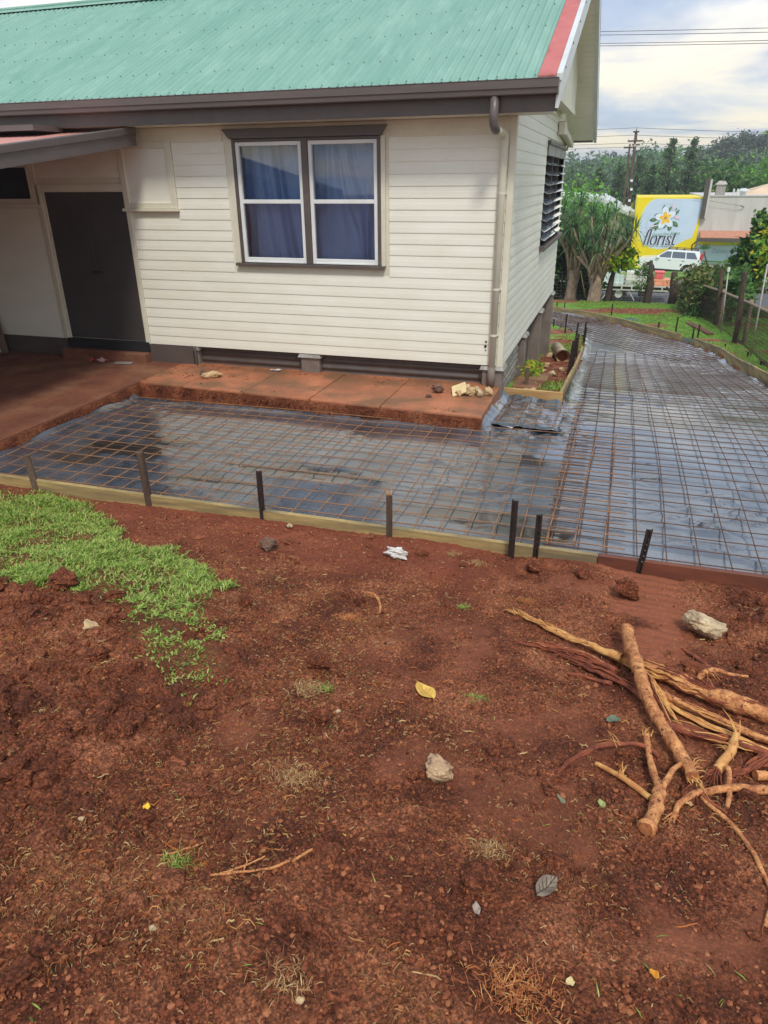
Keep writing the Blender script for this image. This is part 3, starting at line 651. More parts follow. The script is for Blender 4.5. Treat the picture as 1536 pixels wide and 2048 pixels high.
# far verge soffit boards (underside of the far slope)
for k in range(31):
    y0 = 15.47-k*.122; y1 = y0-.117
    if y1 < 11.74: break
    z = lambda y: roof_z(y)-.265
    mb = MB(); vs = []
    for y, zz_ in ((y0, z(y0)), (y1, z(y1))):
        vs += [(WX+.002, y, zz_), (-.70, y, zz_), (-.70, y, zz_+.012), (WX+.002, y, zz_+.012)]
    mb.add(vs, [(0, 1, 2, 3), (7, 6, 5, 4), (0, 4, 5, 1), (1, 5, 6, 2), (2, 6, 7, 3), (3, 7, 4, 0)]); mb.build('soffit_board', M['cream'], house)
# gable hood panel with its small soffit
b = MB(); hz = 3.30
poly = [(9.92, hz), (13.50, hz), (13.50, roof_z(13.5)-.25), (11.72, roof_z(11.72)-.25), (9.92, roof_z(9.92)-.25)]
b.prism(poly, 'x', -1.02, -.998); b.build('gable_panel', M['cream_trim'], house)
b = MB(); b.box(WX+.024, -1.021, 9.92, 13.5, hz, hz+.02); b.box(-1.0, -.985, 9.9, 13.52, hz-.03, hz+.03); b.build('hood_soffit', M['cream_trim'], house)
# roof
def corr(y0, z0, y1, z1, xa, xb, pitch=.0915, amp=.0165, per=8):
    n = int((xb-xa)/pitch*per); xs = np.linspace(xa, xb, n); V = []; ca = math.cos(math.atan(RS)); rows = 10
    nz_ = np.array([0, -(z1-z0), (y1-y0)]); nz_ = nz_/np.linalg.norm(nz_)
    if nz_[2] < 0: nz_ = -nz_
    for i in range(rows):
        t = i/(rows-1)
        w = amp*np.cos(2*np.pi*(xs-xb)/pitch)+ .0025*vn(xs*1.7, np.full_like(xs, t*6), 4)
        V.append(np.stack([xs, y0+(y1-y0)*t+nz_[1]*w, z0+(z1-z0)*t+nz_[2]*w], -1))
    V = np.concatenate(V); idx = np.arange(rows*n).reshape(rows, n)
    F = np.stack([idx[:-1, :-1], idx[:-1, 1:], idx[1:, 1:], idx[1:, :-1]], -1).reshape(-1, 4); return V, F
V, F = corr(7.90, 3.216, 11.72, 4.949, -13, -.80); roof = np_obj('roof', V, F, M['roof'], house, True)
V, F = corr(15.53, 3.216, 11.72, 4.949, -13, -.74); roof2 = np_obj('rear_roof', V, F, M['roof'], house, True)
b = MB(); up = Vector((0, -RS, 1)).normalized(); rng = random.Random(5)
for ri, s in enumerate((.035, .66, 1.5, 2.26, 3.05, 3.85)):
    y = 7.90+s*.9107; z = 3.216+s*.413
    for k in range(66):
        x = -.80-.0915*(2*k+1 if ri else 2*k+2)
        if rng.random() < .05: continue
        c = Vector((x, y, z))+up*.0168
        b.tube([c, c+up*.003], .009, 7); b.tube([c+up*.003, c+up*.010], .0055, 6)
so_ = b.build('roof_screw', M['screw'], roof); so_['kind'] = 'stuff'
b = MB()
for sgn in (1, -1):
    yy = lambda d: 11.72-sgn*d
    b.add([(-13, 11.72, 4.985), (-.72, 11.72, 4.985), (-.72, yy(.16), 4.985-.16*RS-.0), (-13, yy(.16), 4.985-.16*RS)], [(0, 1, 2, 3)])
b.tube([(-13, 11.72, 4.985), (-.72, 11.72, 4.985)], .03, 8); b.build('ridge_cap', M['roof'], roof)
# red verge flashing and white barge, near slope
def slope_strip(x0, x1, dz0, dz1, ya, yb, near=True):
    b = MB(); z = lambda y: roof_z(y)
    vs = []
    for y in (ya, yb):
        for x, d in ((x0, dz0), (x1, dz0), (x1, dz1), (x0, dz1)): vs.append((x, y, z(y)+d))
    return b.add(vs, [(0, 1, 2, 3), (7, 6, 5, 4), (0, 4, 5, 1), (1, 5, 6, 2), (2, 6, 7, 3), (3, 7, 4, 0)])
slope_strip(-.955, -.785, .008, .030, 7.90, 11.715).build('verge_flashing', M['redroof'], roof, bevel=.004)
slope_strip(-.783, -.728, .036, -.03, 7.915, 11.715).build('barge_capping', M['whitemetal'], house, bevel=.004)
slope_strip(-.775, -.742, -.031, -.262, 7.93, 11.715).build('barge_board', M['whitemetal'], house)
slope_strip(-.765, -.70, .04, -.12, 11.725, 15.54).build('barge_capping', M['taupe'], house)
slope_strip(-.745, -.692, -.121, -.285, 11.725, 15.52).build('barge_board', M['whitemetal'], house)
b = MB()
for q in range(6):
    y = 8.15+q*.62; z = roof_z(y); b.tube([(-.728, y, z+.0), (-.720, y, z+.0)], .011, 7)
b.build('barge_screw', M['screw'], house)['kind'] = 'stuff'
# gutter and fascia
b = MB()
gp_ = [(7.985, 3.19), (7.965, 3.19), (7.965, 3.085), (7.86, 3.085), (7.853, 3.092), (7.846, 3.135), (7.836, 3.140), (7.832, 3.205), (7.826, 3.214), (7.836, 3.218), (7.842, 3.208), (7.846, 3.145), (7.856, 3.136), (7.864, 3.096), (7.957, 3.096), (7.957, 3.19)]
b.prism(gp_[1:], 'x', -13, -.752); b.box(-.755, -.750, 7.832, 7.965, 3.086, 3.212); b.build('gutter', M['gutter'], house)
b = MB(); b.box(-13, -.757, 7.968, 7.988, 2.944, 3.19); b.build('fascia', M['taupe'], house, bevel=.003)
b = MB(); b.box(-13, -.757, 15.50, 15.52, 2.95, 3.19); b.box(-13, -.757, 15.53, 15.63, 3.08, 3.2); b.build('rear_gutter', M['gutter'], house)
# downpipe
dp = MB(); dp.tube([(-1.36, 7.91, 3.09), (-1.36, 7.91, 2.99), (-1.36, 7.915, 2.945)], .042, 14); dpo = dp.build('downpipe', M['cream_trim'], house, True)
b = MB(); b.tube([(-1.36, 7.905, 3.088), (-1.36, 7.905, 2.90), (-1.358, 7.915, 2.85), (-1.352, 7.95, 2.815), (-1.346, 8.0, 2.80)], .0455, 16); b.build('elbow', M['gutter'], dpo, True)
b = MB(); b.tube([(-1.348, 7.985, 2.803), (-1.325, 8.2, 2.79), (-1.315, 8.30, 2.782), (-1.31, 8.345, 2.755), (-1.309, 8.358, 2.70), (-1.309, 8.358, .30)], .041, 16); b.build('pipe', M['cream_trim'], dpo, True)
b = MB(); b.tube([(-1.309, 8.358, .31), (-1.309, 8.356, .08)], .0455, 16); b.build('pipe_foot', M['pier'], dpo, True)
b = MB()
for z in (2.2, 1.2, .68): b.tube([(-1.309, 8.358, z), (-1.309, 8.358, z+.02)], .0445, 16); b.box(-1.36, -1.255, 8.385, 8.40, z, z+.02)
b.build('bracket', M['cream_trim'], dpo)
# front window
win = MB(); win.box(-4.545, -4.505, 8.376, 8.50, 1.425, 2.80); win.box(-2.735, -2.698, 8.376, 8.50, 1.425, 2.80); win.box(-3.655, -3.575, 8.372, 8.50, 1.425, 2.80); win.box(-4.545, -2.698, 8.38, 8.50, 2.772, 2.80)
wf = win.build('window', M['taupe'], house, bevel=.004)
b = MB(); b.prism([(-4.555, 2.803), (-2.69, 2.803), (-2.612, 2.905), (-4.645, 2.905)], 'y', 8.335, 8.40); b.build('window_head', M['taupe'], wf, bevel=.004)
b = MB(); b.box(-4.615, -2.655, 8.345, 8.45, 1.388, 1.424); b.build('sill', M['taupe'], wf, bevel=.005)
b = MB(); b.box(-4.60, -4.547, 8.392, 8.418, 1.425, 2.80); b.build('side_trim', M['cream_trim'], wf); b = MB(); b.box(-2.696, -2.645, 8.392, 8.418, 1.425, 2.80); b.build('side_trim', M['cream_trim'], wf)
gl = bpy.data.materials.new('window_glass'); gl.use_nodes = True; t = gl.node_tree; t.nodes.clear()
o = t.nodes.new('ShaderNodeOutputMaterial'); mx = t.nodes.new('ShaderNodeMixShader'); tr = t.nodes.new('ShaderNodeBsdfTransparent'); gs = t.nodes.new('ShaderNodeBsdfGlossy'); fr = t.nodes.new('ShaderNodeFresnel')
tr.inputs[0].default_value = (.84, .89, .95, 1); gs.inputs['Roughness'].default_value = .01; fr.inputs[0].default_value = 1.6
t.links.new(fr.outputs[0], mx.inputs[0]); t.links.new(tr.outputs[0], mx.inputs[1]); t.links.new(gs.outputs[0], mx.inputs[2]); t.links.new(mx.outputs[0], o.inputs[0]); M['glass'] = gl
for x0, x1 in ((-4.503, -3.657), (-3.573, -2.737)):
    b = MB(); w = .042
    b.box(x0, x0+w, 8.388, 8.455, 1.43, 2.768); b.box(x1-w, x1, 8.388, 8.455, 1.43, 2.768); b.box(x0+w, x1-w, 8.388, 8.455, 2.768-w, 2.768); b.box(x0+w, x1-w, 8.388, 8.455, 1.43, 1.43+.06)
    b.box(x0+w, x1-w, 8.394, 8.44, 2.105, 2.15); b.box(x0+w, x1-w, 8.376, 8.388, 1.43, 1.45)
    b.build('sash', M['alum'], wf, bevel=.004)
    for z0, z1, yy in ((1.49, 2.105, 8.418), (2.15, 2.726, 8.430)):
        b = MB(); b.box(x0+w, x1-w, yy, yy+.004, z0, z1); b.build('pane', M['glass'], wf)
# curtains behind the glass, inside a room box lined pale to bounce light
b = MB(); b.box(-4.7, -2.55, 9.3, 9.32, 1.2, 2.95); b.box(-4.72, -4.70, 8.53, 9.32, 1.2, 2.95); b.box(-2.55, -2.53, 8.53, 9.32, 1.2, 2.95); b.box(-4.72, -2.53, 8.53, 9.32, 2.95, 2.97); b.box(-4.72, -2.53, 8.53, 9.32, 1.18, 1.20); b.build('room_lining', M['curtain'], wf)
def curtain(x0, x1, seed, sweep):
    n, r = 110, 26; rows = []
    for j in range(r):
        v = j/(r-1); z = 1.40+1.42*v; row = []
        for i in range(n):
            u = i/(n-1); sag = sweep*(1-v)**1.6*math.sin(u*3.1)
            x = x0+(x1-x0)*u + sag
            ph = u*9+float(vn(np.array([u*5.0]), np.array([v*.9]), seed)[0])*2.2
            y = 8.62+.050*math.sin(ph*2.2)+.022*math.sin(ph*5.1+seed)+.02*float(vn(np.array([u*4+sag]), np.array([v*1.2]), seed+3)[0])
            row.append((x, y, z))
        rows.append(row)
    mb = MB(); mb.grid(rows); return mb
curtain(-4.54, -3.60, 3, .16).build('curtain', M['curtain'], wf, True); curtain(-3.61, -2.70, 8, .02).build('curtain', M['curtain'], wf, True)
# door, hatch, left window
b = MB()
b.box(-7.52, -7.40, WY-.030, WY, ZB+.0, 2.335); b.box(-6.155, -6.09, WY-.028, WY, ZB-.01, 2.335); b.box(-7.40, -6.155, WY-.028, WY, 2.243, 2.335); b.box(-7.475, -7.44, WY-.042, WY-.030, ZB, 2.33)
do = b.build('door_frame', M['cream_trim'], house, bevel=.003)
for x0, x1 in ((-7.397, -6.781), (-6.775, -6.158)):
    b = MB(); b.box(x0, x1, WY-.018, WY-.002, .345, 2.240); d = b.build('door', M['door'], house, bevel=.003)
    b = MB(); cx = -6.815 if x0 < -7 else -6.735
    b.box(cx-.035, cx+.035, WY-.030, WY-.018, 1.24, 1.262); b.tube([(cx, WY-.02, 1.25), (cx, WY-.05, 1.25), (cx+.0, WY-.05, 1.215)], .008, 7); b.build('handle', M['steel'], d)
b = MB(); b.box(-7.45, -6.1, 8.36, 8.44, .20, .335); b.build('door_sill', M['dark'], house)
b = MB(); b.box(-7.5, -6.1, 8.25, 8.43, .06, .20); b.build('door_step', M['slabdirt'], house, bevel=.008)
b = MB(); b.box(-6.165, -6.085, WY-.032, WY, 2.05, 2.80); b.box(-5.47, -5.385, WY-.032, WY, 2.05, 2.80); b.box(-6.085, -5.47, WY-.032, WY, 2.725, 2.80); b.box(-6.085, -5.47, WY-.032, WY, 2.05, 2.115)
ha = b.build('hatch', M['cream_trim'], house, bevel=.004)
b = MB(); b.box(-6.085, -5.47, WY-.012, WY-.001, 2.115, 2.725); b.build('hatch_panel', M['cream'], ha)
b = MB(); b.box(-6.19, -5.365, WY-.06, WY, 2.012, 2.048); b.build('hatch_sill', M['cream_trim'], ha, bevel=.005)
b = MB(); b.box(-7.62, -7.50, WY-.03, WY, 2.10, 2.62); b.box(-8.36, -8.26, WY-.03, WY, 2.10, 2.62); b.box(-8.26, -7.62, WY-.03, WY, 2.54, 2.62); b.box(-8.4, -7.47, WY-.045, WY, 2.05, 2.10); b.box(-8.26, -7.62, WY-.02, WY, 2.10, 2.16)
lw = b.build('small_window', M['cream_trim'], house)
b = MB(); b.box(-8.26, -7.62, WY-.012, WY-.004, 2.16, 2.54); b.build('pane', M['dark'], lw)
# louvre window on the side wall
b = MB()
for y0, y1 in ((11.70, 11.78), (12.79, 12.83), (13.80, 13.84), (14.82, 14.90)): b.box(WX-.16, WX+.004, y0, y1, 1.40, 2.80)
b.box(WX-.06, WX+.06, 11.70, 14.90, 2.80, 2.85); b.box(WX-.06, WX+.09, 11.66, 14.94, 1.33, 1.40)
lv = b.build('louvre_window', M['taupe'], house, bevel=.004)
b = MB(); b.box(WX-.21, WX-.20, 11.72, 14.88, 1.38, 2.85); b.build('louvre_back', M['dark'], lv)
M['lglass'] = mat('louvre_glass', lin(196, 210, 220), 0.06, lin(180, 196, 208), fine=0, spec=1.0, coat=1.0)
M['lmetal'] = mat('louvre_top_metal', lin(150, 148, 142), 0.5, fine=.05)
rng = random.Random(9)
for c, (y0, y1) in enumerate(((11.78, 12.79), (12.83, 13.80), (13.84, 14.82))):
    b = MB(); b.box(WX-.02, WX+.03, y0, y1, 2.66, 2.80); b.build('louvre_panel', M['lmetal'], lv)
    for k in range(9):
        zt = 2.63-k*.134; a = math.radians(58+rng.uniform(-4, 4)+(5 if k > 5 else 0)); w = .19
        b = MB(); b.bar((WX+.022-.0+.0, y0+.01, zt), (WX+.022, y1-.01, zt), .01, .01)
        b = MB(); dx, dz = math.sin(a)*w, -math.cos(a)*w; ox = WX-.105
        b.add([(ox, y0+.012, zt), (ox+dx, y0+.012, zt+dz), (ox+dx, y1-.012, zt+dz), (ox, y1-.012, zt), (ox+.004, y0+.012, zt+.004), (ox+dx+.004, y0+.012, zt+dz+.004), (ox+dx+.004, y1-.012, zt+dz+.004), (ox+.004, y1-.012, zt+.004)],
              [(0, 1, 2, 3), (7, 6, 5, 4), (0, 4, 5, 1), (1, 5, 6, 2), (2, 6, 7, 3), (3, 7, 4, 0)]); b.build('louvre_blade', M['lglass'], lv)
# window hood edge above the louvres
b = MB(); b.box(WX+.02, WX+.13, 13.05, 13.32, 2.98, 3.17); b.bar((WX+.075, 13.25, 3.06), (WX+.085, 15.02, 2.90), .11, .10); b.build('hood_strip', M['cream_trim'], house, bevel=.01)
b = MB()
for x, z, r_ in ((-1.40, .60, .012), (-1.405, .545, .016), (-1.40, .50, .008)): b.tube([(x, WY-.022, z), (x, WY-.014, z)], r_, 7)
b.build('rust_mark', M['steel'], house)['kind'] = 'stuff'
# piers with ant caps
def pier(x0, x1, y0, y1, z0, z1):
    b = MB(); b.box(x0, x1, y0, y1, z0, z1-.012); p = b.build('pier', M['pier'], house, bevel=.008)
    b = MB(); e = .03; zc = z1-.012
    b.add([(x0-.0, y0-.0, zc), (x1, y0, zc), (x1, y1, zc), (x0, y1, zc), (x0-e, y0-e, zc-.035), (x1+e, y0-e, zc-.035), (x1+e, y1+e, zc-.035), (x0-e, y1+e, zc-.035), (x0-.012, y0-.012, zc+.006), (x1+.012, y0-.012, zc+.006), (x1+.012, y1+.012, zc+.006), (x0-.012, y1+.012, zc+.006)],
          [(8, 9, 5, 4), (9, 10, 6, 5), (10, 11, 7, 6), (11, 8, 4, 7), (8, 11, 10, 9), (4, 5, 1, 0), (5, 6, 2, 1), (6, 7, 3, 2), (7, 4, 0, 3)])
    b.build('ant_cap', M['galv'], p)
pier(-1.43, -1.19, 8.40, 8.63, -.15, ZB-.004); pier(-3.83, -3.57, 8.42, 8.65, .03, ZB-.004); pier(-5.42, -5.36, 8.43, 8.6, .03, ZB-.004)
for y0 in (10.55, 12.72, 14.83): pier(-1.44, -1.185, y0, y0+.25, float(T(y0))-.25, ZB-.03)
def hcorr(p, q, z0, z1, m, name='skirting_iron'):
    p, q = Vector(p), Vector(q); d = (q-p).normalized(); n = Vector((d.y, -d.x, 0)); rows = []
    for i in range(25):
        z = z0+(z1-z0)*i/24; o_ = n*(.012*math.cos(2*math.pi*(z-z0)/.092)); rows.append([Vector((p.x, p.y, z))+o_, Vector((q.x, q.y, z))+o_])
    mb = MB(); mb.grid(rows); return mb.build(name, m, house, True)
hcorr((-5.35, 8.50, 0), (-3.84, 8.50, 0), .04, .30, M['skirt']); hcorr((-3.56, 8.50, 0), (-1.44, 8.50, 0), .04, .30, M['skirt'])
b = MB(); b.box(-6.12, -5.425, 8.395, 8.43, .05, ZB-.004); b.box(-13, -7.5, 8.40, 8.43, .05, ZB-.004); b.build('base_panel', M['taupe'], house)
b = MB(); b.tube([(-5.395, 8.40, .30), (-5.38, 8.385, .2), (-5.375, 8.38, .07)], .018, 8); b.build('cable_conduit', M['skirt'], house)
# side underfloor cladding: corrugated near, vertical boards beyond
q = hcorr((-1.27, 8.66, 0), (-1.27, 10.5, 0), -.36, .29, M['galv'])
for a, c in ((10.82, 12.70), (12.99, 14.80)):
    n = int((c-a)/.235); w = (c-a)/n
    for i in range(n):
        mb = MB(); mb.box(-1.40, -1.365+(.006 if i % 2 else 0), a+i*w+.004, a+(i+1)*w-.004, float(T(a+i*w))-.15, .285); mb.build('base_board', M['skirt'], house)
# lean-to awning roof at the left
AX = -5.72
az = lambda y: 2.955-(8.2-y)*.122
def acorr():
    xs = np.linspace(-10.5, AX-.02, 420); V = []
    for i in range(6):
        y = 8.28-(8.28-1.7)*i/5; V.append(np.stack([xs, np.full_like(xs, y), az(y)-.045+.009*np.cos(2*np.pi*xs/.0915)], -1))  # outer stretch added out of view to shade the wall by the door
    idx = np.arange(6*420).reshape(6, 420); return np.concatenate(V), np.stack([idx[:-1, :-1], idx[:-1, 1:], idx[1:, 1:], idx[1:, :-1]], -1).reshape(-1, 4)
V, F = acorr(); aw = np_obj('awning_roof', V, F, M['awning'], house, True)
b = MB(); vs = []
for y in (8.22, 1.68):
    z = az(y); vs += [(AX-.055, y, z-.005), (AX-.008, y, z), (AX+.004, y, z-.012), (AX+.004, y, z-.075), (AX-.012, y, z-.085), (AX-.012, y, z-.205), (AX-.055, y, z-.21)]
b.add(vs, [(i, (i+1) % 7, 7+(i+1) % 7, 7+i) for i in range(7)]+[tuple(range(6, -1, -1)), tuple(range(7, 14))]); b.build('awning_barge', M['gutter'], aw)
b = MB(); b.box(-10.5, AX-.06, 8.22, 8.30, 2.86, 2.98); b.build('awning_flashing', M['taupe'], aw)
b = MB()
for y in (7.6, 6.6, 5.6, 4.6, 3.6, 2.7): b.box(-10.4, AX-.06, y-.03, y+.03, az(y)-.16, az(y)-.06)
b.box(-10.5, AX-.06, 1.64, 1.70, az(1.7)-.2, az(1.7)+.0)
b.build('awning_purlin', M['taupe'], aw)
b = MB(); b.box(-8.9, -6.62, 7.55, 8.05, 2.905, 2.965); b.build('awning_edge_board', M['gutter'], house)
b = MB(); b.box(-9.0, -8.92, 1.8, 1.88, -.3, az(1.8)-.1); b.build('awning_post', M['taupe'], house)
b = MB(); b.box(-9.12, -9.02, 1.9, 8.38, -.3, 2.25); b.build('added_shade_wall', M['taupe'], house)  # unseen wall added to cut the light under the awning

# ================================================================== CONCRETE SLAB by the house
slab = bpy.data.objects.new('concrete_slab', None); COL.objects.link(slab); tag(slab, kind='structure')
def slab_piece(poly, m, z=.07, name='paving_slab'):
    b = MB(); b.prism(poly, 'z', -.17, z); return b.build(name, m, slab, False, .012, 2)
yf = lambda x: 7.42-(x+5.63)*.0585
xs = [-5.63, -5.0, -4.12, -3.24, -2.36, -1.2]
for i in range(5):
    a, c = xs[i]+(.006 if i else 0), xs[i+1]-(.004 if i < 4 else 0)
    slab_piece([(a, yf(a)), (c, yf(c)), (c, 7.86), (a, 7.86)], M['slab'], .07-.002*(i % 2)); slab_piece([(a, 7.868), (c, 7.868), (c, 8.72), (a, 8.72)], M['slab'], .068+.003*((i+1) % 2))
for e0, e1 in (((-5.635, yf(-5.635)-.003), (-1.196, yf(-1.2)-.003)), ((-5.617, 5.0), (-5.632, 7.40))):
    b = MB(); b.bar((e0[0], e0[1], -.065), (e1[0], e1[1], -.065), .010, .215); b.build('stained_edge', M['soil'], slab)
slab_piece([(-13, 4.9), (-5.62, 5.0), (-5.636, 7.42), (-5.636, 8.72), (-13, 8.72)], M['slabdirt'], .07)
# soil lying against the slab edge
def clod_geo(n, fx, size, seed, flat=.7, sub=1):
    """many small irregular lumps as one mesh"""
    bm = bmesh.new(); bmesh.ops.create_icosphere(bm, subdivisions=sub, radius=1); bv = np.array([v.co[:] for v in bm.verts]); bf = np.array([[v.index for v in f.verts] for f in bm.faces]); bm.free()
    r = np.random.RandomState(seed); P = fx(r, n); n = len(P); S = size(r, n)
    jit = 1+.32*(r.rand(n, len(bv))-.5)*2
    sc_ = np.stack([.7+.6*r.rand(n), .7+.6*r.rand(n), flat*(.7+.5*r.rand(n))], -1)
    a = r.rand(n)*6.283; ca, sa = np.cos(a), np.sin(a)
    V = bv[None]*jit[..., None]*sc_[:, None]*S[:, None, None]
    V = np.stack([V[..., 0]*ca[:, None]-V[..., 1]*sa[:, None], V[..., 0]*sa[:, None]+V[..., 1]*ca[:, None], V[..., 2]], -1)+P[:, None, :]
    F = bf[None]+(np.arange(n)*len(bv))[:, None, None]
    return V.reshape(-1, 3), F.reshape(-1, 3)
M['clod'] = mat('soil_clod', SOIL_A, .9, SOIL_B, scale=9, fine=.25, fscale=120, bump=.8, bscale=110, bdist=.006, spec=.2)

# ================================================================== VEGETATION
def leafmat(name, cols, trans=.25, rough=.55): return mat(name, cols[0], rough, fine=0, island=cols, trans=trans, spec=.35)
K = 1.0
M['pine'] = leafmat('pine_needles', [lin(60, 88, 56), lin(86, 114, 72), lin(124, 148, 96)], .28)
M['bright'] = leafmat('bright_leaves', [lin(74, 124, 38), lin(104, 160, 50), lin(134, 184, 70)])
M['mid'] = leafmat('mid_green_leaves', [lin(56, 92, 44), lin(78, 118, 54), lin(108, 140, 66)])
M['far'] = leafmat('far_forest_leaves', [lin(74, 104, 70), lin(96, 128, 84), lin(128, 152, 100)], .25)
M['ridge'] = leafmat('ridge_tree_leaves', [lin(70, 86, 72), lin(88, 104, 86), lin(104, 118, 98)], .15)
M['olive'] = leafmat('yellow_olive_leaves', [lin(104, 116, 40), lin(134, 140, 52), lin(170, 150, 60)])
M['darkleaf'] = leafmat('dark_glossy_leaves', [lin(30, 56, 30), lin(48, 82, 38), lin(88, 130, 54)], .2, .35)
M['vine'] = leafmat('vine_leaves', [lin(50, 78, 38), lin(78, 108, 48), lin(120, 104, 70), lin(128, 150, 70)])
M['yelleaf'] = leafmat('yellow_green_leaves', [lin(70, 118, 30), lin(110, 158, 36), lin(160, 186, 44), lin(206, 178, 40)])
M['strap'] = leafmat('strap_leaves', [lin(50, 88, 54), lin(86, 128, 76), lin(138, 172, 112)], .25, .4)
M['grass'] = leafmat('lawn_blades', [lin(82, 112, 46), lin(120, 154, 58), lin(154, 184, 78), lin(186, 204, 108), lin(176, 158, 100)], .35, .4)
M['grassfar'] = leafmat('far_lawn_blades', [lin(92, 140, 48), lin(124, 172, 60), lin(150, 170, 76)], .3, .5)
M['straw'] = leafmat('dry_grass_bits', [lin(196, 150, 94), lin(160, 112, 70), lin(124, 80, 52), lin(214, 186, 132), lin(144, 100, 62)], .1, .7)
M['orangeroot'] = leafmat('orange_fine_roots', [lin(196, 116, 62), lin(160, 90, 50), lin(214, 160, 96)], .1, .7)
def cards(C, size, seed, up=.4, el=1.9):
    r = np.random.RandomState(seed); n = len(C); nn = r.normal(size=(n, 3)); nn[:, 2] += up*2; nn /= np.linalg.norm(nn, axis=1)[:, None]
    a = np.cross(nn, r.normal(size=(n, 3))); a /= np.linalg.norm(a, axis=1)[:, None]; b_ = np.cross(nn, a)
    s = (np.asarray(size)*(.6+.8*r.rand(n)))[:, None]
    V = np.stack([C-a*s, C+b_*s/el-nn*s*.12, C+a*s, C-b_*s/el-nn*s*.12], 1)
    return V.reshape(-1, 3), np.arange(n*4).reshape(n, 4)
def blob_pts(n, cl, seed, spread=.35, shell=.75, flat=1.0):
    """n points in clumps on an uneven crown of unit radius"""
    r = np.random.RandomState(seed); d = r.normal(size=(cl, 3)); d /= np.linalg.norm(d, axis=1)[:, None]
    rad = shell+(1-shell)*r.rand(cl)**.5; rad *= .72+.38*r.rand(cl); Cc = d*rad[:, None]
    k = r.randint(0, cl, n); P = Cc[k]+r.normal(size=(n, 3))*spread*(.5+.7*r.rand(cl))[k][:, None]*np.array([1, 1, .7])
    P[:, 2] *= flat; return P
def tree(name, label, loc, H_, Rc, leaf, m, kind='broad', n=1800, seed=1, group=None, bark='trunk_dark', cat='tree', trunk_r=.16, base=.3):
    t = thing(name, label, cat, loc, group); x, y, z = loc
    b = MB(); b.tube([(x, y, z-.2), (x+.1, y, z+H_*.3), (x-.05, y+.05, z+H_*.6), (x+.05, y, z+H_*(.95 if kind == 'pine' else .8))], [trunk_r*1.3, trunk_r, trunk_r*.7, trunk_r*.2], 8)
    rng = random.Random(seed)
    for k in range(6 if kind == 'broad' else 9):
        f = rng.uniform(.32, .75); a = rng.random()*6.28; l = Rc*(.75 if kind == 'broad' else .7*(1-f))
        b.tube([(x, y, z+H_*f), (x+math.cos(a)*l*.5, y+math.sin(a)*l*.5, z+H_*(f+.06)), (x+math.cos(a)*l, y+math.sin(a)*l, z+H_*(f+(.16 if kind == 'broad' else .03)))], [trunk_r*.45, trunk_r*.3, trunk_r*.1], 5)
    b.build('trunk', M[bark], t, True)
    r = np.random.RandomState(seed)
    if kind == 'pine':
        tiers = 15; P = []
        for i in range(tiers):
            f = i/(tiers-1); zt = base+(1-base)*f; rr = Rc*((1-f)**.5*(.6+.6*r.rand())+.06); k = max(4, int(9*(1-f)+3))
            for j in range(k):
                a = r.rand()*6.283; l = rr*(.65+.45*r.rand()); m_ = max(8, int(n/(tiers*7)))
                u = r.rand(m_)**.6
                P.append(np.stack([np.cos(a)*l*u+r.normal(size=m_)*.16, np.sin(a)*l*u+r.normal(size=m_)*.16, H_*zt-.05*l*u*H_*.25+.32*u**2*l+r.normal(size=m_)*.18], -1))
        P = np.concatenate(P)
        V, F = cards(P, np.full(len(P), leaf), seed, 0.2, 3.2)
    else:
        P = blob_pts(n, 34, seed)*np.array([Rc, Rc, H_*(1-base)/2])+np.array([0, 0, H_*(base+(1-base)/2)])
        V, F = cards(P, np.full(n, leaf), seed, .45)
    np_obj('crown', V+np.array(loc), F, M[m], t)
    return t
gz = lambda x, y: float(ground_z(np.array([[float(x)]]), np.array([[float(y)]]))[0, 0])
# far forest on the hillside, one mass
r = np.random.RandomState(4); Vs = []; Fs = []; Ms = []; nv = 0
for k in range(330):
    y = 118+r.rand()**1.3*150; x = -0.16*y-14+r.rand()*(0.34*y+34); s = .6+.75*r.rand()**1.5; rad = 3.5*s*(.8+.4*r.rand()); hh = 7.2*s
    z = gz(x, y)-.9-(1.2 if x < 0 else 0); Ms.append(np.full(420, int(r.choice(5, p=[.42, .2, .2, .1, .08])))); P = blob_pts(420, 20, 100+k, .26)*np.array([rad, rad, hh*.48])+np.array([x, y, z+hh*.52])
    V, F = cards(P, np.full(420, .46*(.7+y/400)), k, .5); Vs.append(V); Fs.append(F+nv); nv += len(V)
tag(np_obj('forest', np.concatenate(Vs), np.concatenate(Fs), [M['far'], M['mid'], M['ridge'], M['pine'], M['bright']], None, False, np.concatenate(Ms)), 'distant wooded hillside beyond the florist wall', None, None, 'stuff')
# tall ridge trees at the right
rng = random.Random(21)
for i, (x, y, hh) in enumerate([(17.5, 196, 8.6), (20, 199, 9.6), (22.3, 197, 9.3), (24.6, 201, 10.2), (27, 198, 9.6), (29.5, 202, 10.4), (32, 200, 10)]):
    tree('ridge_tree', 'tall grey green tree on the skyline ridge above the grey wall', (x, y, gz(x, y)+.1), hh, 2.2, .36, 'ridge', n=1500, seed=200+i, group='tall trees along the skyline ridge', base=.42, trunk_r=.22)
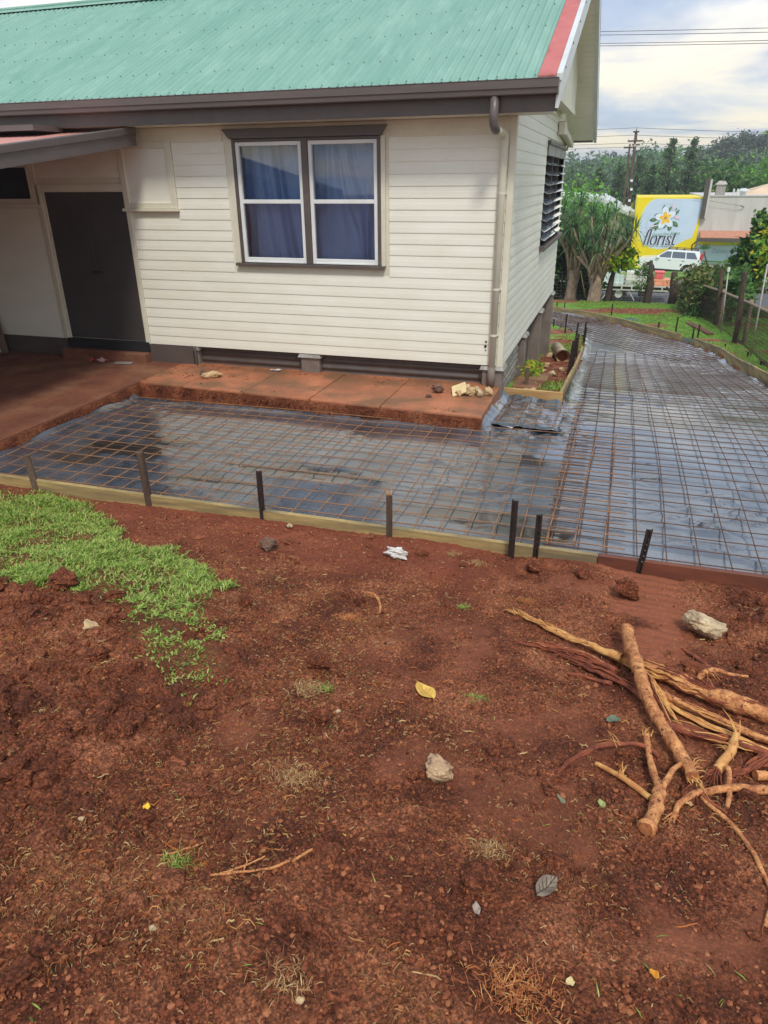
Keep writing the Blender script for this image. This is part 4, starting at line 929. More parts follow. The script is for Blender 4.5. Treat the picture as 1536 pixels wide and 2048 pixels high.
# dark pines behind the florist
PINES = [(-5.8, 92, 7.8, 2.1), (-3.6, 97, 9.0, 2.5), (-1.2, 93, 9.3, 2.2), (.9, 99, 10.2, 2.4), (2.3, 90, 9.0, 2.0), (4.2, 95, 12.0, 2.5), (6.1, 91, 11.6, 2.3), (8.2, 97, 8.8, 2.0), (-8.2, 96, 8.2, 2.3), (10.3, 99, 8.0, 2.0)]
for i, (x, y, hh, rr) in enumerate(PINES):
    lab = 'tallest dark pine, left one of the two spires above the florist sign' if i == 5 else 'tall dark pine, right one of the two spires beside the grey wall' if i == 6 else 'dark pine in the row behind the florist and power pole'
    tree('pine_tree', lab, (x, y, gz(x, y)-.2), hh, rr*1.05, .22, 'pine', 'pine', n=5200, seed=300+i, group='row of dark pines', base=.08)
tree('broad_tree', 'bright green feathery tree beside the louvre window above the palms', (-3.7, 60, -4.3), 6.2, 2.4, .17, 'bright', n=3600, seed=31, base=.22)
tree('broad_tree', 'low bright green tree between house edge and pole', (-1.4, 66, -4.9), 4.7, 1.9, .2, 'bright', n=2000, seed=32, base=.2)
for i, (x, y, hh, rr, lab) in enumerate([(9.2, 88, 9.6, 2.9, 'bright green spreading tree just right of the dark pillar'), (12.6, 91, 10.2, 3.2, 'bright green spreading tree above the tan pyramid roof'), (16.2, 88, 10.8, 3.4, 'bright green tree at the far right edge of the view')]):
    tree('spreading_tree', lab, (x, y, gz(x, y)-.6), hh, rr, .26, 'bright' if i != 0 else 'mid', n=3200, seed=40+i, base=.25)
for i, (x, y, hh, rr) in enumerate([(-2.2, 76, 5.8, 1.9), (0.6, 74, 5.2, 1.8), (2.6, 78, 5.4, 2.0), (5.2, 75, 5.2, 1.9), (7.4, 79, 5.8, 2.0), (10.5, 77, 6.0, 2.1), (13.2, 78, 6.4, 2.2)]):
    tree('scrub_tree', 'low olive green scrub tree at the feet of the pines', (x, y, gz(x, y)-.2), hh, rr, .2, 'olive' if i in (0, 1, 4) else 'mid', n=1500, seed=60+i, group='scrub trees below the pines', base=.15)

# ================================================================== STREET
def sheet(name, x0, x1, y0, y1, z, m, n=2):
    b = MB(); b.grid([[(x, y, z) for x in np.linspace(x0, x1, n)] for y in np.linspace(y0, y1, n)]); return tag(b.build(name, m), kind='structure')
sheet('road', -80, 80, 38.6, 48.4, -3.47, M['asphalt'])
b = MB(); b.box(-80, 80, 48.42, 48.62, -3.6, -3.34); tag(b.build('kerb', M['conc'], bevel=.02), kind='structure')
sheet('footpath', 5.0, 80, 50.0, 51.2, -3.42, M['conc'])
b = MB(); b.grid([[(x, y, z) for x in np.linspace(-80, 80, 60)] for y, z in ((48.6, -3.40), (50, -3.44), (53, -3.50), (58, -3.76))]); tag(b.build('verge', M['ground'], None, True), kind='structure')
# florist building
M['yellow'] = mat('yellow_sign_paint', lin(250, 224, 12), .5, lin(244, 214, 6), scale=1.5, fine=.02)
M['paleblue'] = mat('pale_blue_print', lin(206, 222, 240), .5, lin(198, 216, 236), scale=1, fine=.01)
M['greywall'] = mat('grey_render', lin(206, 202, 196), .8, lin(192, 188, 182), scale=.7, fine=.04, dirt=lin(176, 170, 160), dirt_lo=.6, dirt_hi=.9, stretch=(2, 1, .4))
M['terracotta'] = mat('terracotta_fascia', lin(196, 138, 112), .7, lin(182, 124, 98), fine=.05)
M['navy'] = mat('navy_ink', lin(58, 66, 88), .6, fine=0); M['inkgreen'] = mat('green_ink', lin(92, 150, 70), .6, fine=0); M['leafink'] = mat('dark_green_ink', lin(58, 96, 62), .6, fine=0)
M['leafink2'] = mat('mid_green_ink', lin(112, 152, 84), .6, fine=0); M['petal'] = mat('petal_white_ink', lin(226, 236, 247), .6, fine=0); M['petaledge'] = mat('petal_edge_ink', lin(150, 168, 190), .6, fine=0); M['gold'] = mat('gold_ink', lin(250, 190, 40), .6, lin(252, 214, 70), scale=6, fine=0)
M['pinkink'] = mat('pink_ink', lin(236, 206, 220), .6, fine=0); M['greyink'] = mat('grey_ink', lin(184, 198, 216), .6, fine=0); M['whiteink'] = mat('white_ink', lin(240, 244, 250), .6, fine=0)
fl = thing('florist_shop', 'florist building with big yellow flower sign and grey side wall across the street', 'shop', (5, 58, -3.8))
b = MB(); b.box(.66, 5.04, 58.0, 66, -4.2, .98); b.build('sign_wall', M['yellow'], fl)
b = MB(); b.box(5.06, 30, 58.12, 72, -4.2, 1.03); b.box(5.06, 30, 58.06, 58.3, 1.03, 1.10); b.build('wall', M['greywall'], fl)
b = MB(); b.box(5.02, 5.30, 57.72, 58.05, -.36, 2.2); b.build('dark_blade_post', M['taupe'], fl); b = MB(); b.box(5.30, 5.44, 57.75, 58.05, -.36, 2.12); b.build('grey_blade_side', M['greywall'], fl)
b = MB(); b.prism([(57.0, -1.62), (57.0, -1.56), (58.1, -1.18), (58.1, -1.62)], 'x', 5.2, 30); b.build('awning', M['terracotta'], fl)
b = MB(); b.box(5.0, 30, 56.92, 57.02, -1.84, -1.60); b.build('awning_gutter', M['taupe'], fl)
b = MB(); b.box(5.22, 30, 58.0, 58.1, -2.12, -1.86); b.build('yellow_band', M['yellow'], fl)
b = MB(); b.tube([(5.05, 57.0, -1.78), (4.8, 57.6, -2.1), (4.8, 57.9, -3.7)], .05, 8); b.build('drain_pipe', M['taupe'], fl)
b = MB(); b.box(6.1, 6.7, 61, 61.6, 1.0, 1.75); b.add([(6.0, 60.9, 1.75), (6.8, 60.9, 1.75), (6.8, 61.7, 1.75), (6.0, 61.7, 1.75), (6.2, 61.1, 2.0), (6.6, 61.1, 2.0), (6.6, 61.5, 2.0), (6.2, 61.5, 2.0)], [(0, 3, 2, 1), (4, 5, 6, 7), (0, 1, 5, 4), (1, 2, 6, 5), (2, 3, 7, 6), (3, 0, 4, 7)]); b.build('roof_vent', M['galv'], fl)
for x in (7.15, 7.4): b = MB(); b.tube([(x, 60, 1.0), (x, 60, 1.5)], .05, 8); b.build('vent_pipe', M['whitemetal'], fl)
b = MB(); b.tube([(7.9, 61, 1.0), (7.9, 61, 1.3)], .2, 12); b.tube([(7.9, 61, 1.3), (7.9, 61, 1.36), (7.9, 61, 1.5)], [.42, .42, .15], 14); b.build('roof_cowl', M['whitemetal'], fl)
# sign print: flat shapes standing on the sign wall
ly = [0]
def flat(poly, m, name='sign_print', parent=None, y=None):
    ly[0] += 1; yy = (57.995-.0012*ly[0]) if y is None else y
    b = MB(); b.add([(p[0], yy, p[1]) for p in poly], [tuple(range(len(poly)))]); return b.build(name, m, parent or fl)
def ell(cx, cz, a, c, rot=0, n=26, tip=0):
    o = []
    for i in range(n):
        t = 2*math.pi*i/n; u, v = a*math.cos(t), c*math.sin(t)*(1 if not tip else (1-tip*abs(math.cos(t))**3*.8)); o.append((cx+u*math.cos(rot)-v*math.sin(rot), cz+u*math.sin(rot)+v*math.cos(rot)))
    return o
sx_ = lambda u: .66+u*4.38/1340*1.0; 
def SP(u, v): return (.70+(u-40)/1310*4.30, .97-(v-40)/1000*3.62)     # sign drawing units to wall metres
pb = [(400, 62), (1385, 62), (1340, 420), (1265, 770), (1130, 810), (1000, 880), (900, 940), (760, 970), (600, 985), (430, 960), (300, 900), (210, 800), (165, 660), (150, 500), (175, 340), (230, 220), (310, 120)]
M['paleyellow'] = mat('yellow_fade_print', lin(236, 232, 130), .5, fine=0)
cx0, cz0 = 720, 520
flat([SP(cx0+(u-cx0)*1.05 if u < 1250 else u, cz0+(v-cz0)*1.035 if v > 80 else v) for u, v in pb], M['paleyellow'])
flat([SP(u, v) for u, v in pb], M['paleblue'])
def stroke(pts, nib, m, closed=False, name='lettering', tmin=.004):
    """pen stroke with a broad nib: gives thick and thin like printed italics"""
    ly[0] += 1; yy = 57.995-.0012*ly[0]; P = [Vector((p[0], 0, p[1])) for p in pts]; b = MB(); vs = []; n = len(P)
    for i, p in enumerate(P):
        d = P[min(i+1, n-1)]-P[max(i-1, 0)]; d = d.normalized() if d.length else Vector((1, 0, 0)); q = Vector((-d.z, 0, d.x))
        w = max(abs(q.x*nib[0]+q.z*nib[1]), tmin)
        vs += [(p.x+q.x*w, yy, p.z+q.z*w), (p.x-q.x*w, yy, p.z-q.z*w)]
    b.add(vs, [(2*i, 2*i+1, 2*i+3, 2*i+2) for i in range(n-1)]); return b.build(name, m, fl)
for rr in (1.0, .93): stroke([SP(640-360*rr*math.cos(t), 520-380*rr*math.sin(t)) for t in np.linspace(-.75, 1.95, 24)], (.016, .016), M['greyink'], name='sign_swirl')
# flower
for u, v, a, c, rt in ((600, 225, 62, 26, 75), (735, 245, 56, 24, 70), (885, 310, 74, 26, 55), (880, 520, 84, 42, -42), (780, 595, 62, 42, -95), (680, 565, 46, 20, 60), (510, 600, 66, 24, 60), (455, 590, 84, 24, 20), (505, 510, 80, 20, 25), (420, 445, 76, 36, 3), (490, 352, 64, 26, 10), (858, 248, 26, 14, 60)):
    kx = 4.30/1310; cxx, czz = SP(u, v); flat(ell(cxx, czz, a*kx, c*kx, math.radians(rt), 20, .9), M['leafink']); flat(ell(cxx+.02, czz+.01, a*kx*.6, c*kx*.45, math.radians(rt), 16, .9), M['leafink2'])
for u, v, a, c, rt in ((808, 190, 90, 26, 78), (905, 400, 70, 26, -20), (420, 560, 60, 20, 15)): flat(ell(*SP(u, v), a*4.3/1310, c*4.3/1310, math.radians(rt), 20, .7), M['pinkink'])
for k in range(5):
    a = math.radians(100+72*k); cu, cv = 665+104*math.cos(a), 410-112*math.sin(a)
    flat(ell(*SP(cu, cv), .385, .235, a+.0, 26), M['petaledge']); flat(ell(*SP(cu, cv), .372, .222, a, 26), M['petal'])
for k in range(5):
    a = math.radians(100+72*k); flat(ell(*SP(665+52*math.cos(a), 410-56*math.sin(a)), .24, .12, a, 18), M['gold'])
flat(ell(*SP(665, 410), .1, .1, 0, 14), M['terracotta'])
def letters(word, u0, v0, h, m, nib):
    G_ = {'f': ([[(.62, 1.62), (.5, 1.7), (.36, 1.6), (.28, 1.25), (.24, .8), (.2, 0)], [(.02, .98), (.52, .98)], [(.04, .02), (.36, .02)]], .5),
          'l': ([[(.02, 1.62), (.16, 1.68), (.16, 0)], [(0, .02), (.32, .02)]], .42),
          'o': ([[(.36+.34*math.cos(t), .5+.5*math.sin(t)) for t in np.linspace(0, 6.283, 22)]], .84),
          'r': ([[(.02, .96), (.16, 1.0), (.16, 0)], [(.16, .6), (.28, .88), (.44, 1.0), (.56, .9)], [(0, .02), (.32, .02)]], .62),
          'i': ([[(.02, .96), (.16, 1.0), (.16, 0)], [(0, .02), (.32, .02)], [(.13, 1.42), (.2, 1.42)]], .44),
          's': ([[(.5, .85), (.4, .98), (.22, 1.0), (.1, .85), (.14, .66), (.34, .5), (.5, .34), (.5, .15), (.36, .01), (.16, .02), (.06, .18)]], .66),
          't': ([[(.22, 1.36), (.2, .7), (.18, .25), (.24, .04), (.38, .02), (.5, .14)], [(.02, .98), (.46, .98)]], .56)}
    x = 0; slant = .17
    for ch in word:
        st, adv = G_[ch]
        for s_ in st:
            ip = []
            for i in range(len(s_)-1):
                for q in range(4): f = q/4; ip.append((s_[i][0]*(1-f)+s_[i+1][0]*f, s_[i][1]*(1-f)+s_[i+1][1]*f))
            ip.append(s_[-1]); stroke([SP(u0+(x+p[0]+slant*p[1])*h, v0-p[1]*h*1.02) for p in ip], nib, m, tmin=.011 if m is M['navy'] else .04)
        x += adv
letters('florist', 262, 912, 168, M['whiteink'], (.10, .05)); letters('florist', 258, 908, 168, M['navy'], (.058, .006))
def text(body, x, z, size, m, shear=.3, parent=fl, y=57.9, rot=0, name='lettering', ext=0.0, sx=1.0):
    c = bpy.data.curves.new(name, 'FONT'); c.body = body; c.size = size; c.shear = shear; c.resolution_u = 3; c.extrude = ext
    o = bpy.data.objects.new(name, c); COL.objects.link(o); dg = bpy.context.evaluated_depsgraph_get(); me = bpy.data.meshes.new_from_object(o.evaluated_get(dg)); COL.objects.unlink(o); bpy.data.objects.remove(o)
    me.transform(Matrix.Translation((x, y, z)) @ Matrix.Rotation(rot, 4, 'Y') @ Matrix.Rotation(math.pi/2, 4, 'X') @ Matrix.Diagonal((sx, 1, 1, 1))); me.materials.clear(); me.materials.append(m)
    return link(bpy.data.objects.new(name, me), parent)
tx, tz_ = SP(430, 745); text('Dream Into Bloom', tx, tz_, .30, M['inkgreen'], .35, y=57.88, rot=math.radians(-4), sx=.82)
# second shop board
b = MB(); b.box(5.22, 8.25, 58.0, 58.1, -3.35, -2.14); b.build('shop_board', M['paleblue'], fl)
text('Tablelands', 6.15, -2.66, .42, M['petaledge'], .4, y=57.99, sx=.85); text('Hire', 7.15, -3.05, .42, M['petaledge'], .4, y=57.99, sx=.85)
for k in range(7):
    a = math.radians(20+24*k); flat(ell(5.72+.22*math.cos(a), -2.42+.2*math.sin(a), .24, .045, a, 12, .8), M['inkgreen'], y=57.993-.0004*k)
flat(ell(5.74, -2.66, .14, .15), M['pinkink'], y=57.986); flat(ell(5.74, -2.63, .12, .035), M['terracotta'], y=57.984); flat([(5.66, -2.78), (5.82, -2.78), (5.75, -3.0)], M['petaledge'], y=57.986)
flat([(5.3, -3.3), (7.9, -3.3), (7.9, -3.18), (6.6, -3.2), (5.3, -3.16)], M['inkgreen'], y=57.991)
b = MB(); b.tube([(4.4, 57.9, .95), (6.0, 57.85, .68), (7.6, 57.9, .43)], .012, 5); b.tube([(7.5, 57.95, .45), (7.6, 57.9, .43), (7.75, 58.05, .33)], .03, 6); b.build('service_cable', M['taupe'], fl)
# house roof beyond
b = MB(); b.add([(8.2, 64, 1.0), (12.8, 64, 1.0), (12.8, 70, 1.0), (8.2, 70, 1.0), (10.4, 66, 1.75), (10.6, 68, 1.75)], [(0, 1, 4), (1, 2, 5, 4), (2, 3, 5), (3, 0, 4, 5)])
o = thing('roof_house', 'small house behind the florist with tan pyramid roof', 'house', (10.5, 67, -3)); b.build('roof', mat('tan_roof', lin(222, 196, 164), .7, lin(206, 178, 146), scale=.6, fine=.05), o); b = MB(); b.box(8.6, 12.4, 64.4, 69.6, -4.5, .99); b.build('wall', M['greywall'], o)
# left building behind the palms
lb = thing('beige_building', 'beige building with pale sloping roof behind the palms', 'building', (-2, 62, -4))
M['beige'] = mat('beige_wall', lin(206, 196, 172), .75, lin(194, 184, 160), scale=1, fine=.05)
b = MB(); b.prism([(-8, -4.6), (.55, -4.6), (.55, -.45), (-2.2, .55), (-8, .7)], 'y', 60.2, 72); b.build('wall', M['beige'], lb)
b = MB(); b.prism([(-8.3, .75), (-2.3, .62), (.78, -.52), (.78, -.42), (-1.9, .98), (-8.3, 1.2)], 'y', 59.7, 72.4); b.build('roof', M['whitemetal'], lb)
for x0, x1 in ((-2.6, -1.5), (-.75, -.4), (.1, .4)): b = MB(); b.box(x0, x1, 60.12, 60.19, -4.0, -1.9); b.build('window', M['dark'], lb)
b = MB(); b.box(.2, .34, 59.9, 60.1, -4.4, .0); b.build('post', M['taupe'], lb)
# poles and wires
def pole(label, x, y, z0, z1, r0, arms, xt=0, m='wood_post'):
    t = thing('power_pole', label, 'power pole', (x, y, z0)); b = MB(); b.tube([(x, y, z0), (x+xt, y, z1)], [r0, r0*.7], 10); b.build('pole', M[m], t, True)
    for dz, w in arms:
        b = MB(); b.box(x+xt-w/2, x+xt+w/2, y-.16, y-.04, z1-dz-.06, z1-dz+.06); a = b.build('crossarm', M['wood_post'], t)
        for k in (-.45, -.15, .15, .45): b = MB(); b.tube([(x+xt+k*w, y-.1, z1-dz+.06), (x+xt+k*w, y-.1, z1-dz+.25)], .05, 6); b.build('insulator', M['alum'], a)
    return t
pp = pole('tall timber power pole with two crossarms behind the yellow sign', .3, 72, -5, 6.05, .17, [(.25, .5), (.95, 1.2), (1.25, .9)], -.3)
pole('thinner street light pole standing just left of the tall power pole', -.12, 68, -4.7, 4.6, .10, [(.12, .9)], -.25)
b = MB()
for z, x in ((1.9, .12), (1.2, .2), (.3, .16), (-.3, .26)): b = MB(); b.box(x-.08, x+.12, 71.6, 71.85, z, z+.2); b.build('fitting', M['alum'], pp)
def wire(label, p, q, sag, r=.012):
    b = MB(); p, q = Vector(p), Vector(q); pts = []
    for i in range(21):
        f = i/20; v = p.lerp(q, f); v.z -= sag*4*f*(1-f); pts.append(v)
    b.tube(pts, r, 4); return tag(b.build('power_line', M['taupe'], None, True), label, 'wire', 'overhead wires')
for i, (za, zb_, lb_) in enumerate([(9.18, 8.94, 'topmost overhead wire crossing the upper sky'), (9.07, 8.71, 'second overhead wire just under the topmost one in the sky'), (8.65, 8.44, 'third overhead wire crossing the upper sky'), (8.56, 8.30, 'lowest wire of the upper group crossing the sky')]):
    wire(lb_, (-20, 45, za+.9), (28, 45, zb_-.5), .35, .013)
for i, (a, c, lb_) in enumerate([(6.3, 5.4, 'wire from the top of the tall power pole'), (5.75, 5.1, 'wire below the pole top near the skyline'), (5.15, 4.6, 'wire at the crossarm level near the treetops'), (4.85, 4.3, 'lowest wire running across in front of the pines'), (3.1, 2.7, 'thin wire hanging across the dark pines')]):
    wire(lb_, (-40, 72, a+.3), (-.05, 71.95, a-.2), .3, .016) if i < 4 else None
    wire(lb_+' going right', (-.05, 71.95, a-.2), (45, 72, c), .6, .016)

# ================================================================== CAR
M['carwhite'] = mat('white_car_paint', lin(240, 242, 244), .25, fine=0, coat=.6); M['carglass'] = mat('tinted_car_glass', lin(84, 96, 108), .08, fine=0, spec=1); M['rubber'] = mat('tyre_rubber', lin(42, 41, 41), .8, fine=.1); M['blacktrim'] = mat('black_trim', lin(40, 41, 43), .5, fine=0)
M['rim'] = mat('alloy_rim', lin(206, 208, 212), .3, fine=0, metallic=.6); M['redlamp'] = mat('red_lamp', lin(190, 40, 40), .3, fine=0)
car = thing('parked_car', 'white four wheel drive wagon with roof rack parked in front of the yellow sign', 'car', (0, 0, 0), )
cp = bpy.data.objects  # car is modelled lengthwise on x, front at -x, then placed
def arch(cx, r=.44, z0=.36, n=10): return [(cx+r*math.cos(t), z0+r*math.sin(t)) for t in np.linspace(math.pi, 0, n)]
body = [(-2.32, .62), (-2.36, .80), (-2.30, 1.02), (-2.15, 1.10), (-1.15, 1.20), (-.95, 1.22), (2.20, 1.24), (2.30, 1.0), (2.33, .6), (2.28, .45), (1.85, .40)] + arch(1.38)[::-1] + [(.9, .36), (-.92, .36)] + arch(-1.40)[::-1] + [(-2.0, .42)]
b = MB(); b.prism(body, 'y', -.92, .92); b.build('body', M['carwhite'], car, bevel=.07, seg=3)
def frus(b, lo, hi, z0, z1, w0, w1):
    b.add([(lo[0], -w0, z0), (lo[1], -w0, z0), (lo[1], w0, z0), (lo[0], w0, z0), (hi[0], -w1, z1), (hi[1], -w1, z1), (hi[1], w1, z1), (hi[0], w1, z1)], [(0, 3, 2, 1), (4, 5, 6, 7), (0, 1, 5, 4), (1, 2, 6, 5), (2, 3, 7, 6), (3, 0, 4, 7)])
b = MB(); frus(b, (-1.12, 2.22), (-.22, 2.02), 1.20, 1.80, .90, .74); b.build('cabin', M['carwhite'], car, bevel=.05, seg=3)
def sideglass(x0, x1, x2, x3):
    b = MB(); f = lambda z: .90-(z-1.20)*(.16/.60)+.006
    for s in (-1, 1): b.add([(x0, s*f(1.25), 1.25), (x1, s*f(1.25), 1.25), (x3, s*f(1.70), 1.70), (x2, s*f(1.70), 1.70)], [(0, 1, 2, 3)])
    b.build('side_window', M['carglass'], car)
sideglass(-.92, .08, -.28, .08); sideglass(.15, 1.12, .15, 1.06); sideglass(1.19, 2.0, 1.13, 1.72)
b = MB(); b.add([(-1.08, -.8, 1.235), (-1.08, .8, 1.235), (-.28, .68, 1.765), (-.28, -.68, 1.765)], [(0, 1, 2, 3)]); b.build('windscreen', M['carglass'], car)
for cx in (-1.40, 1.38):
    for s in (-1, 1):
        b = MB(); b.tube([(cx, s*.72, .38), (cx, s*.74, .38), (cx, s*.92, .38), (cx, s*.94, .38)], [.33, .38, .38, .34], 22); w = b.build('wheel', M['rubber'], car)
        b = MB(); b.tube([(cx, s*.935, .38), (cx, s*.945, .38)], [.245, .23], 18)
        rm = b.build('rim', M['rim'], w); b = MB()
        for k in range(6):
            a = k*1.047+.5; b.obb((cx+.15*math.cos(a), s*.948, .38+.15*math.sin(a)), (.03*math.cos(a), 0, .03*math.sin(a)), (0, .003, 0), (-.035*math.sin(a), 0, .035*math.cos(a)))
        b.build('rim_gap', M['blacktrim'], w)
for s in (-1, 1):
    b = MB(); b.box(-1.0, .95, s*.93-.03, s*.93+.03, .34, .42); b.build('side_step', M['blacktrim'], car)
    b = MB(); b.box(-.98, -.72, s*1.0-.09, s*1.0+.09, 1.18, 1.34); b.build('mirror', M['carwhite'], car, bevel=.03)
    for x in (-.1, .9): b = MB(); b.box(x, x+.2, s*.925-.012, s*.925+.012, 1.06, 1.10); b.build('door_handle', M['blacktrim'], car)
    b = MB(); b.box(2.14, 2.30, s*.80-.1, s*.80+.1, 1.15, 1.52); b.build('tail_light', M['redlamp'], car)
    b = MB(); b.box(-2.33, -2.05, s*.75-.14, s*.75+.14, .90, 1.06); b.build('headlight', M['carglass'], car)
    for x0, x1 in ((-1.95, -.92), (.86, 1.9)): b = MB(); cxx = (x0+x1)/2; b.tube([(cxx+.46*math.cos(t), s*.925, .37+.46*math.sin(t)) for t in np.linspace(.1, 3.04, 12)], .03, 5); b.build('arch_trim', M['blacktrim'], car)
b = MB()
for s in (-.62, .62): b.box(-.25, 1.95, s-.02, s+.02, 1.86, 1.90)
for x in (-.2, .35, .9, 1.45, 1.9): b.box(x-.03, x+.03, -.64, .64, 1.88, 1.93); b.box(x-.02, x+.02, -.62, -.58, 1.79, 1.88); b.box(x-.02, x+.02, .58, .62, 1.79, 1.88)
b.build('roof_rack', M['blacktrim'], car)
b = MB(); b.box(-2.44, -2.25, -.85, .85, .48, .72); b.box(2.25, 2.40, -.85, .85, .48, .70); b.build('bumper', M['blacktrim'], car, bevel=.03)
def bake_place(root, loc, rz, scale):
    """children were built round the origin: move the root"""
    root.location = loc; root.rotation_euler = (0, math.radians(2.2), rz); root.scale = (scale,)*3
bake_place(car, (3.28, 55, -3.80), math.radians(-7), .89)

# ================================================================== TRUCK
tk = thing('flatbed_truck', 'white flatbed truck parked on the street behind the tree stumps', 'truck', (0, 0, 0))
M['tray'] = mat('pale_tray_steel', lin(206, 204, 190), .5, lin(186, 184, 170), scale=3, fine=.05); 
b = MB(); b.box(-1.25, 2.72, 39.2, 41.2, -2.72, -2.66); b.box(-1.25, 2.72, 39.14, 39.2, -2.90, -2.84); b.box(-1.25, 2.72, 39.14, 39.2, -2.70, -2.64)
for i in range(9): x = -1.22+i*.485; b.box(x, x+.07, 39.13, 39.2, -2.86, -2.68)
b.build('tray', M['tray'], tk); b = MB(); b.box(-1.2, 2.65, 39.3, 41.1, -2.88, -2.72); b.box(-3.6, 2.4, 39.9, 40.5, -3.05, -2.88); b.build('chassis', M['blacktrim'], tk)
for x in (.15, -2.9):
    for y in (39.3, 40.9): b = MB(); b.tube([(x, y, -3.1), (x, y+.03, -3.1), (x, y+.24, -3.1), (x, y+.27, -3.1)], [.34, .40, .40, .34], 20); w = b.build('wheel', M['rubber'], tk); b = MB(); b.tube([(x, y-.01, -3.1), (x, y+.02, -3.1)], [.19, .2], 14); b.build('rim', M['tray'], w)
for xa, xb_ in ((-.33, -.66), (.62, .95)): b = MB(); b.bar((xa, 39.22, -2.9), (xb_, 39.22, -3.38), .05, .04); b.build('mudguard_strut', M['tray'], tk)
b = MB(); b.box(1.1, 1.75, 39.3, 39.8, -3.2, -2.93); b.build('toolbox', M['blacktrim'], tk, bevel=.05)
b = MB(); b.prism([(-3.9, -3.2), (-1.5, -3.2), (-1.5, -1.35), (-2.6, -1.35), (-3.3, -2.2), (-3.9, -2.35)], 'y', 39.3, 41.1); b.build('cab', M['carwhite'], tk, bevel=.06); b = MB(); b.add([(-3.1, 39.29, -2.1), (-1.8, 39.29, -2.1), (-1.8, 39.29, -1.5), (-2.5, 39.29, -1.5)], [(0, 1, 2, 3)]); b.build('cab_window', M['carglass'], tk)
b = MB(); b.tube([(2.62, 39.25, -2.66), (2.62, 39.25, -2.0)], .03, 6); b.build('tray_post', M['tray'], tk)
def cargo(name, label, x0, x1, y0, y1, z0, z1, m, lid=None, cat='crate', ribs=0):
    t = thing(name, label, cat, ((x0+x1)/2, (y0+y1)/2, z0)); b = MB(); b.box(x0, x1, y0, y1, z0, z1); b.build('tub', m, t, bevel=.02)
    if lid: b = MB(); b.box(x0-.03, x1+.03, y0-.03, y1+.03, z1, z1+.05); b.build('lid', lid, t, bevel=.015)
    for k in range(ribs): x = x0+(k+.5)*(x1-x0)/ribs; b = MB(); b.box(x-.02, x+.02, y0-.02, y0-.0, z0+.03, z1-.03); b.build('rib', m, t)
M['mint'] = mat('pale_mint_plastic', lin(214, 226, 222), .5, lin(200, 214, 212), scale=2, fine=.03); M['offwhite'] = mat('off_white_carton', lin(228, 226, 216), .7, lin(210, 208, 198), scale=4, fine=.06)
M['pink'] = mat('coral_pink_plastic', lin(240, 116, 116), .5, lin(228, 100, 102), fine=.04); M['peach'] = mat('peach_orange_plastic', lin(240, 164, 126), .55, lin(226, 146, 108), fine=.06)
cargo('storage_box', 'large pale mint box at the front of the truck tray', -.78, .32, 39.4, 40.6, -2.655, -1.96, M['mint'], M['mint'], 'box', 4)
cargo('storage_box', 'off white carton stack on the middle of the truck tray', .42, 1.70, 39.4, 40.6, -2.46, -2.02, M['offwhite'], None, 'box', 2)
cargo('storage_box', 'grey green base box under the white cartons on the truck tray', .40, 1.72, 39.38, 40.6, -2.655, -2.465, mat('grey_green_box', lin(170, 178, 158), .6, fine=.06), None, 'box')
cargo('plastic_crate', 'coral pink tub on top of the orange crate on the truck', 1.80, 2.22, 39.42, 40.1, -2.33, -2.04, M['pink'], M['pink'], 'crate', 3)
cargo('plastic_crate', 'peach orange crate at the rear end of the truck tray', 1.76, 2.55, 39.4, 40.2, -2.655, -2.34, M['peach'], None, 'crate', 4)

# ================================================================== YARD PLANTS
def strap_rosette(b_v, b_f, c, axis, n, L_, rng):
    axis = Vector(axis).normalized(); o = axis.orthogonal().normalized(); o2 = axis.cross(o)
    for k in range(n):
        a = rng.random()*6.283; el = rng.uniform(-.35, 1.35); l = L_*rng.uniform(.7, 1.1); w = l*.026
        d = (o*math.cos(a)+o2*math.sin(a))*math.cos(el)+axis*math.sin(el); sd = d.cross(Vector((0, 0, 1))); sd = sd.normalized() if sd.length > .05 else o
        pts = [Vector(c), Vector(c)+d*l*.5, Vector(c)+d*l+Vector((0, 0, -l*.25*math.cos(el)))]
        i0 = len(b_v)
        for p, ww in zip(pts, (w*.8, w, w*.1)): b_v += [tuple(p+sd*ww), tuple(p-sd*ww)]
        b_f += [(i0, i0+1, i0+3, i0+2), (i0+2, i0+3, i0+5, i0+4)]
def dracaena(label, x, y, z, heads, rx, zlo, zhi, stems, seed, tr=.30):
    rng = random.Random(seed); t = thing('palm_like_tree', label, 'tree', (x, y, z)); b = MB()
    b.tube([(x-.02, y, z-.25), (x, y, z+.1), (x+.02, y, z+.6), (x+.04, y, z+1.15)], [tr*1.35, tr, tr*.85, tr*.95], 12, jit=.08, rng=rng)
    ends = []
    for k in range(heads):
        a = rng.random()*6.283; q = math.sqrt(rng.random()); hx = x+rx*q*math.cos(a); hy = y+rx*.8*q*math.sin(a)
        hz_ = z+zlo+(zhi-zlo)*(rng.random()*.8+.2*(1-q)); s = stems[k % len(stems)]
        p0 = Vector((x+s, y+rng.uniform(-.1, .1), z+rng.uniform(.55, 1.1))); p3 = Vector((hx, hy, hz_)); p1 = p0+Vector(((hx-x)*.25, (hy-y)*.25, (hz_-p0.z)*.4)); p2 = p0.lerp(p3, .75)+Vector((0, 0, -.05))
        b.tube([p0, p1, p2, p3], [tr*.34, tr*.24, .05, .035], 6, rng=rng); ends.append((p3, (p3-p2)))
    b.build('trunk', M['trunk'], t, True)
    for p, ax in ends:
        V, F = [], []; strap_rosette(V, F, p, ax+Vector((0, 0, .5)), 34, .74, rng); np_obj('leaf_rosette', np.array(V), np.array(F), M['strap'], t)
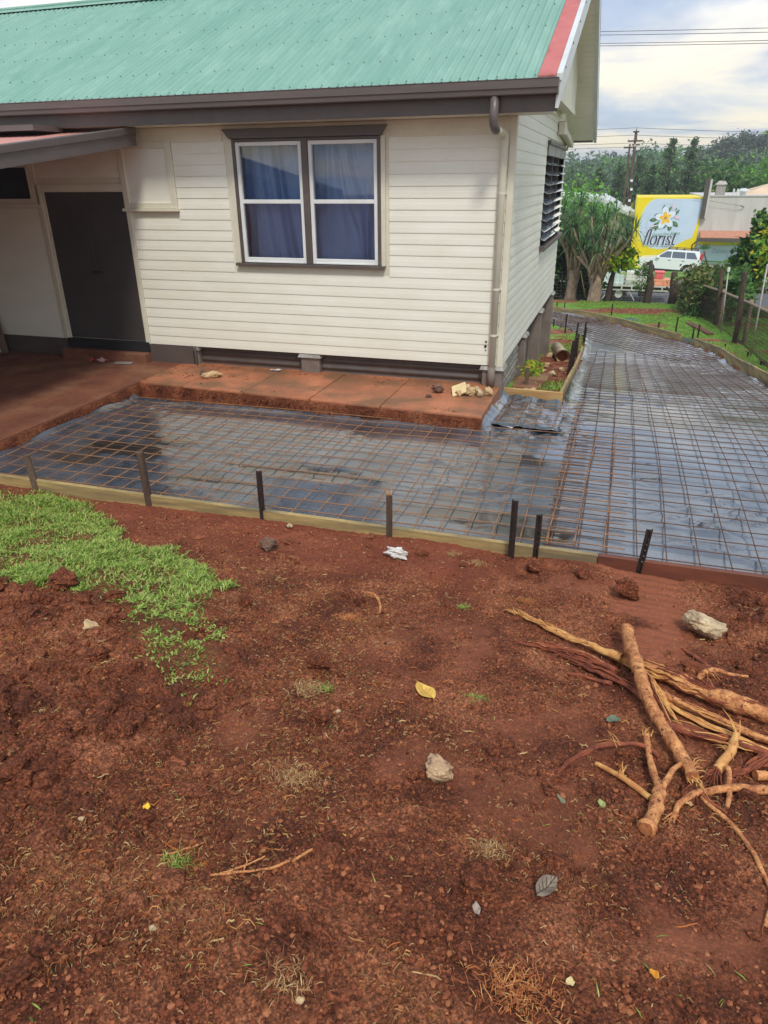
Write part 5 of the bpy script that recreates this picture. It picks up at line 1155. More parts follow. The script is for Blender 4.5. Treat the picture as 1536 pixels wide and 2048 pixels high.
dracaena('palm like tree with many grey stems splaying from one thick trunk by the lawn', -.78, 29.5, -2.12, 25, 1.22, 1.7, 3.7, (-.16, -.05, .05, .15), 5, .26)
dracaena('twin stemmed palm like tree in shade nearest the house edge', -1.72, 30.4, -2.15, 17, .95, 1.9, 3.8, (-.12, .12), 8, .24)
def bush(name, label, c, rad, n, leaf, m, seed, cat='shrub', stem='trunk_dark', group=None, stems=3):
    t = thing(name, label, cat, (c[0], c[1], c[2]-rad[2]), group); P = blob_pts(n, 26, seed)*np.array(rad)+np.array(c); V, F = cards(P, np.full(n, leaf), seed, .4, 1.7); np_obj('foliage', V, F, M[m], t)
    rng = random.Random(seed); b = MB()
    for k in range(stems): b.tube([(c[0]+rng.uniform(-.1, .1), c[1], gz(c[0], c[1])-.05), (c[0]+rng.uniform(-.3, .3)*rad[0], c[1]+rng.uniform(-.2, .2), c[2]), (c[0]+rng.uniform(-.7, .7)*rad[0], c[1], c[2]+rad[2]*.7)], [.04, .03, .012], 6)
    b.build('stem', M[stem], t, True)
bush('dark_shrub', 'dark glossy shrub filling the shade behind the twin stemmed palm', (-2.7, 31.6, -1.1), (1.3, .8, 1.35), 2600, .13, 'darkleaf', 71)
bush('dark_shrub', 'dark glossy shrub between the two palm trunks', (-1.2, 31.4, -1.3), (.6, .6, .9), 1600, .12, 'darkleaf', 72)
bush('leafy_shrub', 'light green leafy shrub with dark trunk in front of the truck cab', (-.12, 29.9, -.48), (.6, .5, .45), 1300, .09, 'yelleaf', 73, stems=1)
b = MB(); b.tube([(-.31, 29.85, -2.3), (-.28, 29.85, -1.9), (-.22, 29.85, -1.2), (-.1, 29.85, -.7)], [.16, .12, .09, .05], 9, jit=.1); tag(b.build('tree_stump', M['trunk_dark'], None, True), 'dark slim trunk under the light green shrub', 'trunk')
b = MB(); b.tube([(1.20, 29.8, -2.35), (1.20, 29.8, -1.95), (1.22, 29.8, -1.4), (1.18, 29.82, -1.0), (1.14, 29.8, -.52)], [.17, .14, .15, .10, .055], 10, jit=.16); b.tube([(1.2, 29.8, -1.1), (1.05, 29.8, -.95)], [.05, .03], 6); tag(b.build('tree_stump', M['trunk_dark'], None, True), 'tall dead dark trunk in front of the white cartons', 'trunk')
b = MB(); b.tube([(2.14, 29.8, -2.3), (2.13, 29.8, -1.7), (2.06, 29.82, -1.25), (2.03, 29.8, -.92)], [.22, .16, .14, .10], 10, jit=.2); b.tube([(2.13, 29.8, -1.7), (2.3, 29.8, -1.45), (2.42, 29.8, -1.18)], [.09, .07, .03], 7, jit=.2); b.tube([(2.13, 29.8, -1.75), (1.9, 29.8, -1.55), (1.82, 29.8, -1.45)], [.07, .05, .03], 7, jit=.2)
for k in range(6): b.tube([(2.14, 29.8, -2.0), (2.14+.35*math.cos(k), 29.7+.2*math.sin(k), -2.2)], [.09, .03], 6)
tag(b.build('tree_stump', M['trunk_dark'], None, True), 'gnarled broken stump with a raised side branch near the vines', 'stump')
t = thing('sapling', 'thin young feathery sapling standing in front of the mint box', 'sapling', (.92, 29.7, -2.14)); b = MB(); b.tube([(.92, 29.7, -2.25), (.93, 29.7, -1.6), (.88, 29.7, -.9)], [.025, .02, .01], 6); b.build('stem', M['trunk_dark'], t, True)
P = blob_pts(700, 14, 75, .3)*np.array([.30, .3, .55])+np.array([.90, 29.7, -1.25]); V, F = cards(P, np.full(700, .06), 75, .4, 4); np_obj('foliage', V, F, M['mid'], t)
# shrubs and vines at the fence
bush('tall_shrub', 'tall upright dark green shrub rising behind the vine covered fence', (4.22, 27.8, -.05), (.42, .4, 1.15), 2200, .12, 'mid', 76, stems=4)
bush('vine_mass', 'tangle of vines smothering the far end of the wire fence', (2.66, 26.4, -1.2), (.42, 1.5, .78), 3800, .085, 'vine', 77, 'vines', stems=7)
bush('vine_mass', 'brown twiggy vines hanging on the back fence right of the car', (3.5, 28.6, -1.25), (1.1, .6, .6), 2600, .085, 'vine', 78, 'vines', stems=9)
bush('vine_mass', 'green creeper growing over the wire fence behind the posts', (3.3, 23.6, -.75), (.4, 1.3, .55), 2200, .08, 'mid', 79, 'vines', stems=4)
tree('fence_tree', 'yellow green tree with bright yellow leaves leaning in at the right edge behind the fence', (5.55, 25.5, -1.85), 3.2, 1.2, .085, 'yelleaf', n=4600, seed=80, base=.30, trunk_r=.06)
b = MB(); b.tube([(3.0, 28.2, -1.0), (2.95, 28.1, -.5), (2.75, 28.0, -.02)], [.04, .03, .02], 6); tag(b.build('dead_branch', M['trunk_dark'], None, True), 'bare dark branch poking up out of the vines before the shop board', 'branch')
V, F = [], []; rng = random.Random(4)
for k in range(5): strap_rosette(V, F, (2.6+rng.uniform(-.3, .3), 24.6+k*.25, float(T(24.6))+.1), (0, 0, 1), 40, .55, rng)
tag(np_obj('spider_plant', np.array(V), np.array(F), M['strap']), 'clump of pale arching strap leaves at the foot of the vines', 'plant')

# ================================================================== FENCE
fe = thing('wire_fence', 'wire mesh fence with timber rails along the right side of the lawn', 'fence', (2.85, 18, -1.3))
fy = [11.5, 15.23, 18.73, 22.1, 25.6]; fxx = lambda y: 3.02 if y < 19 else 3.02-(y-19)*.06
for i, y in enumerate(fy):
    b = MB(); x = fxx(y)+.06; z = float(T(y)); b.tube([(x, y, z-.3), (x-.02, y, z+1.05)], [.05, .045], 9, jit=.06); b.build('grey_post', M['trunk'], fe, True)
def rail(z_off, r, m, name):
    b = MB(); b.tube([(fxx(y)-.01, y, float(T(y))+z_off) for y in (11.5, 15.2, 18.7, 22.1, 25.6, 27.5)], r, 7); b.build(name, m, fe, True)
rail(.98, .034, M['trunk'], 'top_rail'); rail(.04, .035, M['peg'], 'bottom_rail')
b = MB(); ys = np.arange(11.5, 27.4, .075)
for y in ys: z = float(T(y)); x = fxx(y)-.055; b.tube([(x, y, z+.04), (x, y, z+.97)], .0048, 3, False)
for k in range(14):
    zo = .05+k*.07; b.tube([(fxx(y)-.055, y, float(T(y))+zo) for y in (11.5, 15.2, 18.7, 22.1, 25.6, 27.4)], .0048, 3, False)
w = b.build('wire_mesh', M['steel'], fe); w['kind'] = 'stuff'
for lb_, x, y, z1, xt, r_, m in (('tall brown timber post, the farther of the pair at the fence', 2.80, 22.09, .03, -.10, .062, 'wood_post'), ('tall dark timber post, the nearer of the pair at the fence', 2.84, 18.6, .36, -.08, .062, 'trunk_dark')):
    b = MB(); z = float(T(y)); b.tube([(x, y, z-.3), (x+.01, y, z+.5), (x+xt, y, z1-.02), (x+xt, y, z1)], [r_, r_, r_*.95, r_*.85], 12, jit=.03); tag(b.build('fence_post', M[m], None, True), lb_, 'post')
for lb_, x, y, z1, xt in (('thin grey steel rod with pale cap leaning between the two timber posts', 2.78, 20.46, .16, -.12), ('thin grey steel rod standing in front of the fence at the right edge', 2.86, 16.28, .77, -.06)):
    b = MB(); z = float(T(y)); b.tube([(x, y, z-.2), (x+xt, y, z1)], .017, 7); o = b.build('steel_rod', M['galv'], None, True); tag(o, lb_, 'rod')
    if 'cap' in lb_: b = MB(); b.tube([(x+xt, y, z1), (x+xt, y, z1+.1)], .035, 8); b.build('cap', M['alum'], o)
b = MB(); b.bar((2.10, 22.35, -1.47), (2.46, 19.9, -1.31), .17, .045); o = tag(b.build('plank', M['timber_red'], None, False, .004), 'reddish plank lying on the grass by a steel stake near the fence', 'plank')
# light wire fence between yard and street
sf_ = thing('street_fence', 'thin square wire fence along the street end of the lawn', 'fence', (1, 30.6, -2.2)); b = MB()
for k in range(9): zo = .1+k*.12; b.tube([(x, 30.7, -2.2+zo) for x in (-3.5, 0, 2.5)], .004, 3, False)
for x in np.arange(-3.5, 2.6, .15): b.tube([(x, 30.7, -2.2), (x, 30.7, -1.1)], .003, 3, False)
b.build('wire_mesh', M['galv'], sf_)['kind'] = 'stuff'
# spade leaning by the palms
t = thing('garden_rake', 'long handled rake standing between the palm trunks', 'rake', (-1.1, 30.0, -2.1)); b = MB(); b.tube([(-1.42, 30.1, -.98), (-1.12, 30.0, -2.0)], .022, 7); b.build('handle', M['timber_new'], t, True); b = MB(); b.bar((-1.22, 29.95, -2.0), (-1.0, 29.95, -2.06), .03, .05)
for k in range(6): b.tube([(-1.21+k*.04, 29.95, -2.0), (-1.2+k*.04, 29.9, -2.12)], .006, 4)
b.build('rake_head', M['steel'], t)

# ================================================================== GRASS
def blades(P, Hh, Wd, seed, lean=.6, seg=2):
    r = np.random.RandomState(seed); n = len(P); a = r.rand(n)*6.283; d = np.stack([np.cos(a), np.sin(a)], -1); l = lean*(.35+1.0*r.rand(n)); h_ = Hh*(.55+.7*r.rand(n)); w = Wd*(.7+.6*r.rand(n))
    tw = a+1.57+r.normal(size=n)*.5; s = np.stack([np.cos(tw), np.sin(tw)], -1)
    V = np.zeros((n, 6, 3))
    for i, (f, ww) in enumerate(((0, .55), (.55, 1.0), (1.0, .12))):
        c = np.concatenate([P[:, :2]+d*(l*h_*f**1.3)[:, None], (P[:, 2]+h_*(f-.35*l*f*f))[:, None]], -1)
        V[:, 2*i, :] = c; V[:, 2*i+1, :] = c; V[:, 2*i, :2] += s*(w*ww/2)[:, None]; V[:, 2*i+1, :2] -= s*(w*ww/2)[:, None]
    b0 = (np.arange(n)*6)[:, None]; F = np.concatenate([b0+np.array([0, 1, 3, 2]), b0+np.array([2, 3, 5, 4])], 0); return V.reshape(-1, 3), F
r = np.random.RandomState(11); n = 150000; gx_ = -5.0+r.rand(n)*3.7; gy_ = 1.85+r.rand(n)*2.5
pdn = poly_dist(gx_, gy_, GP)+np.where(gy_ > 2.75, .13, .06)*fbm(gx_, gy_, 3.6, 3, 6)
dens = np.where(gy_ > 2.8, smooth(-.10, .06, pdn), smooth(-.10, .05, pdn)*smooth(-.85, .0, fbm(gx_, gy_, 7, 2, 19)))
dens *= .22+.78*smooth(-.5, .35, fbm(gx_, gy_, 6, 3, 44))
ok = (r.rand(n) < dens) & (gx_ > -(0.62+1.02*gy_)-.5); gx_, gy_ = gx_[ok], gy_[ok]
zz_ = soil_z(gx_, gy_, False)+.014
hs = .030*(0.7+.6*smooth(-.5, .5, vn(gx_*2, gy_*2, 3)))*(.62+.38*smooth(2.0, 2.9, gy_))
V, F = blades(np.stack([gx_, gy_, zz_], -1), hs, .0078, 12, 1.25); tag(np_obj('lawn_grass', V, F, M['grass']), kind='stuff')
n = 60000; gx_ = -1.3+r.rand(n)*6.2; gy_ = 8.8+(31-8.8)*r.rand(n)**.8; d_ = in_drive(gx_, gy_, -.05)
f2 = np.interp
nz = fbm(gx_, gy_, 0.8, 4, 9); bedm = ((gx_ < -.3) & (gy_ < 18.6)); g1 = np.hypot((gx_+.75)/.55, (gy_-9.6)/.6) < 1; g2 = np.hypot((gx_+.95)/.5, (gy_-17.5)/2.6) < 1
ex = (gx_-0.4)*0.83+(gy_-25.9)*0.55; ey = -(gx_-0.4)*0.55+(gy_-25.9)*0.83; patch = np.hypot(ex/2.1, ey/0.95)+.25*nz < 1
ok = ~d_ & (~bedm | g1 | g2) & ~patch & ((np.abs(gx_-Rx(gy_)) > .28) | (gy_ > 21)) & (nz+.25 < .8) & (gx_ > WX+.05+.0*gy_) | ((gy_ > 26.5) & ~patch & ~d_)
ok &= ~((gx_ < -1.25) & (gy_ < 15.2)); gx_, gy_ = gx_[ok], gy_[ok]
V, F = blades(np.stack([gx_, gy_, ground_z(gx_[None], gy_[None])[0]-.005], -1), np.where(gy_ < 11, .10, .06), .012, 13, .9); tag(np_obj('yard_grass', V, F, M['grassfar']), kind='stuff')

# ================================================================== LOOSE THINGS ON THE SOIL
# clods and crumbs of soil nobody could count
def near_xy(r, n, y0=.4, y1=4.3):
    y = y0+(y1-y0)*r.rand(n)**1.25; w0 = -(0.62+1.02*y)-.35; w1 = .25+.30*y+.5; return w0+(w1-w0)*r.rand(n), y
def fx_big(r, n):
    x, y = near_xy(r, n); k = r.rand(n) < (.05+.95*clod_mask(x, y))*(1-.8*smooth_mask(x, y)); k &= poly_dist(x, y, GP) < -.02; x, y = x[k], y[k]; return np.stack([x, y, soil_z(x, y, False)], -1)
M['crumb'] = mat('soil_crumb', SOIL_A, .9, fine=.15, fscale=150, island=[lin(78, 42, 28, 1.15), lin(108, 59, 39, 1.2), lin(126, 72, 47, 1.2), lin(152, 98, 66, 1.25)], spec=.2)
V, F = clod_geo(19000, fx_big, lambda r, n: .008+.036*r.rand(n)**2.4, 5, .8, 2); o = np_obj('soil_clods', V, F, M['soil'], None, False); tag(o, kind='stuff')
def fx_small(r, n):
    x, y = near_xy(r, n); k = r.rand(n) < (.6+.45*vn(x*3, y*3, 7))*(1-.8*smooth_mask(x, y)); k &= poly_dist(x, y, GP) < 0; x, y = x[k], y[k]; return np.stack([x, y, soil_z(x, y, False)+.001], -1)
V, F = clod_geo(66000, fx_small, lambda r, n: .0024+.0072*r.rand(n)**2.6, 6, .8, 1)
o = np_obj('soil_crumbs', V, F, M['crumb'], None, False); tag(o, kind='stuff')
def fx_slab(r, n):
    x = -5.6+r.rand(n)*4.4; y = 7.2+1.25*r.rand(n); k = r.rand(n) < smooth(.1, .7, fbm(x, y, 2.4, 3, 3))*.6+.5*(y > 8.3)*(r.rand(n) < .5); x, y = x[k], y[k]; return np.stack([x, y, np.full(len(x), .073)], -1)
V, F = clod_geo(2600, fx_slab, lambda r, n: .003+.011*r.rand(n)**4, 8, .5, 1); tag(np_obj('slab_grit', V, F, M['clod']), kind='stuff')
def fx_edge(r, n):
    t = r.rand(n); x = np.where(t < .68, -5.6+4.4*r.rand(n), -5.6+.05*r.normal(size=n)); y = np.where(t < .68, yf(x)-.02-.05*r.rand(n), 5.05+2.3*r.rand(n)); return np.stack([x, y, -.02+.05*r.rand(n)], -1)
V, F = clod_geo(500, fx_edge, lambda r, n: .004+.010*r.rand(n)**2, 9, .7, 1); tag(np_obj('edge_soil', V, F, M['clod']), kind='stuff')
def fx_bed(r, n):
    x = np.where(r.rand(n) < .5, -1.2+.72*r.rand(n), -1.6+3.6*r.rand(n)); y = np.where(x < -.46, 8.85+9.5*r.rand(n), 24.4+2.8*r.rand(n)); k = ~in_drive(x, y, -.03); x, y = x[k], y[k]; return np.stack([x, y, ground_z(x[None], y[None])[0]], -1)
V, F = clod_geo(3600, fx_bed, lambda r, n: .008+.022*r.rand(n)**2.5, 10, .7, 1); tag(np_obj('bed_soil', V, F, M['clod']), kind='stuff')
# dry grass bits and fine roots
def straw(n, seed, dens, L0, W_, m, name, curl=.5):
    r = np.random.RandomState(seed); x, y = near_xy(r, n); k = r.rand(n) < dens(x, y); x, y = x[k], y[k]; n = len(x); z = soil_z(x, y, False)+.0045
    a = r.rand(n)*6.283; l = L0*(.35+1.1*r.rand(n)**1.6); c = r.normal(size=n)*curl; w = W_*(.6+.8*r.rand(n)); V = np.zeros((n, 8, 3))
    for i in range(4):
        f = i/3-.5; aa = a+c*f; px2 = x+np.cos(aa)*l*f; py2 = y+np.sin(aa)*l*f; lift = .006*r.rand(n)*(i in (1, 2))+.010*r.rand(n)**3
        for s in (0, 1):
            sg = (1, -1)[s]; V[:, 2*i+s] = np.stack([px2-np.sin(aa)*w*sg*(.6 if i in (0, 3) else 1), py2+np.cos(aa)*w*sg*(.6 if i in (0, 3) else 1), z+lift+.0018*sg], -1)
    b0 = (np.arange(n)*8)[:, None]; F = np.concatenate([b0+np.array([2*i, 2*i+1, 2*i+3, 2*i+2]) for i in range(3)], 0)
    tag(np_obj(name, V.reshape(-1, 3), F, m), kind='stuff')
base_d = lambda x, y: np.clip(.10+.85*smooth(-.15, .55, fbm(x, y, 1.9, 4, 81))*(1-.6*smooth(3.2, 3.9, y)), 0, 1)*(1-.6*smooth_mask(x, y))
straw(75000, 1, base_d, .015, .00045, M['straw'], 'dry_grass_bits', .2); straw(2200, 2, base_d, .032, .0011, M['straw'], 'dead_grass_blades', .2)
straw(5200, 3, lambda x, y: base_d(x, y)*.9, .045, .0007, M['orangeroot'], 'fine_roots', 1.1)
r = np.random.RandomState(31); x, y = near_xy(r, 700, .45, 2.6); k = r.rand(700) < .5*smooth(-.1, .5, fbm(x, y, 1.6, 3, 83)); x, y = x[k], y[k]
V, F = blades(np.stack([x, y, soil_z(x, y, False)], -1), np.full(len(x), .020), .0032, 33, 1.2); tag(np_obj('stray_grass', V, F, M['grass']), kind='stuff')
# tufts of pulled grass
def tuft(label, x, y, rad, n, m, seed, h_=.05):
    r = np.random.RandomState(seed); P = np.stack([x+r.normal(size=n)*rad*.5, y+r.normal(size=n)*rad*.35], -1); z = soil_z(P[:, 0], P[:, 1], False)+.004
    n = n*3; r = np.random.RandomState(seed); P = np.stack([x+r.normal(size=n)*rad*.42, y+r.normal(size=n)*rad*.3], -1); z = soil_z(P[:, 0], P[:, 1], False)+.004
    V, F = blades(np.concatenate([P, z[:, None]], -1), np.full(n, h_*.36), .0022, seed, 1.5); tag(np_obj('grass_tuft', V, F, M[m]), label, 'grass tuft', 'pulled grass tufts on the soil')
for i, (lb, x, y, rd, n, m, h_) in enumerate([('dark green and straw tuft left of the middle clods', -1.05, 2.18, .09, 120, 'straw', .06), ('small green tuft touching the dark straw tuft', -.98, 2.2, .05, 50, 'grass', .04), ('orange root tuft near the pulled shred of bark', -1.15, 2.98, .09, 90, 'orangeroot', .07),
        ('pale green tuft right of the orange bark shred', -.62, 3.42, .07, 60, 'grass', .035), ('straw tuft in the lower left soil above the forked twig', -.86, 1.62, .10, 130, 'straw', .055), ('orange brown root mat at the bottom edge right of centre', -.02, 1.08, .13, 170, 'orangeroot', .05),
        ('small orange tuft near the tip of the long yellow shred', -.28, 3.62, .09, 80, 'orangeroot', .06), ('straw tuft on the soil against the front form, left one', -.85, 4.2, .06, 60, 'straw', .06), ('straw tuft on the soil against the front form, right one', -.66, 4.13, .07, 60, 'straw', .06),
        ('yellow green straw tuft below the thin green leaf at lower middle', -.16, 1.52, .07, 90, 'straw', .04), ('faint green tuft right of the yellow leaf', -.36, 2.38, .06, 50, 'grass', .03), ('orange root patch at the far left on the clods', -2.55, 2.1, .16, 150, 'orangeroot', .05), ('bright small green sprig above the forked twig', -1.0, 1.14, .06, 40, 'grass', .05),
        ('straw and green tuft at the bottom left corner', -.55, .92, .10, 70, 'straw', .05)]): tuft(lb, x, y, rd, n, m, 500+i, h_)
# rocks
def rock(name, label, x, y, size, m, seed, cat='rock', z=None, cuts=7, sub=4, rough_=.17, rz=0, group=None, sink=.55):
    bm = bmesh.new(); bmesh.ops.create_icosphere(bm, subdivisions=sub, radius=1); rng = random.Random(seed); pl = []
    for k in range(cuts):
        v = Vector((rng.gauss(0, 1), rng.gauss(0, 1), rng.gauss(0, .8))).normalized(); pl.append((v, rng.uniform(.45, .8)))
    V = np.array([v.co[:] for v in bm.verts]); n1_ = fbm(V[:, 0]+seed*3.1, V[:, 1]+V[:, 2]*1.7, 1.9, 6, seed, .58)
    for v, q in zip(bm.verts, n1_):
        for p, dd_ in pl:
            s = v.co.dot(p)-dd_
            if s > 0: v.co -= p*s*.92
        v.co *= 1+rough_*q
    lo = min(v.co.z for v in bm.verts)
    for v in bm.verts:
        c = v.co; c.z -= lo; v.co = Vector((c.x*size[0], c.y*size[1], c.z*size[2])) 
    bmesh.ops.rotate(bm, verts=bm.verts, cent=(0, 0, 0), matrix=Matrix.Rotation(rz, 3, 'Z'))
    me = bpy.data.meshes.new(name); bm.to_mesh(me); bm.free(); me.materials.append(M[m]); o = link(bpy.data.objects.new(name, me)); o.location = (x, y, (sz1(x, y) if z is None else z)-size[2]*sink*.35)
    return tag(o, label, cat, group)
rock('rock', 'brown and white speckled rock on the soil below the front form', -2.09, 3.88, (.072, .055, .062), 'rock_dark', 2)
rock('rock', 'pale tan flat stone with blue grey spots on the dark clods at left', -2.26, 2.29, (.072, .046, .03), 'rock_tan', 11, rz=-.5)
rock('rock', 'tan grey angular rock half buried in the middle foreground', -.385, 1.80, (.072, .046, .050), 'rock_brown', 5, rz=.5)
rock('rock', 'large pale grey boulder lying above the branch pile', .695, 3.60, (.118, .085, .085), 'rock', 8, rz=-.1, cuts=9)
rock('rock', 'tiny pale pebble just below the front form board', -2.12, 4.28, (.028, .022, .02), 'rock', 14)
for i, (lb, x, y, s) in enumerate([('largest dark red soil clod sitting on the edge of the grass', -2.79, 2.72, .088), ('soil clod right of the biggest clod on the grass edge', -2.43, 2.70, .055), ('dark soil clod alone on the smooth soil between grass and form', -1.74, 2.90, .045), ('crumbly soil clod left of the yellow leaf upper one', -1.07, 2.36, .06), ('crumbly soil clod left of the yellow leaf lower one', -.90, 1.97, .045),
        ('soil clod against the right front form near the two pickets', -.30, 4.14, .06), ('soil clod with a yellow chip beside it at lower left', -1.19, 1.25, .032), ('flat soil clod behind the pale boulder at the right form', .30, 3.98, .085), ('soil clod at the left end of the red form board', .02, 4.15, .055), ('soil clod at the left edge of the freshly turned soil', -3.05, 2.5, .06),
        ('round soil lump left of the grey dead leaf', -.16, 1.36, .055), ('soil lump in the lower left clods', -1.55, 1.62, .05), ('second soil lump in the lower left clods by the frame edge', -1.75, 1.52, .055), ('soil lump below the tan flat stone', -2.0, 2.05, .05), ('soil lump below the small grass tongue', -1.75, 2.35, .045)]):
    rock('soil_clod', lb, x, y, (s, s*.85, s*.75), 'soil', 30+i, 'soil clod', cuts=5, rough_=.22, rz=i, group='big clods of red soil')
# things on the slab
S_ = .07
rock('rock', 'flat tan and black rock lying on the red slab left of centre', -4.82, 7.84, (.15, .09, .05), 'rock_tan', 51, z=S_, rz=.3)
rock('rock', 'small dark lump at the left end of the flat rock on the slab', -5.0, 7.92, (.05, .04, .035), 'rock_dark', 52, z=S_)
rock('rock', 'dark grey wedge shaped stone left of the rubble on the slab', -1.85, 7.92, (.085, .06, .06), 'rock_dark', 53, z=S_, rz=.4)
rock('rock', 'tiny dark stone in front of the wedge stone on the slab', -1.93, 7.72, (.04, .03, .022), 'rock_dark', 54, z=S_)
G4 = 'rubble heap on the slab corner'
b = MB(); b.obb((-1.60, 7.90, .135), (.075, .015, .03), (-.02, .055, .045), (.006, .012, -.010)); o = b.build('rubble_tile', mat('cream_tile_shard', lin(232, 212, 160), .6, lin(214, 190, 140), scale=8, fine=.08), None, False, .004); tag(o, 'cream flat tile shard tilted on the rubble', 'rubble', G4)
for i, (lb, x, y, s, z) in enumerate([('pinkish rubble lump behind the cream shard', -1.52, 7.98, .075, S_), ('tan rubble lump right of the cream shard', -1.46, 7.92, .07, S_), ('pale rubble lump in the middle of the heap', -1.40, 7.97, .06, S_), ('pink rubble lump at the right end of the heap', -1.28, 7.97, .06, S_), ('small white rubble lump at the back of the heap', -1.43, 8.05, .05, S_), ('round grey rubble lump under the cream shard', -1.60, 7.85, .05, S_), ('small rubble lump at the front of the heap', -1.36, 7.90, .05, S_)]):
    rock('rubble', lb, x, y, (s, s*.8, s*.9), ('rock', 'rock_tan')[i % 2], 70+i, 'rubble', z=z, rz=i, group=G4)
b = MB(); r_ = random.Random(3); b.grid([[(-4.25+.05*i, 8.33+.03*j, .078+.02*r_.random()) for i in range(4)] for j in range(3)]); tag(b.build('white_chip', M['white'], None, True), 'small white chip on the slab before the middle pier', 'scrap')
def cloth(name, label, cat, cx, cy, z, rx, ry, hgt, m, seed, n=16):
    b = MB(); rows = []
    for i in range(n):
        t = i/(n-1)*2-1; row = []
        for j in range(n):
            u = j/(n-1)*2-1; a = math.atan2(u, t); rr = max(abs(u), abs(t))*(1+.25*math.sin(3*a+seed)); x = cx+rx*rr*math.cos(a); y = cy+ry*rr*math.sin(a)
            k = max(0, 1-rr*.85); row.append((x, y, z+.004+hgt*k*(.6+.6*abs(float(fbm(t*1.3+seed, u*1.3, 1.6, 4, seed))))+.012*abs(float(vn(np.array([t*4]), np.array([u*4]), seed)[0]))))
        rows.append(row)
    b.grid(rows); return tag(b.build(name, m, None, True), label, cat)
rock('crumpled_paper', 'crumpled white plastic scrap on the soil beside the split timber peg', -1.21, 4.05, (.085, .045, .042), 'white', 3, 'scrap', rough_=.34, cuts=5)
cloth('cloth_scrap', 'pale pink crumpled cloth lying on the slab before the dark door', 'cloth', -6.80, 8.20, S_, .10, .05, .05, mat('pink_cloth', lin(226, 170, 160), .9, lin(206, 140, 134), fine=.08), 5)
cloth('cloth_scrap', 'small red rag touching the pink cloth on the slab', 'cloth', -6.94, 8.18, S_, .05, .04, .045, mat('red_cloth', lin(176, 60, 66), .9, fine=.08), 6)
b = MB(); b.obb((-6.42, 8.18, .078), (.13, .02, 0), (-.02, .06, 0), (0, 0, .002)); tag(b.build('paper_sheet', mat('dull_grey_paper', lin(150, 140, 132), .8, fine=.05)), 'flat grey paper piece on the slab right of the pink cloth', 'paper')
b = MB(); b.tube([(-8.62, 8.1, .07), (-8.62, 8.1, .075), (-8.62, 8.1, .13), (-8.62, 8.1, .125), (-8.62, 8.1, .085)], [.07, .09, .12, .112, .07], 20); tag(b.build('pet_bowl', M['alum'], None, True), 'white shallow bowl on the slab at the far left wall', 'bowl')
b = MB(); b.bar((-8.55, 8.22, .07), (-8.75, 8.34, .95), .16, .05); tag(b.build('leaning_timber', M['peg'], None, False, .005), 'brown timber leaning on the wall at the far left', 'timber')
# garden bed by the house corner
t = thing('clay_pipe', 'short cream clay pipe with collar lying in the garden bed', 'pipe', (-.82, 13.6, float(T(13.6))+.05))
z0 = float(T(13.4))+.16; z1_ = float(T(14.6))+.17
mp_ = mat('cream_clay', lin(222, 200, 160), .7, lin(196, 170, 130), scale=6, fine=.1, dirt=lin(150, 100, 76), dirt_lo=.55, dirt_hi=.75)
b = MB(); P0, P1 = Vector((-.78, 13.35, z0)), Vector((-1.02, 14.9, z1_)); d_ = (P1-P0)
b.tube([P0, P0+d_*.04, P0+d_*.06, P1, P1, P0+d_*.1, P0+d_*.03, P0], [.135, .135, .118, .112, .095, .098, .115, .118], 20, False); b.build('pipe_body', mp_, t, True); b = MB(); b.tube([P0+d_*.12, P0+d_*.13], .11, 16); b.build('soil_plug', M['clod'], t)
for i, (lb, x0, x1, y0, y1) in enumerate([('dark broken paving slab against the house corner in the garden bed', -1.18, -.80, 9.35, 9.9), ('second paving slab behind the first along the house side', -1.19, -.78, 9.95, 10.7)]):
    b = MB(); z = float(T((y0+y1)/2)); b.obb(((x0+x1)/2, (y0+y1)/2, z+.075), ((x1-x0)/2, 0, 0), (0, (y1-y0)/2, -.02*(i+1)), (0, 0, .025)); tag(b.build('paving_piece', M['slabdirt'], None, False, .01), lb, 'paving slab')
for i, (lb, x, y, s) in enumerate([('pale stone by the first paving slab in the garden bed', -.98, 9.15, .06), ('second pale stone beside the short wooden peg', -.88, 9.2, .05), ('cream rubble behind the peg in the garden bed', -.78, 10.9, .07), ('small cream stone at the foot of the pale pier', -.95, 11.2, .06), ('grey stone near the clay pipe', -.7, 11.8, .06), ('orange brown stone left of the clay pipe', -.98, 12.2, .07), ('broken white piece beside the clay pipe end', -1.08, 14.2, .09)]):
    rock('stone', lb, x, y, (s, s*.8, s*.7), ('rock', 'rock_tan')[i % 2], 90+i, 'stone', z=float(ground_z(np.array([[x]]), np.array([[y]]))[0, 0]))
for lb, x, y, sd in (('small weedy plant with yellow flowers by the second pier', -1.02, 10.7, 3), ('low green weed at the foot of the house corner skirting', -1.05, 10.3, 4)):
    r = np.random.RandomState(sd); zz_ = float(T(y))+.05; P = np.stack([x+r.normal(size=160)*.07, y+r.normal(size=160)*.1, zz_+.22*r.rand(160)], -1); V, F = cards(P, np.full(160, .028), sd, .4); wt = thing('weed_plant', lb, 'weed', (x, y, zz_)); np_obj('foliage', V, F, M['yelleaf'], wt); b = MB(); [b.tube([(x, y, zz_-.03), (x+.05*math.cos(q*2), y+.07*math.sin(q*2), zz_+.1), (x+.08*math.cos(q*2), y+.1*math.sin(q*2), zz_+.2)], .003, 4) for q in range(4)]; b.build('stem', M['mid'], wt)

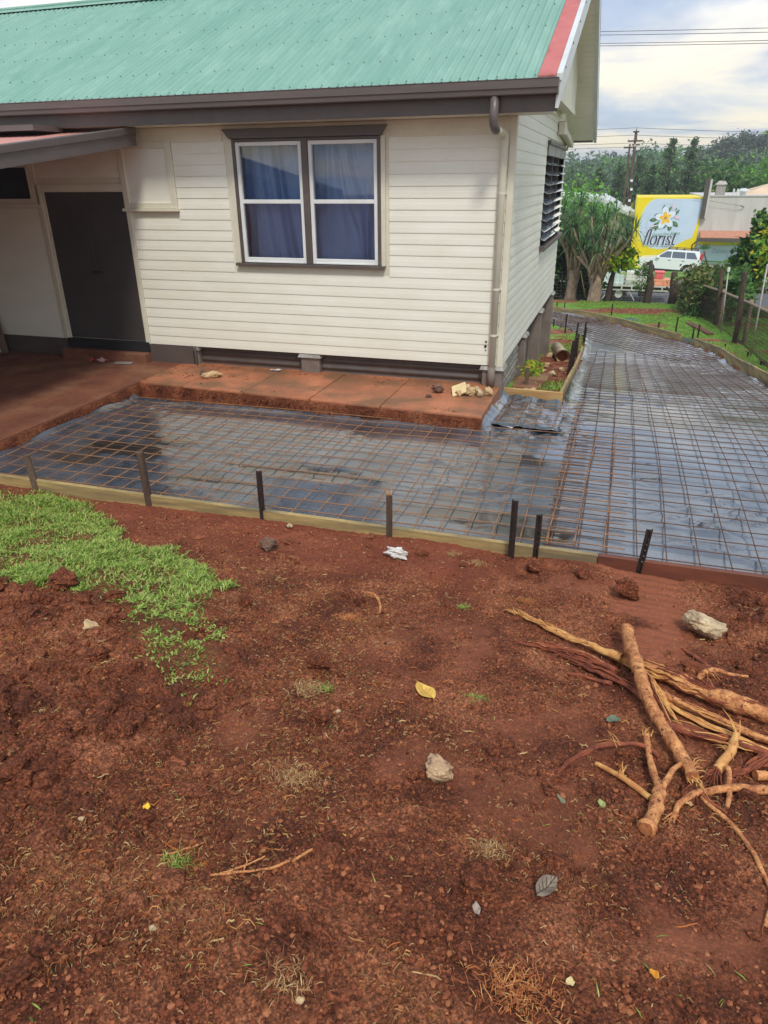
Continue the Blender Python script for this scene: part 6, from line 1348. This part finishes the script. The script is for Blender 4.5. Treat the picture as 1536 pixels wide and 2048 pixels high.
# ================================================================== BRANCH PILE
def wob(pts, n, amp, seed, lift=None):
    """resample and roughen a path that lies on the soil; z is height above the soil"""
    P = [Vector(p) for p in pts]; segl = [0]
    for i in range(len(P)-1): segl.append(segl[-1]+(P[i+1]-P[i]).length)
    o = []
    for k in range(n):
        s = segl[-1]*k/(n-1); i = max(j for j in range(len(P)) if segl[j] <= s+1e-9); i = min(i, len(P)-2); f = (s-segl[i])/max(1e-9, segl[i+1]-segl[i])
        p0, p1, p2, p3 = P[max(i-1, 0)], P[i], P[i+1], P[min(i+2, len(P)-1)]
        q = .5*((2*p1)+(p2-p0)*f+(2*p0-5*p1+4*p2-p3)*f*f+(3*p1-p0-3*p2+p3)*f**3)
        e = amp*(1 if 0 < k < n-1 else .3)
        q = q+Vector((float(vn(np.array([k*.7]), np.array([seed*1.3]), seed)[0])*e, float(vn(np.array([k*.7]), np.array([seed*2.9]), seed+1)[0])*e, 0)); q.z = sz1(q.x, q.y)+q.z; o.append(q)
    return o
def stick(name, label, pts, r0, r1, m, seed, n=22, amp=.004, sides=12, ends=True, cat='branch', group='torn branches heaped on the soil', parent=None, jit=.09):
    if sides >= 12: n = int(n*1.6); jit = max(jit, .12)
    P = wob(pts, n, amp*(1 if sides < 12 else .6), seed); b = MB(); rng = random.Random(seed); rs = []
    for i in range(n):
        f = i/(n-1); rs.append((r0+(r1-r0)*f)*(1+.15*float(vn(np.array([i*.75]), np.array([seed*.7]), seed+5)[0])))
    b.tube(P, rs, sides, False, jit, rng); o = b.build(name, M[m], parent, True)
    if parent is None: tag(o, label, cat, group)
    if ends:
        for k, (p, q, rr) in enumerate(((P[0], P[1], rs[0]), (P[-1], P[-2], rs[-1]))):
            e = MB(); dv = (p-q).normalized(); e.tube([p-dv*.004, p+dv*.0015], [rr*.97, rr*.9], sides); e.build('cut_end', M['endgrain'], o)
    return o, P
def fibres(parent, p, d, n, L_, r_, m, seed, spread=.45, curve=.3):
    rng = random.Random(seed); b = MB(); d = Vector(d).normalized()
    for k in range(n):
        v = (d+Vector((rng.gauss(0, spread), rng.gauss(0, spread), rng.gauss(0, spread*.5)))).normalized(); l = L_*rng.uniform(.4, 1.1); p0 = Vector(p)+Vector((rng.gauss(0, .008), rng.gauss(0, .008), rng.gauss(0, .004)))
        q = [p0, p0+v*l*.5+Vector((0, 0, .01*rng.random())), p0+v*l+Vector((rng.gauss(0, curve*l*.4), rng.gauss(0, curve*l*.4), -.015))]
        for i in (1, 2):
            g_ = sz1(q[i].x, q[i].y)+.003
            if q[i].z < g_: q[i].z = g_
        b.tube(q, [r_, r_*.8, r_*.3], 4, False)
    b.build('frayed_fibre', M[m], parent, True)
def strands(parent, P, n, spread, r_, m, seed, taper=True):
    """loose parallel fibres along a path P, resting on or above the soil"""
    rng = random.Random(seed); b = MB(); k = len(P)
    for q in range(n):
        i0 = rng.randint(0, k//3); i1 = rng.randint(2*k//3, k-1); a = rng.random()*6.283; pts = []
        for i in range(i0, i1+1):
            f = i/(k-1); s_ = spread*(.55+.9*math.sin(math.pi*min(1, f*1.1)))*(.6+.5*rng.random()); d = (P[min(i+1, k-1)]-P[max(i-1, 0)]).normalized(); sd = Vector((-d.y, d.x, 0)).normalized()
            a += rng.uniform(-.25, .25); p = P[i]+sd*math.cos(a)*s_+Vector((0, 0, abs(math.sin(a))*s_*.8)); p.z = max(p.z, sz1(p.x, p.y)+.003); pts.append(p)
        b.tube(pts, [r_*(.35+.9*math.sin(math.pi*(i+.6)/(len(pts)+.4))) for i in range(len(pts))], 5, True, .2, rng)
    b.build('loose_strand', M[m], parent, True)
# long split log running out of the right side of the picture
log, LP = stick('split_log', 'thick orange split log running off to the right under the crossing stick', [(.20, 3.04, .03), (.33, 2.95, .035), (.50, 2.82, .042), (.67, 2.71, .05), (.86, 2.62, .05), (1.15, 2.5, .05), (1.5, 2.4, .05)], .026, .056, 'bark', 3, n=30, amp=.003, sides=16)
b = MB()
for k, (dx, dz, l0, l1) in enumerate([(.0, .018, 0, 13), (.014, .012, 2, 11), (-.016, .008, 1, 15), (-.028, -.004, 3, 17), (.024, 0, 0, 9), (-.010, .022, 4, 12)]):
    pts = [LP[int(i*1.6)]+Vector((dx*.6, dx+.002*i*.3, dz+.001*math.sin(i*.8+k))) for i in range(l0, l1)]; b.tube(pts, [.009*(1-.5*abs(2*i/max(1, len(pts)-1)-1)) for i in range(len(pts))], 5, True, .25)
b.build('split_sliver', M['splinter'], log, True); strands(log, LP[:22], 9, .032, .0042, 'splinter', 31); strands(log, LP[3:29], 6, .036, .004, 'bark2', 32)
b = MB()
for k, (dx, l0, l1) in enumerate([(.012, 2, 12), (-.012, 5, 15), (.0, 8, 16)]):
    pts = [LP[int(i*1.6)]+Vector((0, dx, .030+.0006*i)) for i in range(l0, l1)]; b.tube(pts, .0035, 4)
b.build('dark_split', M['bark2'], log, True)
# shredded top end to the upper left
sh, SPt = stick('bark_shred', 'long pale yellow shredded strip reaching to the upper left of the pile', [(-.31, 3.41, .012), (-.2, 3.32, .02), (-.08, 3.215, .028), (.04, 3.12, .035), (.14, 3.05, .04), (.25, 2.98, .05)], .006, .022, 'splinter', 4, n=22, amp=.003, sides=7, ends=False, jit=.3)
strands(sh, SPt, 11, .015, .0042, 'splinter', 3); strands(sh, SPt, 7, .016, .003, 'bark', 4); fibres(sh, SPt[0], (-1, .8, 0), 9, .10, .0028, 'splinter', 5, .25); 
for q in (4, 9, 13): fibres(sh, SPt[q], (-.9, .8, .05), 7, .16, .0026, 'splinter', 6+q, .16)
o, P_ = stick('bark_shred', 'dark red shredded bark strip just below the long yellow shred', [(-.24, 3.03, .01), (-.12, 3.03, .015), (0, 3.0, .02), (.12, 2.93, .025), (.22, 2.86, .02)], .006, .016, 'bark2', 7, n=18, amp=.006, sides=7, ends=False, jit=.3); strands(o, P_, 12, .02, .0036, 'bark2', 5); strands(o, P_, 4, .02, .003, 'bark', 6); fibres(o, P_[1], (-1, .1, 0), 10, .16, .003, 'bark2', 8, .2); fibres(o, P_[8], (-1, .2, 0), 10, .2, .003, 'bark2', 9, .2)
o, P_ = stick('bark_shred', 'second dark red bark strip trailing under the crossing stick', [(-.05, 2.96, .01), (.1, 2.86, .02), (.24, 2.74, .02), (.34, 2.62, .015)], .005, .014, 'bark2', 10, n=14, amp=.006, sides=7, ends=False, jit=.3); strands(o, P_, 10, .02, .0036, 'bark2', 7); fibres(o, P_[2], (-1, .25, 0), 8, .14, .0026, 'bark2', 11, .25)
o, P_ = stick('bark_shred', 'red peeled strip lying left of the crossing stick', [(.0, 2.78, .008), (.1, 2.755, .012), (.2, 2.73, .012)], .006, .010, 'bark2', 12, n=10, sides=6, ends=False, jit=.25)
# crossing stick
st, SP1 = stick('crossing_stick', 'thick tan stick lying across the top of the branch pile', [(.27, 3.32, .085), (.275, 3.12, .10), (.285, 2.93, .115), (.305, 2.72, .105), (.34, 2.53, .075), (.40, 2.35, .055), (.455, 2.20, .045), (.475, 2.10, .035)], .031, .024, 'bark', 14, n=30, amp=.003, sides=16)
fibres(st, SP1[-1], (.4, -1, 0), 14, .09, .003, 'splinter', 15, .5); fibres(st, SP1[-3], (.7, .5, .1), 12, .07, .0022, 'splinter', 16, .6)
# shredded fan right of the stick
for i, (lb, pts, r0, r1, m) in enumerate([('dark shredded strip fanning down beside the crossing stick', [(.31, 2.93, .05), (.34, 2.75, .06), (.385, 2.58, .04), (.43, 2.46, .02)], .015, .006, 'bark2'), ('pale shredded strip beside the dark fan', [(.32, 2.9, .055), (.37, 2.72, .055), (.43, 2.58, .03), (.46, 2.5, .015)], .012, .005, 'splinter'),
        ('tan curved branch lying just under the split log', [(.36, 2.72, .03), (.46, 2.64, .035), (.56, 2.58, .035), (.7, 2.50, .03), (.86, 2.46, .03)], .016, .015, 'bark'), ('dark peeled branch lying below the tan curved branch', [(.40, 2.45, .02), (.52, 2.42, .025), (.66, 2.40, .025), (.80, 2.38, .02)], .020, .016, 'bark2'),
        ('thin pale stick below the log at right', [(.38, 2.68, .02), (.55, 2.52, .02), (.72, 2.44, .02), (.83, 2.40, .015)], .009, .007, 'splinter')]):
    o, P_ = stick('torn_branch', lb, pts, r0, r1, m, 20+i, n=16, amp=.006, sides=9, ends=False, jit=.18); strands(o, P_, 5, r0*1.05, .0030, m, 80+i); strands(o, P_, 2, r0*1.1, .003, 'splinter', 90+i); fibres(o, P_[-1], tuple(P_[-1]-P_[-3]), 8, .10, .0026, m, 40+i, .35); fibres(o, P_[3], (-1, .5, .05), 5, .06, .002, m, 60+i, .5)
# curled shred on the log
o, P_ = stick('curled_bark', 'curled strip of bark standing up on the split log', [(.56, 2.80, .10), (.60, 2.83, .14), (.66, 2.86, .13), (.72, 2.87, .12), (.77, 2.86, .13)], .013, .006, 'bark', 30, n=12, amp=.008, sides=7, ends=False, jit=.25); fibres(o, P_[2], (.3, -.6, .2), 6, .12, .003, 'bark', 31, .5)
# forked stick
fk, FP = stick('forked_stick', 'forked tan stick with a sawn butt pointing towards us', [(.30, 1.76, .028), (.325, 1.83, .03), (.345, 1.92, .034), (.355, 1.98, .035)], .027, .023, 'bark', 50, n=12, amp=.002, sides=14)
f1, f1p = stick('fork_arm', '', [(.355, 1.97, .035), (.345, 2.07, .04), (.335, 2.18, .045), (.325, 2.30, .05)], .015, .011, 'bark', 51, n=12, sides=10, parent=fk, ends=False); f2_, f2p = stick('fork_arm', '', [(.36, 1.97, .035), (.385, 2.05, .045), (.42, 2.13, .05), (.455, 2.19, .045)], .012, .008, 'bark', 52, n=12, sides=9, parent=fk, ends=False)
fibres(fk, f1p[-1], (.3, 1, 0), 8, .07, .002, 'splinter', 53, .4)
o, P_ = stick('split_stave', 'pale yellow split stave left of the forked stick', [(.145, 2.095, .014), (.21, 2.05, .018), (.27, 2.0, .018), (.325, 1.945, .016)], .009, .013, 'splinter', 55, n=12, amp=.001, sides=6, jit=.12); fibres(o, P_[5], (-.1, 1, .25), 9, .075, .0026, 'splinter', 56, .3)
# root with red fibres
o, P_ = stick('red_root', 'arched red root with a frayed tip at the left of the pile', [(.0, 1.94, .004), (.035, 2.02, .02), (.09, 2.115, .03), (.16, 2.19, .035), (.24, 2.23, .04), (.31, 2.24, .045), (.37, 2.2, .04)], .004, .010, 'bark2', 58, n=20, amp=.004, sides=8, ends=False, jit=.15); strands(o, P_, 8, .007, .0022, 'bark2', 34); fibres(o, P_[2], (-.5, -1, 0), 9, .09, .002, 'bark2', 59, .3); fibres(o, P_[13], (-1, .1, .1), 10, .07, .002, 'splinter', 60, .5)
# broken bundle right of centre
o, P_ = stick('frayed_bundle', 'pale frayed bundle with a brown brush end at the right of the pile', [(.66, 2.42, .06), (.635, 2.33, .05), (.60, 2.25, .035), (.565, 2.19, .03)], .014, .020, 'splinter', 62, n=12, amp=.004, sides=8, jit=.2); fibres(o, P_[-1], (-.5, -1, 0), 26, .13, .0028, 'bark2', 63, .4); fibres(o, P_[0], (-.2, 1, .3), 8, .10, .003, 'splinter', 64, .3); fibres(o, P_[5], (-1, .3, .2), 12, .06, .002, 'splinter', 65, .6)
o, P_ = stick('torn_branch', 'dark torn branch with a small sawn knot at the right edge of the pile', [(.66, 2.23, .012), (.72, 2.29, .02), (.80, 2.36, .03), (.9, 2.42, .03)], .012, .024, 'bark2', 67, n=12, amp=.005, sides=9, jit=.2); strands(o, P_, 10, .02, .004, 'bark2', 33); fibres(o, P_[0], (-1, -.6, 0), 14, .10, .003, 'bark2', 68, .3)
e_, _p = stick('knot_stub', '', [(.70, 2.215, .02), (.735, 2.225, .022), (.76, 2.24, .025)], .019, .017, 'bark', 69, n=6, sides=10, parent=o)
# lower right branches
o, P_ = stick('peeled_branch', 'peeled orange branch entering from the right edge and splitting into a claw', [(1.0, 2.19, .03), (.85, 2.16, .03), (.73, 2.13, .03), (.62, 2.10, .03), (.545, 2.07, .025), (.48, 2.03, .02), (.42, 1.96, .012), (.395, 1.87, .006)], .021, .008, 'bark', 71, n=24, amp=.004, sides=12, ends=False, jit=.1); fibres(o, P_[-3], (-.5, -1, 0), 9, .12, .0036, 'bark', 72, .25); fibres(o, P_[10], (.1, -1, -.1), 5, .07, .002, 'bark2', 73, .4)
o, P_ = stick('thin_twig', 'thin red twig crossing under the peeled branch', [(.46, 2.11, .02), (.49, 2.04, .02), (.53, 1.99, .02), (.57, 1.955, .015)], .008, .006, 'bark2', 75, n=10, amp=.004, sides=7, ends=False); fibres(o, P_[2], (.1, -1, .1), 4, .1, .003, 'bark2', 76, .3)
o, P_ = stick('thin_twig', 'short upright brown stub beside the peeled branch at right', [(.60, 2.19, .05), (.595, 2.10, .03), (.575, 1.99, .01)], .010, .007, 'bark', 77, n=8, sides=8)
o, P_ = stick('curved_root', 'long curved orange root trailing down the right edge of the soil', [(.50, 2.02, .012), (.535, 1.965, .012), (.585, 1.89, .012), (.615, 1.80, .012), (.635, 1.70, .012), (.64, 1.62, .012), (.62, 1.55, .010), (.598, 1.49, .005)], .009, .006, 'bark', 79, n=24, amp=.003, sides=9, ends=False, jit=.12); fibres(o, P_[-2], (-.3, -1, 0), 4, .06, .0024, 'bark2', 80, .15)
# small pieces
o, P_ = stick('orange_twig', 'orange bent shred of bark on the soil below the white scrap', [(-1.20, 3.36, .01), (-1.13, 3.33, .015), (-1.06, 3.22, .01), (-1.03, 3.11, .004)], .010, .006, 'bark', 82, n=12, amp=.003, sides=7, ends=False); fibres(o, P_[1], (1, -.6, .05), 4, .14, .004, 'bark', 83, .15)
o, P_ = stick('forked_twig', 'thin orange forked twig lying in the lower left foreground', [(-.92, 1.115, .004), (-.86, 1.135, .008), (-.79, 1.175, .010), (-.74, 1.195, .010), (-.69, 1.255, .010), (-.645, 1.33, .006)], .0035, .0045, 'bark', 84, n=18, amp=.002, sides=7, ends=False)
a_, _ = stick('twig_arm', '', [(-.86, 1.138, .007), (-.81, 1.19, .010), (-.775, 1.245, .008)], .0035, .0030, 'bark', 85, n=9, sides=6, parent=o, ends=False); a_, _ = stick('twig_arm', '', [(-.80, 1.168, .009), (-.815, 1.21, .010), (-.84, 1.235, .006)], .0025, .002, 'bark', 86, n=7, sides=6, parent=o, ends=False)
o, P_ = stick('brown_twig', 'short thin brown twig up left of the forked twig', [(-1.07, 1.145, .004), (-1.03, 1.17, .006), (-.97, 1.235, .006)], .0028, .002, 'bark', 87, n=8, sides=6, ends=False)
o, P_ = stick('dark_strip', 'dark red wood strip lying on the soil under the pale boulder', [(.56, 3.33, .01), (.64, 3.17, .015), (.70, 3.03, .01)], .008, .012, 'bark2', 88, n=10, amp=.006, sides=7, ends=False); fibres(o, P_[3], (.4, -1, 0), 5, .12, .003, 'bark2', 89, .2)
rock('soil_clod', 'long dark clod beside the red wood strip under the boulder', .62, 3.07, (.10, .04, .03), 'clod', 120, 'soil clod', rz=-.6, group='big clods of red soil')
# leaves
def leaf(label, x, y, l, w, ang, m, curl=.25, vein=None, tilt=0.0, name='fallen_leaf'):
    b = MB(); n = 13; rows = []; ca, sa = math.cos(ang), math.sin(ang); z = sz1(x, y)+.012
    for i in range(n):
        t = i/(n-1); wd = w*math.sin(math.pi*t**.85)**.8*(1 if 0 < i < n-1 else .02); row = []
        for j in range(7):
            u = j/3-1; px_ = (t-.5)*l; py_ = u*wd; zz2 = curl*(abs(u)**1.5*wd)+.10*l*(2*t-1)**2*curl*2+tilt*py_+.004*math.sin(9*t+u*2)
            row.append((x+px_*ca-py_*sa, y+px_*sa+py_*ca, z+zz2))
        rows.append(row)
    b.grid(rows); o = tag(b.build(name, m, None, True), label, 'leaf')
    if vein:
        v = MB(); v.tube([tuple(Vector(rows[i][3])+Vector((0, 0, .0015))) for i in range(n)]+[(x+(.5*l+.02)*ca, y+(.5*l+.02)*sa, z+.006)], .0012, 5)
        for i in range(2, n-2, 2):
            for s in (1, 5): v.tube([tuple(Vector(rows[i][3])+Vector((0, 0, .0015))), tuple(Vector(rows[min(i+2, n-1)][s])+Vector((0, 0, .0015)))], .0008, 4)
        v.build('vein', vein, o)
    return o
ML = lambda n, c, c2, **k: mat(n, c, .7, c2, scale=30, fine=.1, trans=.1, **k)
leaf('bright yellow fallen leaf in the middle of the soil', -.575, 2.345, .13, .040, 2.4, ML('yellow_leaf', lin(236, 196, 96), lin(206, 160, 76)), .22, ML('yellow_vein', lin(190, 150, 70), lin(180, 140, 66)), .2)
leaf('large grey dead leaf with dark veins in the lower right foreground', .02, 1.415, .090, .024, 1.0, ML('grey_leaf', lin(150, 132, 112), lin(116, 104, 92), dirt=lin(66, 56, 50), dirt_scale=24, dirt_lo=.5, dirt_hi=.7), .55, ML('dark_vein', lin(74, 64, 56), lin(60, 52, 46)), .25)
leaf('blue green leaf left of the crossing stick', .205, 2.41, .062, .020, .5, ML('blue_green_leaf', lin(112, 124, 100), lin(92, 104, 84)), .4)
leaf('tiny pale green leaf under the split stave', .165, 1.845, .035, .012, -.9, ML('pale_green_leaf', lin(170, 180, 110), lin(150, 160, 96)), .4)
leaf('small grey green leaf left of the tiny pale green leaf', .035, 1.83, .045, .008, -.8, ML('dull_leaf', lin(140, 146, 116), lin(120, 124, 100)), .4)
leaf('narrow grey leaf left below the big dead leaf', -.155, 1.27, .038, .011, -1.1, ML('silver_leaf', lin(178, 160, 144), lin(150, 134, 120)), .4)
leaf('small orange yellow leaf at the bottom right', .30, 1.235, .028, .010, -.5, ML('orange_leaf', lin(226, 158, 50), lin(200, 130, 40)), .5)
leaf('round cream petal at the bottom middle', .10, 1.135, .022, .011, .2, ML('cream_petal', lin(232, 214, 160), lin(216, 196, 140)), .4)
leaf('bright yellow petal beside a clod at lower left', -1.215, 1.30, .024, .012, .4, ML('yellow_petal', lin(250, 206, 70), lin(240, 190, 50)), .7)
leaf('tiny yellow petal right of the forked twig', -.585, 1.395, .015, .007, 1.2, ML('gold_petal', lin(246, 190, 60), lin(230, 170, 50)), .7)
leaf('cream oval seed leaf beside the peeled branch', .455, 1.975, .026, .009, -.2, ML('seed_leaf', lin(206, 168, 112), lin(190, 150, 96)), .4)
for i, (lb, x, y) in enumerate([('pink pebble in the lower left soil', -1.37, 1.19), ('small pale pebble left of the grass tongue', -1.98, 2.03), ('tiny pale pebble below the grass tongue', -1.80, 2.1), ('orange pebble at the bottom left', -.92, .92), ('pinkish stone at the bottom centre', -.50, .88), ('grey pebble by the yellow leaf', -.86, 2.05)]):
    rock('pebble', lb, x, y, (.012, .010, .008), ('rock_tan', 'rock')[i % 2], 140+i, 'pebble', sub=2)
bpy.context.view_layer.update()

# ------------------------------------------------------------------ thin humid air
hm = bpy.data.materials.new('humid_air'); hm.use_nodes = True; t = hm.node_tree; t.nodes.clear()
o = t.nodes.new('ShaderNodeOutputMaterial'); pv = t.nodes.new('ShaderNodeVolumePrincipled'); pv.inputs['Color'].default_value = (.86, .90, .94, 1); pv.inputs['Density'].default_value = 0.0010; pv.inputs['Anisotropy'].default_value = 0.2
t.links.new(pv.outputs[0], o.inputs['Volume'])
b = MB(); b.box(-410, 410, -66, 906, -8.5, 24); hz_ = b.build('haze', hm); tag(hz_, kind='stuff')
